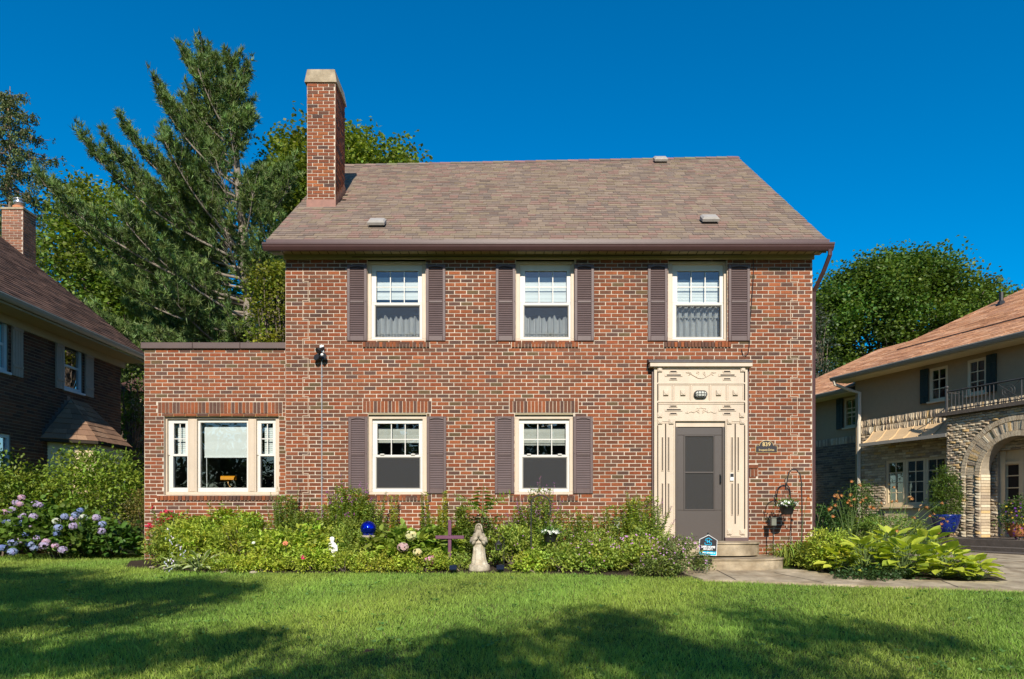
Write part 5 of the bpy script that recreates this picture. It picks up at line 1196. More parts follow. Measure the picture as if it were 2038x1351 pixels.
m = MB(TRs); m.box(3.3, 7.3, .02, PO + .14, 3.425, 3.52); m.build('balcony_slab', 'slate_stone', rh)
# porch door seen through the arch
m = MB(TR); m.box(4.15, 6.2, -.2, -.14, .29, 2.45)
for a, b in ((4.15, 4.27), (4.60, 4.72), (5.75, 5.87), (6.1, 6.2)): m.box(a, b, -.14, -.06, .29, 2.44)
for z in (.9, 2.1): m.box(4.27, 4.60, -.14, -.08, z, z + .07)
for z in (1.2, 1.5, 1.8): m.box(4.27, 4.60, -.135, -.1, z, z + .025)
pdr = m.build('porch_door_frame', 'tan_trim', rh)
m = MB(TR); m.box(4.30, 4.58, -.138, -.13, .98, 2.08); m.build('pane', 'slot', pdr)
m = MB(TR); m.box(4.72, 5.75, -.14, -.09, .29, 2.2); m.build('door', surf('brown_door', (.10, .055, .035), .5, .15, 6), rh)
# railing
m = MB(TRs); m.tube([(3.58, PO + .06, 3.52), (3.58, PO + .06, 4.13)], .035, 8); m.sphere((3.58, PO + .06, 4.17), .05, 8, 6); m.tube([(3.6, PO + .06, 4.05), (7.0, PO + .06, 4.05)], .022, 6); m.tube([(3.6, PO + .06, 3.57), (7.0, PO + .06, 3.57)], .016, 6); m.tube([(7.0, PO + .06, 3.52), (7.0, PO + .06, 4.13)], .035, 8); m.tube([(3.58, PO + .06, 4.03), (3.58, .05, 4.03)], .02, 6)
rl = m.build('balcony_railing', 'rail_iron', rh)
for k in range(12): s = 3.72 + k * .098; q = MB(TRs); q.tube([(s, PO + .06, 3.57), (s, PO + .06, 4.04)], .011, 5); q.build('baluster', 'rail_iron', rl)
m = MB(TRs)
for a, b, c, d in ((4.85, 3.57, 5.45, 4.05), (4.85, 4.05, 5.45, 3.57), (5.45, 3.57, 6.05, 4.05), (5.45, 4.05, 6.05, 3.57), (6.05, 3.57, 6.6, 4.05), (6.05, 4.05, 6.6, 3.57)): m.tube([(a, PO + .06, b), (c, PO + .06, d)], .009, 5)
for cx in (5.15, 5.75, 6.3):
    for r in (.09, .15): m.tube([(cx + r * math.cos(t), PO + .06, 3.81 + r * math.sin(t)) for t in [6.2832 * i / 14 for i in range(15)]], .008, 5)
for s in (5.45, 6.05): m.tube([(s, PO + .06, 3.52), (s, PO + .06, 4.05)], .014, 5)
m.build('scrollwork', 'rail_iron', rl)
# porch floor and steps
m = MB(TRs); m.box(2.4, 9, .02, 1.95, .12, FZ); m.build('porch_floor', 'slate_stone', rh)
m = MB(TRs); m.box(3.9, 9, 1.96, 2.45, -.1, .13); m.build('porch_step', 'slate_stone', rh)
m = MB(TRs); m.box(4.6, 9, 2.46, 2.95, -.1, .05); m.build('porch_step', 'slate_stone', rh)
# roofs
def hip(s0, s1, o0, o1, ez, pitch, ra, rb, nm):
    om = (o0 + o1) / 2; zr = ez + (o0 - om) * pitch
    c = [TR(s0, o0, ez), TR(s1, o0, ez), TR(s1, o1, ez), TR(s0, o1, ez), TR(ra, om, zr), TR(rb, om, zr)]
    m = MB(); m.add(c + [(x, y, z - .1) for x, y, z in c[:4]], [(0, 1, 5, 4), (1, 2, 5), (2, 3, 4, 5), (3, 0, 4), (0, 6, 7, 1), (3, 9, 6, 0), (9, 8, 7, 6)]); r = m.build(nm, 'roof_under', rh)
    return r, c
ORP = [srgb(206, 154, 116), srgb(194, 141, 104), srgb(214, 166, 130), srgb(198, 148, 116), srgb(186, 136, 104)]
r1_, c1 = hip(-.6, 10.5, .55, -7.5, 5.16, .60, 3.425, 6.5, 'roof')
shingle_roof(c1[0], c1[1], c1[5], c1[4], r1_, ORP, [3, 3, 2, 2, 2], 300, .14, .30, .012); shingle_roof(c1[3], c1[0], c1[4], c1[4], r1_, ORP, [3, 3, 2, 2, 2], 0, .14, .3, .012)
r2_, c2 = hip(-5.2, 1.2, -.15, -6.2, 4.90, .60, -2.2, .5, 'roof')
shingle_roof(c2[0], c2[1], c2[5], c2[4], r2_, ORP, [3, 3, 2, 2, 2], 150, .14, .30, .012)
m = MB(TR); m.box(.9, 9.6, -.42, -.40, 5.16 + .95 * .6 + .005, 5.16 + .95 * .6 + .045); m.build('roof_shadow_line', 'iron', r1_)  # dark strip drawn for the shadow line between roof layers
for s0, s1, o, ez, n_ in ((-.62, 10.5, .55, 5.16, 1), (-5.2, -.65, -.15, 4.90, 2)):
    gq = [(o + (-y - .30), z - 5.472 + ez - .02) for y, z in gp]; n = len(gp); m = MB(TR)
    m.add([(s0, a, z) for a, z in gq] + [(s1, a, z) for a, z in gq], [(i, i + 1, n + i + 1, n + i) for i in range(n - 1)] + [tuple(range(n)), tuple(range(2 * n - 1, n - 1, -1))]); m.build('gutter', 'gutter_grey', rh)
    m = MB(TR); m.box(s0 + .02, s1, o - (.62 if n_ == 1 else .6), o - .01, ez - .16, ez - .12); m.build('soffit', 'tan_trim', rh)
m = MB(TR); m.tube([(-.5, .58, 5.03), (-.5, .55, 4.92), (-.25, .2, 4.72), (.0, .07, 4.6), (.0, .07, 3.85), (.0, .1, 3.7), (.0, .1, .2)], .05, 7); m.build('downspout', 'cream_light', rh)
m = MB(TR); m.tube([(-2.6, -.12, 4.78), (-2.6, -.2, 4.65), (-2.6, -.6, 4.5), (-2.6, -.62, .2)], .05, 7); m.build('downspout', 'cream_light', rh)
m = MB(TR); zz = 5.16 + 2.65 * .6; m.tube([(2.8, -2.1, zz - .1), (2.8, -2.1, zz + .32)], .055, 10); m.lathe((2.8, -2.1, zz), [(.14, -.05), (.07, .08)], 10); m.build('vent_pipe', 'iron', r1_)
# blue pot with clipped evergreen, planter of pansies
def pot(px, d, py_top, py_bot, w_px, mat, name, label, ribs=0):
    x, y = fx(px, d), d + CAMY; z0, z1 = fz(py_bot, d), fz(py_top, d); r = w_px / 2 * d / F
    m = MB(); h = z1 - z0; m.lathe((x, y, z0), [(r * .5, 0), (r * .62, h * .08), (r * .82, h * .45), (r * .95, h * .85), (r * 1.0, h * .93), (r * 1.0, h), (r * .88, h), (r * .86, h * .9)], 28, 1, 1, None, (lambda a, z: 1 + .02 * abs(math.sin(a * 14))) if ribs else None)
    return tag(m.build(name, mat, None, True), label, 'pot'), (x, y, z0, z1, r)
_, BP = pot(1882, 17.0, 1024, 1061, 54, 'blue_glaze', 'glazed_pot', 'large cobalt blue glazed pot beside the arched porch', 1)
_, TPOT = pot(2026, 15.3, 1040, 1068, 46, 'terracotta', 'planter', 'terracotta planter at the right edge before the arched porch')

# ================================================================== trees
def curve_pts(a, b, bend, n=7):
    a, b = Vector(a), Vector(b); c = (a + b) / 2 + Vector(bend)
    return [a * (1 - t) ** 2 + c * 2 * t * (1 - t) + b * t ** 2 for t in [i / (n - 1) for i in range(n)]]
def pine():
    d = 24.0; bx, by = fx(500, d), d + CAMY
    root = empty('white_pine', (bx, by, 0), 'tall white pine with upswept branches and bare pale trunk behind the extension', 'tree')
    tr = [Vector((fx(x, d), by, fz(y, d))) for x, y in ((505, 1080), (500, 760), (496, 600), (488, 520), (482, 440), (474, 360), (468, 290), (462, 210), (458, 165), (455, 118))]
    tr[0].z = -.1
    def trunk_at(z):
        for a, b in zip(tr, tr[1:]):
            if a.z <= z <= b.z: return a.lerp(b, (z - a.z) / (b.z - a.z))
        return tr[-1]
    tb = MB(); tb.tube(tr, [.30, .24, .20, .17, .15, .12, .10, .07, .045, .02], 9); wood = MB()
    TP_, TD = [], []
    rnd = random.Random(5)
    zb = 4.0; k = 0
    while zb < 16.2:
        t = (zb - 4) / 13.2; az = k * 2.399 + rnd.uniform(-.3, .3); k += 1
        if k % 3 == 0 and zb < 14: az = math.pi + rnd.uniform(-.75, .6)
        side = -math.cos(az)                       # +1 points left
        base = (6.9 if zb < 8.5 else lerp(6.9, 1.1, ((zb - 8.5) / 8.6) ** .85))
        L = base * (1.0 if side > .3 else (.62 if side > -.3 else .50)) * (rnd.uniform(.50, 1.02) if zb > 10 else rnd.uniform(.68, 1.05))
        L = max(L, .8)
        rise = min(lerp(.12, 1.0, t ** 1.1) * L + rnd.uniform(-.1, .25), 16.75 - zb + rnd.uniform(-.5, .15))
        o = trunk_at(zb); dirh = Vector((math.cos(az), math.sin(az) * .85, 0))
        e = o + dirh * L * lerp(1, .62, t) + Vector((0, 0, rise)); bend = Vector((0, 0, -.10 * L)) + dirh * .12 * L
        P = curve_pts(o, e, bend, 9); wood.tube(P, [lerp(.035 + .004 * L, .008, i / 8) for i in range(9)], 5)
        nt = int(7 + L * 6.0)
        for j in range(nt):
            s = lerp(.14, 1.0, (j + rnd.random()) / nt); i = min(7, int(s * 8)); p = P[i].lerp(P[i + 1], s * 8 - i); tg = (P[i + 1] - P[i]).normalized()
            sd = tg.cross(Vector((0, 0, 1))).normalized() * (1 if j % 2 else -1)
            tl = rnd.uniform(.5, 1.25) * lerp(1.15, .6, s) * (1.0 if L > 2 else .7)
            td = (tg * rnd.uniform(.5, 1.0) + sd * rnd.uniform(.3, .9) + Vector((0, 0, rnd.uniform(-.15, .75) + .4 * t))).normalized()
            q = p + td * tl + Vector((0, 0, .12 * tl)); m_ = p.lerp(q, .5)
            wood.tube([p, m_, q], [.012, .008, .004], 3, cap=False)
            n = int(4 + tl * 8)
            for u in range(n):
                f = lerp(.15, 1.02, u / (n - 1)); c = p.lerp(q, f) + Vector((rnd.uniform(-.09, .09), rnd.uniform(-.09, .09), rnd.uniform(-.03, .10)))
                TP_.append(c); TD.append((td + Vector((0, 0, .35))).normalized())
        # leader tuft chain
        zb += rnd.uniform(.14, .24) if zb > 11.5 else (rnd.uniform(.085, .14) if zb > 6 else rnd.uniform(.12, .2))
    for u in range(26): c = tr[-2].lerp(tr[-1], u / 20); TP_.append(c); TD.append(Vector((0, 0, 1)))
    tb.build('trunk', 'bark_pale', root, True); wood.build('branches', 'bark_pale', root, True)
    keep = []                                   # the trunk shows bare through the middle of the crown
    for i, c in enumerate(TP_):
        q = trunk_at(c.z); keep.append(not (6.0 < c.z < 12.5 and abs(c.x - q.x) < .30 and c.y < q.y + .1 and rnd.random() < .82))
    TP_ = [c for c, k_ in zip(TP_, keep) if k_]; TD = [c for c, k_ in zip(TD, keep) if k_]
    TP_ = np.array(TP_); TD = np.array(TD); n = len(TP_); K = 15
    c = cols((.135, .20, .058), n, .25, .10)
    P = np.repeat(TP_, K, 0) + RNG.normal(0, .018, (n * K, 3)); D = np.repeat(TD, K, 0) * .75 + RNG.normal(0, .62, (n * K, 3))
    leaves('crown', P, D, RNG.uniform(.14, .25, n * K), .030, np.repeat(c, K, 0), 'needle', root, tpl='needle')
    return n
pine()
def spruce():
    d = 36.0; bx, by = fx(12, d), d + CAMY
    root = empty('spruce_tree', (bx, by, 0), 'drooping dark spruce hung with brown cones behind the left neighbouring chimney', 'tree')
    top = fz(172, d); tb = MB(); tb.tube([(bx, by, -.2), (bx + .2, by, top * .6), (bx + fx(20, d) - fx(12, d), by, top)], [.35, .12, .02], 8); tb.build('trunk', 'bark', root, True)
    P, D, L, C = [], [], [], []; wood = MB(); rnd = random.Random(9); z = 6.0; k = 0
    CP_, CD = [], []
    while z < top - .2:
        t = (z - 6) / (top - 6); az = k * 2.399 + rnd.uniform(-.25, .25); k += 1; R = lerp(10.0, .8, t) * rnd.uniform(.7, 1.08)
        o = Vector((bx + .1, by, z)); e = o + Vector((math.cos(az) * R, math.sin(az) * R, -.10 * R + .25)); pts = curve_pts(o, e, (0, 0, -.18 * R), 7)
        wood.tube(pts, [lerp(.05, .012, i / 6) for i in range(7)], 4, cap=False); n = int(8 + R * 9)
        for j in range(n):
            s = lerp(.15, 1, (j + rnd.random()) / n); i = min(5, int(s * 6)); p = pts[i].lerp(pts[i + 1], s * 6 - i) + Vector((rnd.uniform(-.3, .3), rnd.uniform(-.3, .3), rnd.uniform(-.05, .12)))
            hang = rnd.uniform(.25, .85) * lerp(1, .55, t); q = int(6 + hang * 26); cl = cols((.10, .125, .042), 1, .25, .12)[0]
            for u in range(q):
                f = u / q; P.append((p.x + rnd.gauss(0, .05), p.y + rnd.gauss(0, .05), p.z - f * hang)); D.append((rnd.gauss(0, .7), rnd.gauss(0, .7), -.7 + rnd.gauss(0, .3))); L.append(rnd.uniform(.09, .17)); C.append(cl)
            if rnd.random() < .16: CP_.append((p.x, p.y - .05, p.z - hang * .7)); CD.append((rnd.gauss(0, .1), rnd.gauss(0, .1), -1))
        # side sprays at tip
        z += rnd.uniform(.11, .18)
    wood.build('branches', 'bark', root)
    leaves('crown', P, D, np.array(L), .075, np.array(C), 'needle', root, tpl='leaf')
    leaves('cones', CP_, CD, .26, .08, cols((.17, .11, .05), len(CP_)), 'needle', root, roll=1.0)
spruce()
def broadleaf(name, base, trunk_top, ells, n_cl, per, leafL, col, label, seed, group=None, rc=.55, tr=.22, shell=.55, tpl='leaf', v=.2, hue=.12, flat=.75):
    rng = np.random.default_rng(seed); rnd = random.Random(seed); base = Vector(base); root = empty(name, base, label, 'tree', group)
    w = np.array([e[3] * e[4] * e[5] for e in ells]) ** (2 / 3); w /= w.sum(); cl = []
    for i in range(n_cl):
        e = ells[rng.choice(len(ells), p=w)]; u = rng.normal(0, 1, 3); u /= np.linalg.norm(u); r = rng.uniform(shell ** 3, 1) ** (1 / 3)
        cl.append(np.array(e[:3]) + u * r * np.array(e[3:6]))
    cl = np.array(cl); wood = MB(); tp = Vector(trunk_top)
    wood.tube([base - Vector((0, 0, .2)), base.lerp(tp, .5) + Vector((.08, .05, 0)), tp], [tr, tr * .8, tr * .62], 9); wood.build('trunk', 'bark', root, True)
    wood = MB()
    for c in cl[:: max(1, n_cl // 46)]:
        P = curve_pts(tp - Vector((0, 0, rnd.uniform(0, .3) * (tp.z - base.z))), Vector(c), (rnd.uniform(-.3, .3), rnd.uniform(-.3, .3), .5), 6); wood.tube(P, [lerp(tr * .4, .012, i / 5) for i in range(6)], 5, cap=False)
    wood.build('limbs', 'bark', root, True)
    n = n_cl * per; P = np.repeat(cl, per, 0) + np.clip(rng.normal(0, 1, (n, 3)), -1.7, 1.7) * np.array([rc, rc, rc * flat]) * np.repeat(rng.uniform(.6, 1.25, (n_cl, 1)), per, 0)
    cc = cols(col, n_cl, v, hue); C = np.repeat(cc, per, 0) * (1 + rng.normal(0, .13, (n, 1)))
    D = rng.normal(0, 1, (n, 3)) * [1, 1, .55] + [0, 0, -.25]
    leaves('crown', P, D, rng.uniform(.7, 1.3, n) * leafL, leafL * .82, np.clip(C, .004, .9), 'leaf', root, tpl=tpl, roll=.55)
    return root
# maple behind the chimney
d = 27; X = lambda p: fx(p, d); Z = lambda p: fz(p, d); Y = d + CAMY
broadleaf('maple_tree', (X(690), Y, 0), (X(690), Y, 7), [(X(655), Y, Z(410), 2.2, 2.4, 3.0), (X(720), Y + .5, Z(375), 2.1, 2.4, 2.2), (X(790), Y + .5, Z(400), 1.5, 2, 1.9), (X(690), Y, Z(330), .8, .8, 1.3), (X(590), Y, Z(400), 1.1, 1.5, 2.4)], 380, 120, .16, (.16, .22, .03), 'leafy maple rising behind the brick chimney', 21, rc=.42)
# broadleaf mass left of and under the pine
d = 29; X = lambda p: fx(p, d); Z = lambda p: fz(p, d); Y = d + CAMY
broadleaf('oak_tree', (X(230), Y, 0), (X(230), Y, 5), [(X(235), Y, Z(560), 3.4, 2.6, 4.2), (X(170), Y, Z(640), 2.2, 2.4, 4.6), (X(300), Y, Z(700), 3.0, 2.5, 4.0), (X(215), Y, Z(430), 1.7, 1.6, 1.3), (X(420), Y + 1, Z(720), 3.2, 2.2, 5.0)], 560, 120, .17, (.14, .20, .03), 'broadleaf tree behind the left neighbouring roof under the pine', 22, rc=.5, shell=.6)
d = 20.5; X = lambda p: fx(p, d); Z = lambda p: fz(p, d); Y = d + CAMY
broadleaf('young_tree', (X(548), Y, 0), (X(548), Y, 4), [(X(552), Y, Z(640), .72, .8, 1.5), (X(540), Y, Z(560), .4, .5, .6)], 80, 80, .10, (.19, .21, .025), 'small yellow green tree against the corner of the brick house', 23, rc=.25, tr=.07)
broadleaf('young_tree', (X(262), Y, 0), (X(262), Y, 3.0), [(X(266), Y + .5, Z(820), .55, .8, 1.6), (X(258), Y + .5, Z(930), .5, .8, 1.0)], 60, 55, .09, (.10, .15, .03), 'small green tree in the gap between the two houses at left', 24, rc=.28, tr=.06)
# maple on the right
d = 35; X = lambda p: fx(p, d); Z = lambda p: fz(p, d); Y = d + CAMY
broadleaf('maple_tree', (X(1790), Y, 0), (X(1790), Y, 5), [(X(1790), Y, Z(650), 4.3, 3.6, 3.6), (X(1690), Y - .5, Z(700), 2.6, 2.6, 4.4), (X(1880), Y, Z(640), 2.7, 2.8, 2.4), (X(1830), Y, Z(550), 1.6, 1.8, 1.5), (X(1770), Y, Z(570), 1.7, 1.8, 1.6), (X(1960), Y, Z(650), 1.6, 2, 1.6), (X(1660), Y, Z(620), 1.3, 1.6, 1.9), (X(1640), Y, Z(700), 1.7, 2, 3.6)], 640, 140, .17, (.10, .16, .026), 'dense rounded green maple behind the right neighbouring house', 25, rc=.48, shell=.62)
# conifer tip beside the house corner at right
d = 27; X = lambda p: fx(p, d); Z = lambda p: fz(p, d); Y = d + CAMY
broadleaf('blue_spruce', (X(1622), Y, 0), (X(1622), Y, 4), [(X(1620), Y, Z(740), .75, .8, 2.8), (X(1619), Y, Z(660), .35, .4, 1.0)], 50, 60, .10, (.075, .095, .055), 'grey green conifer showing beside the right corner of the brick house', 26, rc=.2, tr=.09, tpl='needle')

d = 40; X = lambda p: fx(p, d); Z = lambda p: fz(p, d); Y = d + CAMY
broadleaf('background_tree', (X(330), Y, 0), (X(330), Y, 4), [(X(250), Y, Z(800), 4.6, 3, 6.0), (X(430), Y, Z(790), 4.6, 3, 6.0), (X(330), Y, Z(640), 4.0, 3, 2.4)], 300, 100, .30, (.08, .13, .022), 'dark leafy tree far behind, filling the gap under the pine', 27, rc=.8)
# street trees behind the viewer: their crowns throw the shade that lies on the lawn
def shade_tree(base, blobs, label, seed, dens=1.1):
    """blobs: (shadow x, shadow y on the lawn, crown height, radius, leaf count)"""
    rng = np.random.default_rng(seed); base = Vector(base); root = empty('street_tree', base, label, 'tree', 'street trees along the kerb')
    fork = base + Vector((0, 0, 4.2)); t = MB(); t.tube([base - Vector((0, 0, .3)), base + Vector((.05, 0, 2)), fork], [.26, .21, .17], 9); t.build('trunk', 'bark', root, True)
    lm = MB(); PP = []
    for sx, sy, hgt, r, n in blobs:
        g = gz(sx, sy); k = (hgt - g) / -SUN_V.z; c = Vector((sx, sy, g)) - SUN_V * k
        P = curve_pts(fork - Vector((0, 0, .4)), c, (0, 0, .5), 6); lm.tube(P, [lerp(.09, .015, i / 5) for i in range(6)], 5, cap=False)
        sub = rng.normal(0, .55, (max(3, int(r * 7)), 3)) * r * [1, 1, .42]
        for s in sub:
            m_ = max(12, int(dens * n / len(sub))); PP.append(np.array(c) + s + rng.normal(0, .26, (m_, 3)) * [1, 1, .6])
    lm.build('limbs', 'bark', root, True); P = np.concatenate(PP); n = len(P)
    leaves('crown', P, rng.normal(0, 1, (n, 3)) * [1, 1, .5], rng.uniform(.09, .15, n), .10, cols((.06, .11, .022), n), 'leaf', root)
shade_tree((-5.2, -17.2, -.7), [(-6.2, -3.0, 7.0, 1.0, 900), (-5.0, -3.2, 7.4, .95, 900), (-7.6, -2.9, 6.6, 1.1, 900), (-4.0, -3.5, 7.4, .55, 420), (-5.5, -4.2, 7.6, .9, 800), (-7.0, -4.4, 7.2, 1.1, 1000), (-3.9, -2.75, 8, .32, 200), (-8.6, -4.0, 7, 1.0, 700), (-4.2, -4.4, 7.8, .45, 330),
   (-3.6, -6.0, 6.6, .5, 420), (-2.6, -5.7, 6.4, .35, 260), (-4.8, -6.6, 6.2, .6, 600), (-8.2, -1.6, 7.6, .9, 600), (-9.4, -2.4, 7.6, 1.1, 700)], 'leafy street tree standing on the verge behind the left half of the lawn', 31, 2.3)
shade_tree((2.6, -19.2, -.75), [(-.9, -6.1, 7.4, .65, 700), (.1, -6.3, 7.2, .75, 800), (1.2, -5.3, 8.2, .55, 520), (1.1, -4.5, 8.8, .4, 260), (1.7, -5.6, 8.0, .7, 700), (2.7, -5.5, 8.2, .5, 420), (2.6, -4.25, 9.0, .28, 150), (3.6, -5.7, 8.0, .55, 480), (-1.6, -6.5, 7.2, .5, 500), (1.0, -6.5, 7.4, .8, 800), (2.6, -6.5, 7.4, .9, 900),  (.35, -5.2, 8.2, .26, 150), (-.35, -5.55, 7.8, .3, 200), (3.3, -4.9, 8.6, .26, 130)],
   'leafy street tree standing on the verge behind the right half of the lawn', 32)
for k, (x, lab) in enumerate(((-26, 'unseen round tree added for window reflections across the street, farthest left behind the viewer'), (-17, 'unseen round tree added for window reflections across the street, behind the viewer to the left'), (-8.5, 'unseen round tree added for window reflections across the street, a little left behind the viewer'), (0, 'unseen round tree added for window reflections across the street, directly behind the viewer'), (8.5, 'unseen round tree added for window reflections across the street, a little right behind the viewer'), (17, 'unseen round tree added for window reflections across the street, behind the viewer to the right'), (26, 'unseen round tree added for window reflections across the street, farthest right behind the viewer'))):  # unseen crowns added so the lower panes reflect dark foliage, not sky
    broadleaf('street_tree', (x, -38 - k % 3, -.75), (x, -38 - k % 3, 3), [(x, -38 - k % 3, 4.2, 5.6, 3.5, 4.8)], 130, 40, .42, (.05, .095, .02), lab, 40 + k, 'unseen trees added for window reflections', rc=.9)

# ================================================================== shrubs at the left
def bush(name, c, r, n_cl, per, L, W, col, label, seed, cat='shrub', tpl='leaf', rc=.16, shell=.5, v=.2, group=None, stems=10, extra=None):
    rng = np.random.default_rng(seed); c = np.array(c, float); r = np.array(r, float); root = empty(name, (c[0], c[1], gz(c[0], c[1])), label, cat, group)
    u = rng.normal(0, 1, (n_cl, 3)); u[:, 2] = np.abs(u[:, 2]) * 1.0 - .15; u /= np.linalg.norm(u, axis=1, keepdims=True); cl = c + u * r * rng.uniform(shell ** 3, 1, (n_cl, 1)) ** (1 / 3) * (1 + rng.normal(0, .06, (n_cl, 1)))
    cl[:, 2] = np.maximum(cl[:, 2], gz(c[0], c[1]) + .06)
    n = n_cl * per; P = np.repeat(cl, per, 0) + rng.normal(0, rc, (n, 3)) * [1, 1, .6]; P[:, 2] = np.maximum(P[:, 2], gz(c[0], c[1]) + .03)
    out = nrm(P - c) * [1, 1, .4]; D = out * .8 + rng.normal(0, .6, (n, 3)) + [0, 0, -.05]
    C = np.repeat(cols(col, n_cl, v, .10), per, 0) * (1 + rng.normal(0, .12, (n, 1)))
    leaves('foliage', P, D, rng.uniform(.7, 1.3, n) * L, W, np.clip(C, .004, .9), 'leaf', root, tpl=tpl, roll=.45)
    if stems:
        m = MB()
        for q in cl[::max(1, n_cl // stems)]: m.tube(curve_pts((c[0] + rng.normal(0, .08), c[1] + rng.normal(0, .08), gz(c[0], c[1]) - .05), q, (0, 0, .1), 5), [.018, .014, .01, .007, .004], 4, cap=False)
        m.build('stems', 'bark', root)
    return root, cl
bush('large_shrub', (-8.85, 2.3, .9), (1.30, .95, 1.35), 330, 34, .085, .048, (.21, .29, .04), 'big bright green leafy shrub in front of the left neighbouring bay', 51, rc=.15)
bush('large_shrub', (-10.0, 1.2, .8), (.75, .8, 1.28), 150, 30, .085, .048, (.21, .28, .04), 'green leafy shrub at the far left edge behind the hydrangea', 52, rc=.15)
bush('golden_shrub', (-7.3, 1.75, .45), (.52, .5, 1.0), 150, 34, .042, .024, (.16, .14, .036), 'small leaved olive brown shrub beside the extension corner', 53, rc=.10)
hy_root, _ = bush('hydrangea_bush', (-8.55, .75, .35), (1.05, .7, .68), 150, 16, .12, .085, (.12, .2, .03), 'hydrangea bush with blue and lilac flower heads at left', 54, 'hydrangea', 'broad', .13)
def mophead(c, r, col, parent, seed=0, flat=.8):
    n = 46; rng = np.random.default_rng(int(seed)); u = rng.normal(0, 1, (n, 3)); u[:, 1] -= .35; u[:, 2] += .2; u = nrm(u); P = np.array(c) + u * r * [1, 1, flat]
    pp = np.repeat(P, 4, 0); nn_ = np.repeat(u, 4, 0); a = nrm(np.cross(nn_, rng.normal(0, 1, (n, 3)).repeat(4, 0))); b = np.cross(nn_, a); t = np.tile(np.arange(4) * math.pi / 2, n)[:, None]
    D = a * np.cos(t) + b * np.sin(t) + nn_ * .12
    C = np.repeat(cols(col, n, .12, .07), 4, 0)
    o = leaves('flower_head', pp, D, r * .34, r * .36, C, 'petal', parent, up=nn_, roll=.05); return o
HC = {'b': (.32, .37, .62), 'l': (.47, .39, .60), 'p': (.60, .40, .55), 'd': (.20, .27, .56), 'c': (.55, .58, .52)}
for k, (px, py, c) in enumerate([(43, 990, 'p'), (40, 1003, 'p'), (32, 1000, 'l'), (25, 1015, 'l'), (8, 1019, 'p'), (70, 1003, 'l'), (79, 1005, 'l'), (45, 1027, 'l'), (67, 1028, 'l'), (10, 1036, 'd'), (22, 1036, 'b'), (45, 1042, 'd'), (57, 1048, 'p'), (30, 1042, 'b'), (52, 1063, 'd'), (25, 1080, 'b'), (42, 1076, 'l'), (60, 1083, 'b'), (75, 1070, 'l'), (88, 1085, 'l'), (92, 1078, 'p'), (110, 1086, 'p'), (125, 1094, 'l'), (6, 1090, 'd'), (25, 1098, 'b'), (68, 1090, 'b'), (113, 1062, 'd'), (116, 1050, 'b'), (129, 1028, 'b'), (146, 1032, 'l'), (150, 1025, 'b'), (160, 1016, 'd'), (166, 1030, 'c'), (154, 1046, 'l'), (146, 1047, 'l'), (192, 1030, 'l'), (204, 1043, 'b'), (202, 1057, 'l'), (112, 1037, 'c')]):
    d = 12.35 - max(0, (py - 1040)) * .008 + RNG.uniform(-.15, .15)
    mophead((fx(px, d), d + CAMY, fz(py, d)), RNG.uniform(.055, .076), HC[c], hy_root, 500 + k)
    m = MB(); p = Vector((fx(px, d), d + CAMY, fz(py, d))); m.tube([p, p + Vector((0, .25, -.35))], .005, 4); m.build('flower_stalk', 'stem', hy_root)
bush('hydrangea_bush', (-7.65, .85, .25), (.55, .5, .48), 70, 16, .11, .08, (.075, .15, .025), 'smaller green hydrangea to the right of the blue flower heads', 55, 'hydrangea', 'broad', .12)

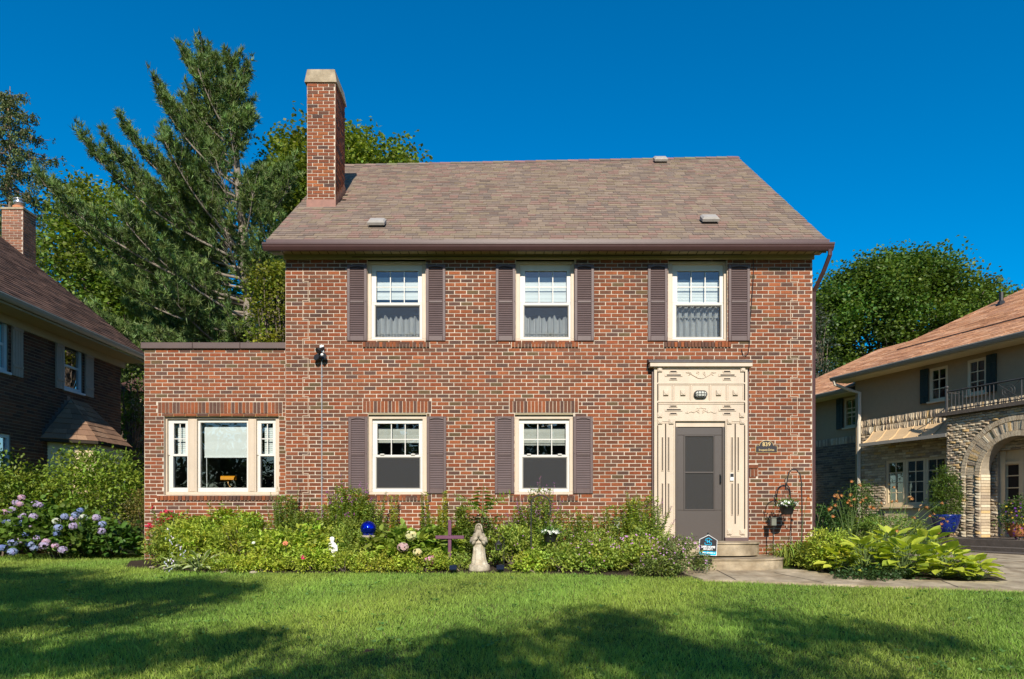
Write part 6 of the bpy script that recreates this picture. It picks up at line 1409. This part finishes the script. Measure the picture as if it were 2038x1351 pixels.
# ================================================================== flower bed
def stemmy(name, px, d, top_py, hw, nst, L, W, col, label, flower=None, spike=0.0, seed=1, cat='plant', group='upright perennials in the bed', dens=1.0, lean=.12):
    rnd = random.Random(seed); x0, y0 = fx(px, d), d + CAMY; g = gz(x0, y0); H = fz(top_py, d) - g; root = empty(name, (x0, y0, g), label, cat, group)
    m = MB(); P, D, LL = [], [], []; FP, FD = [], []
    for k in range(int(nst * 1.45)):
        a = rnd.uniform(0, 6.28); r = 1.2 * hw * math.sqrt(rnd.random()); bx, by = x0 + r * .45 * math.cos(a), y0 + r * .35 * math.sin(a)
        h = H * rnd.uniform(.68, 1.0) * (1 if k else 1.0) * (1 - .2 * (r / hw) ** 2); h = H if k == 0 else h
        tx, ty = x0 + r * math.cos(a) + rnd.gauss(0, lean * .5), y0 + r * .6 * math.sin(a) - .02
        b, t = Vector((bx, by, g - .03)), Vector((tx, ty, g + h)); pts = curve_pts(b, t, ((bx - tx) * .25, (by - ty) * .25, .06 * h), 6)
        m.tube(pts, [.006, .0055, .005, .004, .003, .002], 4, cap=False); n = int((12 + h * 52) * dens)
        for j in range(n):
            s = lerp(.08, 1 - spike * .8, (j + rnd.random() * .5) / n); i = min(4, int(s * 5)); p = pts[i].lerp(pts[i + 1], s * 5 - i); an = j * 2.4 + rnd.uniform(-.4, .4)
            P.append(p); D.append((math.cos(an), math.sin(an), rnd.uniform(.15, .8))); LL.append(L * rnd.uniform(.65, 1.2) * lerp(1.15, .68, s))
        if flower is not None and rnd.random() < .75 or (flower is not None and k == 0):
            for j in range(int(10 + 60 * spike)):
                s = lerp(1 - spike, 1.0, rnd.random()) if spike else 1.0; i = min(4, int(s * 5)); p = pts[i].lerp(pts[i + 1], s * 5 - i)
                FP.append((p.x + rnd.gauss(0, .008 if spike else .03), p.y + rnd.gauss(0, .008 if spike else .03), p.z + (0 if spike else rnd.gauss(.0, .018)))); FD.append((rnd.gauss(0, 1), rnd.gauss(-.4, .8), rnd.gauss(.3, .6)))
    if hw > .1:                                   # leafy body between the stems
        for k in range(int(nst * 42)):
            f = rnd.random() ** .8; r = hw * 1.1 * math.sqrt(rnd.random()) * (1 - .55 * f); a = rnd.uniform(0, 6.28)
            P.append((x0 + r * math.cos(a), y0 + r * .6 * math.sin(a), g + .05 + f * H * .80)); D.append((rnd.gauss(0, .7), rnd.gauss(-.2, .6), rnd.uniform(.1, 1.0))); LL.append(L * rnd.uniform(.6, 1.0))
    m.build('stems', 'stem', root); n = len(P)
    C = cols(col, n, .2, .1)
    leaves('foliage', P, D, np.array(LL) * 1.35, W * 1.9, C, 'leaf', root, droop=.25, roll=.3)
    if FP:
        if spike: leaves('flower_spike', FP, FD, .018, .014, cols(flower, len(FP), .15, .08), 'petal', root, roll=1)
        else: flowers5('flower', FP, FD, .022, flower, flower, root)
    return root
def mound(name, px, d, w, h, n_cl, per, L, W, col, label, seed, flower=None, nf=0, tpl='leaf', cat='plant', fr=.014, dep=.4, group='low leafy clumps in the bed', shell=.35):
    x, y = fx(px, d), d + CAMY; g = gz(x, y); root, cl = bush(name, (x, y, g + h * .25), (w, dep, h * .75), n_cl, per, L, W, col, label, seed, cat, tpl, .055, shell, .2, group, 6)
    if nf:
        rng = np.random.default_rng(seed); t = rng.uniform(0, math.pi, nf); e = rng.uniform(.1, 1.35, nf); P = np.stack([x + w * 1.03 * np.cos(t) * np.cos(e), y - dep * 1.03 * np.sin(t) * np.cos(e), g + h * .25 + h * .80 * np.sin(e)], 1)
        flowers5('flower', P, np.tile([0, -.8, .5], (nf, 1)) + rng.normal(0, .4, (nf, 3)), fr, flower, flower, root)
    return root
BR, MD, DKG, YG = (.36, .44, .055), (.29, .36, .06), (.25, .32, .06), (.42, .46, .06)
S = stemmy
S('phlox', 342, 11.75, 1008, .36, 16, .085, .022, MD, 'tall phlox with red flowers at the left end of the bed', (.60, .04, .09), 0, 61)
S('leafy_perennial', 330, 11.45, 1036, .17, 14, .08, .02, MD, 'leafy upright plant at the extension corner, leftmost in the bed', None, 0, 62)
S('leafy_perennial', 395, 11.6, 1014, .32, 20, .095, .02, BR, 'bright green leafy stems under the left side of the picture window', None, 0, 63)
S('leafy_perennial', 448, 11.7, 998, .32, 22, .095, .02, BR, 'bright green leafy stems under the middle of the picture window', None, 0, 64)
S('leafy_perennial', 500, 11.6, 1006, .30, 20, .09, .02, BR, 'bright green leafy stems under the right side of the picture window', None, 0, 65)
S('loosestrife', 570, 11.85, 962, .34, 30, .05, .013, DKG, 'fine leaved upright plant with thin spikes right of the picture window', (.30, .32, .12), .22, 66, dens=1.5)
S('loosestrife', 600, 11.7, 1000, .26, 16, .05, .013, DKG, 'shorter fine leaved plant beside the thin grey conduit', None, 0, 67, dens=1.5)
S('loosestrife', 690, 11.7, 944, .46, 40, .055, .013, MD, 'tallest fine leaved purple flowered plant left of the lower window', (.45, .10, .45), .10, 68, dens=1.7)
S('loosestrife', 655, 11.7, 985, .26, 14, .055, .013, MD, 'purple spiked plant against the brick beside the conduit', (.42, .14, .40), .18, 69, dens=1.4)
S('loosestrife', 738, 11.6, 978, .28, 20, .055, .013, DKG, 'fine leaved plant behind the blue gazing ball', None, 0, 70, dens=1.5)
for k, (px, ty, lb) in enumerate(((781, 984, 'slim upright plume under the left edge of the lower window sill'), (838, 981, 'slim upright plume under the right edge of the lower window sill'), (857, 979, 'slim upright plume left of the pair behind the purple cross'), (876, 977, 'slim upright plume behind the purple cross'), (892, 977, 'slim upright plume just right of the purple cross'))):
    S('plume_plant', px, 11.75, ty, .07, 3, .06, .012, YG if k != 1 else MD, lb, None, 0, 71 + k, dens=2.0, group='slim plumes below the lower window')
S('loosestrife', 1075, 11.6, 944, .40, 26, .05, .012, MD, 'purple spiked plant in front of the lower window beside the doorway', (.46, .12, .42), .20, 80, dens=1.2)
S('loosestrife', 1120, 11.7, 1000, .30, 12, .05, .012, DKG, 'thin dark stemmed plant under the window sill beside the doorway', None, .0, 81, dens=1.1)
S('loosestrife', 1228, 11.65, 985, .42, 18, .055, .012, MD, 'airy tall plant against the brick left of the doorway', None, 0, 82, dens=1.1)
S('loosestrife', 1290, 11.55, 962, .34, 18, .055, .012, MD, 'airy tall plant leaning across the doorway surround', (.4, .12, .36), .15, 83, dens=1.1)
S('loosestrife', 622, 11.75, 1003, .24, 14, .055, .013, MD, 'fine leaved plant between the conduit and the left flower stems', None, 0, 84, dens=1.4)
S('loosestrife', 715, 11.75, 962, .26, 18, .055, .013, MD, 'fine leaved plant under the left shutter of the lower window', (.42, .12, .42), .10, 85, dens=1.5)
S('leafy_perennial', 920, 11.7, 990, .22, 12, .07, .018, MD, 'leafy stems between the purple cross and the sapling', None, 0, 86)
S('loosestrife', 1035, 11.7, 990, .26, 14, .055, .013, MD, 'fine leaved plant left of the purple spikes in front of the window', (.42, .12, .42), .12, 87, dens=1.3)
S('loosestrife', 1165, 11.7, 1008, .26, 12, .055, .013, MD, 'short fine leaved plant under the right shutter beside the doorway', None, 0, 88, dens=1.3)
S('loosestrife', 1262, 11.7, 975, .30, 16, .055, .013, BR, 'bright airy plant just left of the doorway surround', None, 0, 89, dens=1.3)
# compound leaved sapling
def sapling(px, d, top_py):
    x, y = fx(px, d), d + CAMY; g = gz(x, y); z1 = fz(top_py, d); root = empty('sapling', (x, y, g), 'feathery compound leaved sapling between the lower windows', 'plant'); m = MB(); m.tube([(x, y, g - .05), (x - .01, y, (g + z1) / 2), (x + .02, y, z1)], [.012, .009, .004], 5); m.build('stem', 'stem', root)
    rnd = random.Random(3)
    for k in range(7):
        z = lerp(z1 - .08, z1 - .5, k / 7)
        for s in (-1, 1):
            le = lerp(.13, .25, min(1, k / 3)); o = Vector((x, y, z)); dv = Vector((s * .95, -.3, .12 if k < 5 else .35)).normalized()
            leaves('leaf', [o, o], [dv, dv + Vector((0, -.08, -.03))], [le, le * .9], le * .26, cols((.22, .30, .045), 2), parent=root, droop=.2, roll=.15)
    for a, b in ((-.42, .30), (-.3, .12), (.36, .22), (.46, .34), (.1, -.1)):
        P, D = [], []; o = Vector((x, y, z1 - .48)); e = o + Vector((a, -.12, b - .05))
        m = MB(); m.tube([o, o.lerp(e, .5) + Vector((0, 0, .06)), e], .004, 4); m.build('twig', 'stem', root)
        for j in range(9):
            p = o.lerp(e, (j + 1) / 9) + Vector((0, 0, .06 * math.sin(math.pi * (j + 1) / 9)))
            for s in (-1, 1): P.append(p); D.append(Vector((s * (e.z - o.z), -.2, -s * abs(e.x - o.x) * .8 + .05)) + (e - o) * .4)
        leaves('leaflets', P, D, .10, .034, cols((.20, .27, .045), len(P)), parent=root, roll=.3)
sapling(960, 11.35, 962)
MM = mound
MM('dark_shrub', 965, 11.55, .40, .85, 110, 26, .05, .026, (.14, .18, .03), 'dark small leaved shrub behind the praying statue', 101)
MM('leafy_clump', 385, 11.25, .48, .82, 150, 24, .085, .022, BR, 'leafy clump behind the variegated hosta', 102)
MM('leafy_clump', 480, 11.2, .50, .80, 140, 24, .085, .022, BR, 'leafy clump in front of the picture window, right half', 103)
MM('leafy_clump', 325, 11.2, .22, .70, 80, 22, .08, .02, MD, 'leafy clump at the lawn corner beside the extension', 104)
MM('leafy_clump', 560, 11.0, .48, .66, 110, 20, .075, .040, BR, 'broad leaved clump with a salmon flower left of the white statue', 105)
MM('leafy_clump', 630, 11.1, .40, .72, 90, 18, .085, .05, BR, 'broad leaved clump behind the white statue', 106, tpl='broad')
MM('leafy_clump', 700, 11.2, .40, .80, 130, 24, .06, .018, MD, 'fine leaved clump left of the gazing ball pedestal', 107)
MM('leafy_clump', 1020, 11.2, .44, .74, 120, 24, .06, .026, MD, 'bushy clump behind the lantern', 108, (.45, .2, .42), 9)
MM('leafy_clump', 1095, 11.45, .42, .70, 110, 22, .055, .02, MD, 'bushy clump behind the hanging basket on the hook', 109, (.45, .2, .42), 8)
MM('leafy_clump', 1180, 11.4, .45, .62, 100, 22, .055, .022, MD, 'bushy clump under the bare brick left of the doorway', 110, (.5, .25, .5), 10)
MM('leafy_clump', 1285, 11.45, .42, .72, 110, 22, .055, .018, MD, 'bushy clump at the foot of the doorway surround', 111)
MM('ground_cover', 460, 10.72, .42, .26, 75, 24, 0.048, 0.019, BR, 'low bright clump right of the variegated hosta', 112, dep=.25)
MM('ground_cover', 530, 10.72, .42, .30, 87, 24, 0.052, 0.025, YG, 'low yellow green clump at the bed front below the salmon flower', 113, dep=.25)
MM('ground_cover', 610, 10.68, .45, .34, 100, 24, 0.056, 0.030, BR, 'low clump with a magenta flower before the white statue', 114, dep=.25)
MM('ground_cover', 690, 10.66, .42, .32, 87, 24, 0.048, 0.022, BR, 'low bright clump right of the white statue', 115, dep=.25)
MM('ground_cover', 765, 10.66, .42, .34, 87, 24, 0.052, 0.023, YG, 'low bright clump below the gazing ball', 116, dep=.25)
MM('ground_cover', 850, 10.66, .40, .32, 87, 24, 0.044, 0.022, BR, 'low bright clump below the pink flower head', 117, dep=.25)
MM('ground_cover', 912, 10.72, .22, .28, 50, 24, 0.036, 0.019, MD, 'low clump between the cross and the praying statue', 118, dep=.2)
MM('ground_cover', 1062, 10.68, .30, .34, 70, 20, .055, .034, BR, 'low clump at the bed front right of the lantern', 119, dep=.25)
MM('ground_cover', 1110, 10.7, .36, .42, 70, 20, .055, .032, MD, 'leafy clump below the hanging basket', 120, dep=.28)
MM('geranium', 1185, 10.72, .48, .50, 110, 24, .05, .034, MD, 'mounded geranium with a few lilac flowers, left of the large flowering mound', 121, (.55, .26, .55), 22)
MM('geranium', 1270, 10.75, .50, .58, 130, 24, .048, .032, MD, 'mounded geranium topped with many lilac flowers before the doorway', 122, (.58, .28, .58), 48)
MM('geranium', 1352, 10.5, .42, .56, 120, 26, .042, .022, (.17, .22, .06), 'feathery grey green geranium spilling toward the steps beside the yard sign', 123, (.60, .32, .60), 50)
MM('geranium', 1310, 10.28, .36, .30, 70, 24, .045, .024, (.17, .22, .05), 'low geranium edge on the lawn left of the yard sign', 124, (.55, .28, .55), 10, dep=.2)
# broad hydrangea with cream and pink heads
hb = MM('hydrangea_bush', 800, 11.05, .62, .68, 120, 14, .13, .085, (.24, .32, .045), 'bright green hydrangea with cream and pink heads left of the purple cross', 130, tpl='broad', cat='hydrangea', dep=.36, group='hydrangeas', shell=.55)
hb2 = MM('hydrangea_bush', 870, 11.2, .36, .62, 60, 14, .14, .09, (.20, .28, .04), 'broad leaved bush behind the purple cross', 131, tpl='broad', cat='hydrangea', dep=.3, group='hydrangeas')
for k, (px, py, c, r) in enumerate(((818, 1065, (.72, .68, .40), .088), (802, 1089, (.62, .42, .42), .085), (831, 1099, (.70, .62, .36), .07), (856, 1115, (.78, .40, .58), .092))):
    d = 10.62; mophead((fx(px, d), d + CAMY, fz(py, d)), r, c, hb, 600 + k)
    m = MB(); p = Vector((fx(px, d), d + CAMY, fz(py, d))); m.tube([p, p + Vector((0, .2, -.3))], .005, 4); m.build('flower_stalk', 'stem', hb)
def single_flower(px, py, d, r, col, label):
    x, y, z = fx(px, d), d + CAMY, fz(py, d); root = empty('flower', (x, y, z), label, 'flower')
    P = np.tile([x, y, z], (3, 1)) + RNG.normal(0, r * .12, (3, 3)); flowers5('petals', P, np.array([[0, -.8, .5], [.2, -.7, .6], [-.2, -.9, .3]]), r, col, col, root, 7)
    m = MB(); m.tube([(x, y + .01, z), (x, y + .08, gz(x, y))], .004, 4); m.build('stalk', 'stem', root)
single_flower(604, 1110, 10.5, .042, (.70, .03, .20), 'single magenta flower at the bed front left of the white statue')
single_flower(568, 1081, 10.72, .046, (.72, .28, .16), 'single salmon flower left of the white statue')
single_flower(505, 1080, 10.7, .026, (.72, .72, .66), 'pale seed head among the leaves right of the variegated hosta')
# ---- hostas: every large leaf is a piece of its own
HL = {}
def hosta_leaf_mesh(key, cols3, L, W, droop):
    if key in HL: return HL[key]
    m = MB(); nl, nw = 6, 5; V = []
    prof = [.10, .62, .95, 1.0, .80, .45, .02]
    for i in range(nl + 1):
        t = i / nl
        for j in range(nw):
            w = (j / (nw - 1) - .5); cup = .22 * abs(w) * 2 * W * (1 - t * .4); rip = .02 * W * math.sin(i * 2.3 + j)
            V.append((t * L, w * W * prof[i], cup * .5 - droop * L * t * t + rip))
    n0 = len(m.v)
    for i in range(nl):
        for j in range(nw - 1): m.add([V[i * nw + j], V[(i + 1) * nw + j], V[(i + 1) * nw + j + 1], V[i * nw + j + 1]], [(0, 1, 2, 3)], cols3[1] if j in (0, nw - 2) else cols3[0])
    me = m.mesh('leaf', True); import bmesh; bm = bmesh.new(); bm.from_mesh(me); bmesh.ops.remove_doubles(bm, verts=bm.verts, dist=1e-5); bm.to_mesh(me); bm.free(); me.materials.append(M['leaf']); HL[key] = me; return me
def hosta(px, d, R, H, n, L, W, pal, label, seed, name='hosta', droop=.35):
    rnd = random.Random(seed); x, y = fx(px, d), d + CAMY; g = gz(x, y); root = empty(name, (x, y, g), label, 'hosta', 'hostas'); inv = Matrix.Translation((x, y, g)).inverted(); m = MB()
    for k in range(n):
        a = k * 2.399 + rnd.uniform(-.3, .3); f = math.sqrt((k + .5) / n); el = lerp(1.15, .12, f) + rnd.uniform(-.12, .12); pr = R * f * .62
        p = Vector((x + pr * math.cos(a), y + pr * math.sin(a), g + .04 + H * (1 - f ** 2) * .72 + H * .15)); s = rnd.uniform(.72, 1.15)
        me = hosta_leaf_mesh((name, round(L, 3), rnd.randrange(len(pal)), rnd.randrange(2)), rnd.choice(pal), L, W, droop * rnd.uniform(.7, 1.3))
        q = Matrix.Translation(p) @ Matrix.Rotation(a, 4, 'Z') @ Matrix.Rotation(-el, 4, 'Y') @ Matrix.Rotation(rnd.uniform(-.5, .5), 4, 'X') @ Matrix.Scale(s, 4)
        o = bpy.data.objects.new('leaf', me); COL.objects.link(o); o.parent = root; o.matrix_parent_inverse = inv; o.matrix_basis = q
        m.tube([(x, y, g), p], [.006, .004], 3, cap=False)
    m.build('stalks', 'stem', root); return root
VAR = [((.66, .68, .42), (.34, .44, .07)), ((.36, .46, .08), (.70, .70, .46)), ((.64, .68, .38), (.34, .44, .07))]
hosta(398, 10.78, .50, .20, 46, .24, .062, VAR, 'white edged variegated hosta at the lawn edge under the picture window', 201, 'variegated_hosta')
hosta(350, 10.8, .24, .15, 22, .19, .05, VAR, 'small white edged hosta at the left end of the bed', 202, 'variegated_hosta')
def bell_scape(px, d, py, label, seed):
    x, y = fx(px, d), d + CAMY; g = gz(x, y); z1 = fz(py, d); rnd = random.Random(seed); root = empty('hosta_scape', (x, y, g), label, 'flower', 'pale lilac hosta flower stems'); m = MB(); m.tube([(x, y, g), (x + .02, y - .03, z1)], [.004, .003], 4); m.build('stem', 'stem', root); P, D = [], []
    for k in range(9): P.append((x + .02 + rnd.gauss(0, .03), y - .04, z1 - k * .03)); D.append((rnd.gauss(0, .6), -.5, -.8))
    leaves('bells', P, D, .05, .022, cols((.62, .56, .72), 9), 'petal', root)
for k, (px, py, lb) in enumerate(((337, 1050, 'tall pale lilac flower stem above the variegated hosta, left one'), (352, 1068, 'pale lilac flower stem above the variegated hosta, middle one'), (362, 1082, 'short pale lilac flower stem above the variegated hosta'), (332, 1108, 'low pale lilac flower stem at the left end of the bed'), (345, 1110, 'low pale lilac flower stem beside the small variegated hosta'))): bell_scape(px, 10.85 if k < 3 else 10.6, py, lb, 210 + k)
# ---- planting right of the steps
LIME = [((.46, .52, .06), (.48, .54, .06)), ((.38, .45, .05), (.40, .47, .055)), ((.54, .58, .08), (.56, .60, .08)), ((.30, .38, .045), (.32, .40, .05))]
for k, (px, d, R, H, n, L, W, lb) in enumerate(((1720, 10.35, .58, .54, 62, .22, .145, 'chartreuse hosta in the middle of the planting right of the path'), (1800, 10.15, .58, .54, 64, .23, .155, 'large leaved chartreuse hosta below the daylily stems'), (1880, 10.0, .52, .46, 62, .22, .14, 'chartreuse hosta near the drive end of the planting'), (1935, 9.85, .38, .30, 46, .20, .13, 'chartreuse hosta spilling onto the drive at the right'), (1770, 10.9, .58, .66, 46, .22, .15, 'chartreuse hosta behind, at the foot of the daylilies'), (1850, 10.75, .52, .62, 46, .22, .14, 'chartreuse hosta behind, in front of the blue pot'), (1668, 10.45, .36, .40, 24, .20, .14, 'small chartreuse hosta beside the fine leaved bush'))):
    hosta(px, d, R, H, n, L, W, LIME, lb, 220 + k)
bush('fine_leaved_bush', (fx(1652, 10.75), 10.75 + CAMY, .08), (.42, .42, .50), 150, 30, .06, .024, (.33, .40, .05), 'fine leaved bright green bush right of the front steps', 240, 'plant', rc=.06)
bush('ivy_patch', (fx(1740, 9.95), 9.95 + CAMY, -.12), (.62, .22, .2), 60, 18, .045, .035, (.05, .10, .03), 'low dark ivy under the chartreuse hostas at the path edge', 241, 'ivy', rc=.05, stems=0)
bush('green_shrub', (fx(1640, 13.2), 13.2 + CAMY, .5), (.45, .4, .55), 80, 26, .06, .034, (.05, .105, .022), 'dark green shrub at the right corner of the brick house', 242, 'shrub', rc=.09)
bush('arborvitae', (fx(1714, 13.0), 13.0 + CAMY, .55), (.30, .3, .95), 110, 46, .055, .016, (.075, .14, .022), 'small conical evergreen among the daylilies', 243, 'shrub', rc=.08)
bush('mixed_foliage', (fx(1770, 12.2), 12.2 + CAMY, .3), (.80, .5, .55), 130, 28, .07, .022, (.20, .27, .05), 'mixed low foliage behind the daylily stems', 244, 'plant', rc=.08)
bush('potted_evergreen', (BP[0], BP[1], BP[3] + .02), (.30, .30, 1.20), 130, 46, .06, .018, (.10, .16, .022), 'upright evergreen growing in the blue glazed pot', 245, 'shrub', rc=.08, stems=4)
pz, _ = bush('potted_flowers', (TPOT[0], TPOT[1], TPOT[3]), (.36, .36, .55), 70, 30, .05, .03, (.07, .12, .025), 'purple and yellow flowers in the terracotta planter', 246, 'plant', rc=.08, stems=4)
n = 40; u = nrm(RNG.normal(0, 1, (n, 3)) + [-.4, -.8, .5]); flowers5('flower', np.array([TPOT[0], TPOT[1], TPOT[3]]) + u * [.36, .36, .5], u, .025, (.20, .06, .36), (.6, .5, .1), pz); flowers5('flower', np.array([TPOT[0], TPOT[1], TPOT[3]]) + nrm(u + RNG.normal(0, .5, (n, 3))) * [.36, .36, .5], u, .025, (.65, .5, .06), (.6, .5, .1), pz)
def daylily(px, d, R, H, nl, label, seed, scapes):
    rng = np.random.default_rng(seed); x, y = fx(px, d), d + CAMY; g = gz(x, y); root = empty('daylily', (x, y, g), label, 'daylily', 'orange daylilies'); a = rng.uniform(0, 6.28, nl)
    P = np.stack([x + .10 * np.cos(a), y + .10 * np.sin(a), np.full(nl, g)], 1); m = MB()
    for k in range(nl):
        dv = Vector((math.cos(a[k]), math.sin(a[k]), 0)); h = H * rng.uniform(.6, 1.0); r = R * rng.uniform(.6, 1.1); p = Vector(P[k]); pts = [p, p + dv * r * .22 + Vector((0, 0, h * .62)), p + dv * r * .6 + Vector((0, 0, h)), p + dv * r * 1.05 + Vector((0, 0, h * .82)), p + dv * r * 1.3 + Vector((0, 0, h * .5))]
        s = dv.cross(Vector((0, 0, 1))); w = (.011, .012, .010, .007, .001); V = []
        for q, ww in zip(pts, w): V += [q - s * ww + Vector((0, 0, ww * .5)), q + s * ww + Vector((0, 0, ww * .5))]
        m.add(V, [(2 * i, 2 * i + 1, 2 * i + 3, 2 * i + 2) for i in range(4)], tuple(cols((.22, .28, .045), 1)[0]))
    m.build('leaves', 'leaf', root)
    for (sx, sy, fl) in scapes:
        dd = d - rng.uniform(0, .25); e = Vector((fx(sx, dd), dd + CAMY, fz(sy, dd))); b = Vector((x + rng.uniform(-.08, .08), y, g)); q = MB(); q.tube(curve_pts(b, e, ((b.x - e.x) * .15, 0, .12), 7), [.006, .006, .005, .005, .004, .004, .003], 4); q.build('scape', 'stem', root)
        for f in range(fl):
            p = e + Vector((rng.normal(0, .05), rng.normal(0, .04), rng.normal(0, .045))) if f else e
            dv = Vector((rng.normal(.35 if sx > 1750 else .15, .5), rng.normal(-.6, .3), rng.normal(.35, .35))).normalized(); PP = np.tile(np.array(p), (6, 1)); t = np.arange(6) * math.pi / 3; a_ = dv.orthogonal().normalized(); b_ = dv.cross(a_)
            opn_ = .55 if rng.random() < .6 else .12
            DD = np.array([dv + (a_ * math.cos(v) + b_ * math.sin(v)) * opn_ for v in t]); leaves('flower', PP, DD, rng.uniform(.055, .08), .022, cols((.62, .29, .12) if opn_ > .3 else (.55, .36, .18), 6, .1, .05), 'petal', root, up=np.tile(np.array(dv), (6, 1)), droop=.1, roll=.05)
daylily(1590, 11.5, .42, .42, 60, 'daylily clump with strap leaves against the brick right of the doorway', 301, [(1606, 990, 1)])
daylily(1620, 11.2, .40, .40, 50, 'daylily clump beside the house corner', 302, [(1640, 1000, 0)])
daylily(1690, 11.6, .45, .50, 60, 'daylily clump with many orange flowers at left', 303, [(1648, 1018, 2), (1658, 1005, 2), (1666, 978, 2), (1670, 985, 3), (1684, 1000, 2), (1692, 960, 1), (1697, 985, 2), (1706, 965, 1), (1712, 995, 2), (1720, 993, 1), (1655, 1030, 1), (1690, 1008, 2), (1664, 995, 2)])
daylily(1760, 11.3, .45, .45, 60, 'daylily clump with orange flowers arching to the right', 304, [(1735, 1010, 2), (1750, 1000, 1), (1775, 970, 2), (1780, 998, 2), (1810, 995, 2), (1815, 1030, 2), (1828, 1018, 2), (1840, 1010, 2), (1855, 1025, 3), (1870, 1002, 1), (1874, 1034, 2), (1870, 1050, 2), (1780, 1055, 2), (1865, 1060, 1), (1805, 990, 1)])
daylily(1565, 11.35, .35, .36, 40, 'small daylily clump under the right hanging basket', 305, [])

# ================================================================== lawn grass
def lawn():
    rng = np.random.default_rng(77); N0 = 380000
    d = 4.9 + (11.4 - 4.9) * rng.power(1.15, N0); d = 16.3 - d if False else d; x = rng.uniform(-1.02, 1.02, N0) * d; y = d + CAMY
    extra = 26000; x = np.concatenate([x, rng.uniform(-10, -6.6, extra)]); y = np.concatenate([y, rng.uniform(-1.2, 1.9, extra)])
    fr = np.interp(x, [p[0] for p in BED_FRONT], [p[1] for p in BED_FRONT]); fr = np.where(x < -6.75, 1.9, fr)
    path = np.interp(x, [2.75, 4.30, 6.6, 9.5], [-2.2, -2.57, -3.05, -3.4]); lim = np.where(x > 2.75, path, fr) + rng.normal(0, .02, len(x))
    k = (y < lim) & (x > -12) & (x < 12); x, y = x[k], y[k]; n = len(x)
    z = np.where(y >= -.4, 0, np.maximum(-.75, .075 * (y + .4))) - .005
    pat = np.sin(x * 1.3 + 1.1 * np.sin(y * .9)) * np.sin(y * 1.7 + .8 * np.sin(x * .7)) + .5 * np.sin(x * 5.1 + y * 3.3) * np.sin(y * 6.1 - x * 2.2)
    base = np.array([.27, .385, .068])[None] * (1 + .14 * pat[:, None]) ; base[:, 0] *= 1 + .10 * np.sin(x * 2.1 - y * 1.2)
    C = base * (1 + rng.normal(0, .2, (n, 1))); dry = rng.random(n) < .05; C[dry] = np.array([.22, .20, .08]) * rng.uniform(.7, 1.2, (dry.sum(), 1))
    L = rng.uniform(.045, .085, n) * (1 + .18 * pat); D = rng.normal(0, .42, (n, 3)); D[:, 2] = 1.0; D[:, 0] += .12 * np.sin(x * .8 + y)
    o = leaves('grass', np.stack([x, y, z], 1), D, L, rng.uniform(.0045, .0075, n), np.clip(C, .01, .6), 'grassblade', None, tpl='blade', droop=rng.uniform(0, .45, n), up=rng.normal(0, 1, (n, 3)), roll=.2)
    tag(o, 'mown green lawn grass', None, None, 'stuff')
lawn()
def weeds():
    rng = np.random.default_rng(5); n = 190; d = rng.uniform(5.2, 10.2, n); x = rng.uniform(-.75, .75, n) * d; y = d + CAMY; k = (x < 2.6) | (y < -3.2); x, y = x[k], y[k]; n = len(x)
    z = np.where(y >= -.4, 0, np.maximum(-.75, .075 * (y + .4))) + .045; P = np.repeat(np.stack([x, y, z], 1), 7, 0) + rng.normal(0, .022, (n * 7, 3)) * [1, 1, .3]; a = rng.uniform(0, 6.28, n * 7)
    o = leaves('lawn_weeds', P, np.stack([np.cos(a), np.sin(a), rng.uniform(.1, .5, n * 7)], 1), rng.uniform(.03, .055, n * 7), .026, cols((.13, .24, .05), n * 7, .2), 'leaf', None); tag(o, 'small broad leaved clover and weeds scattered through the lawn', None, None, 'stuff')
weeds()
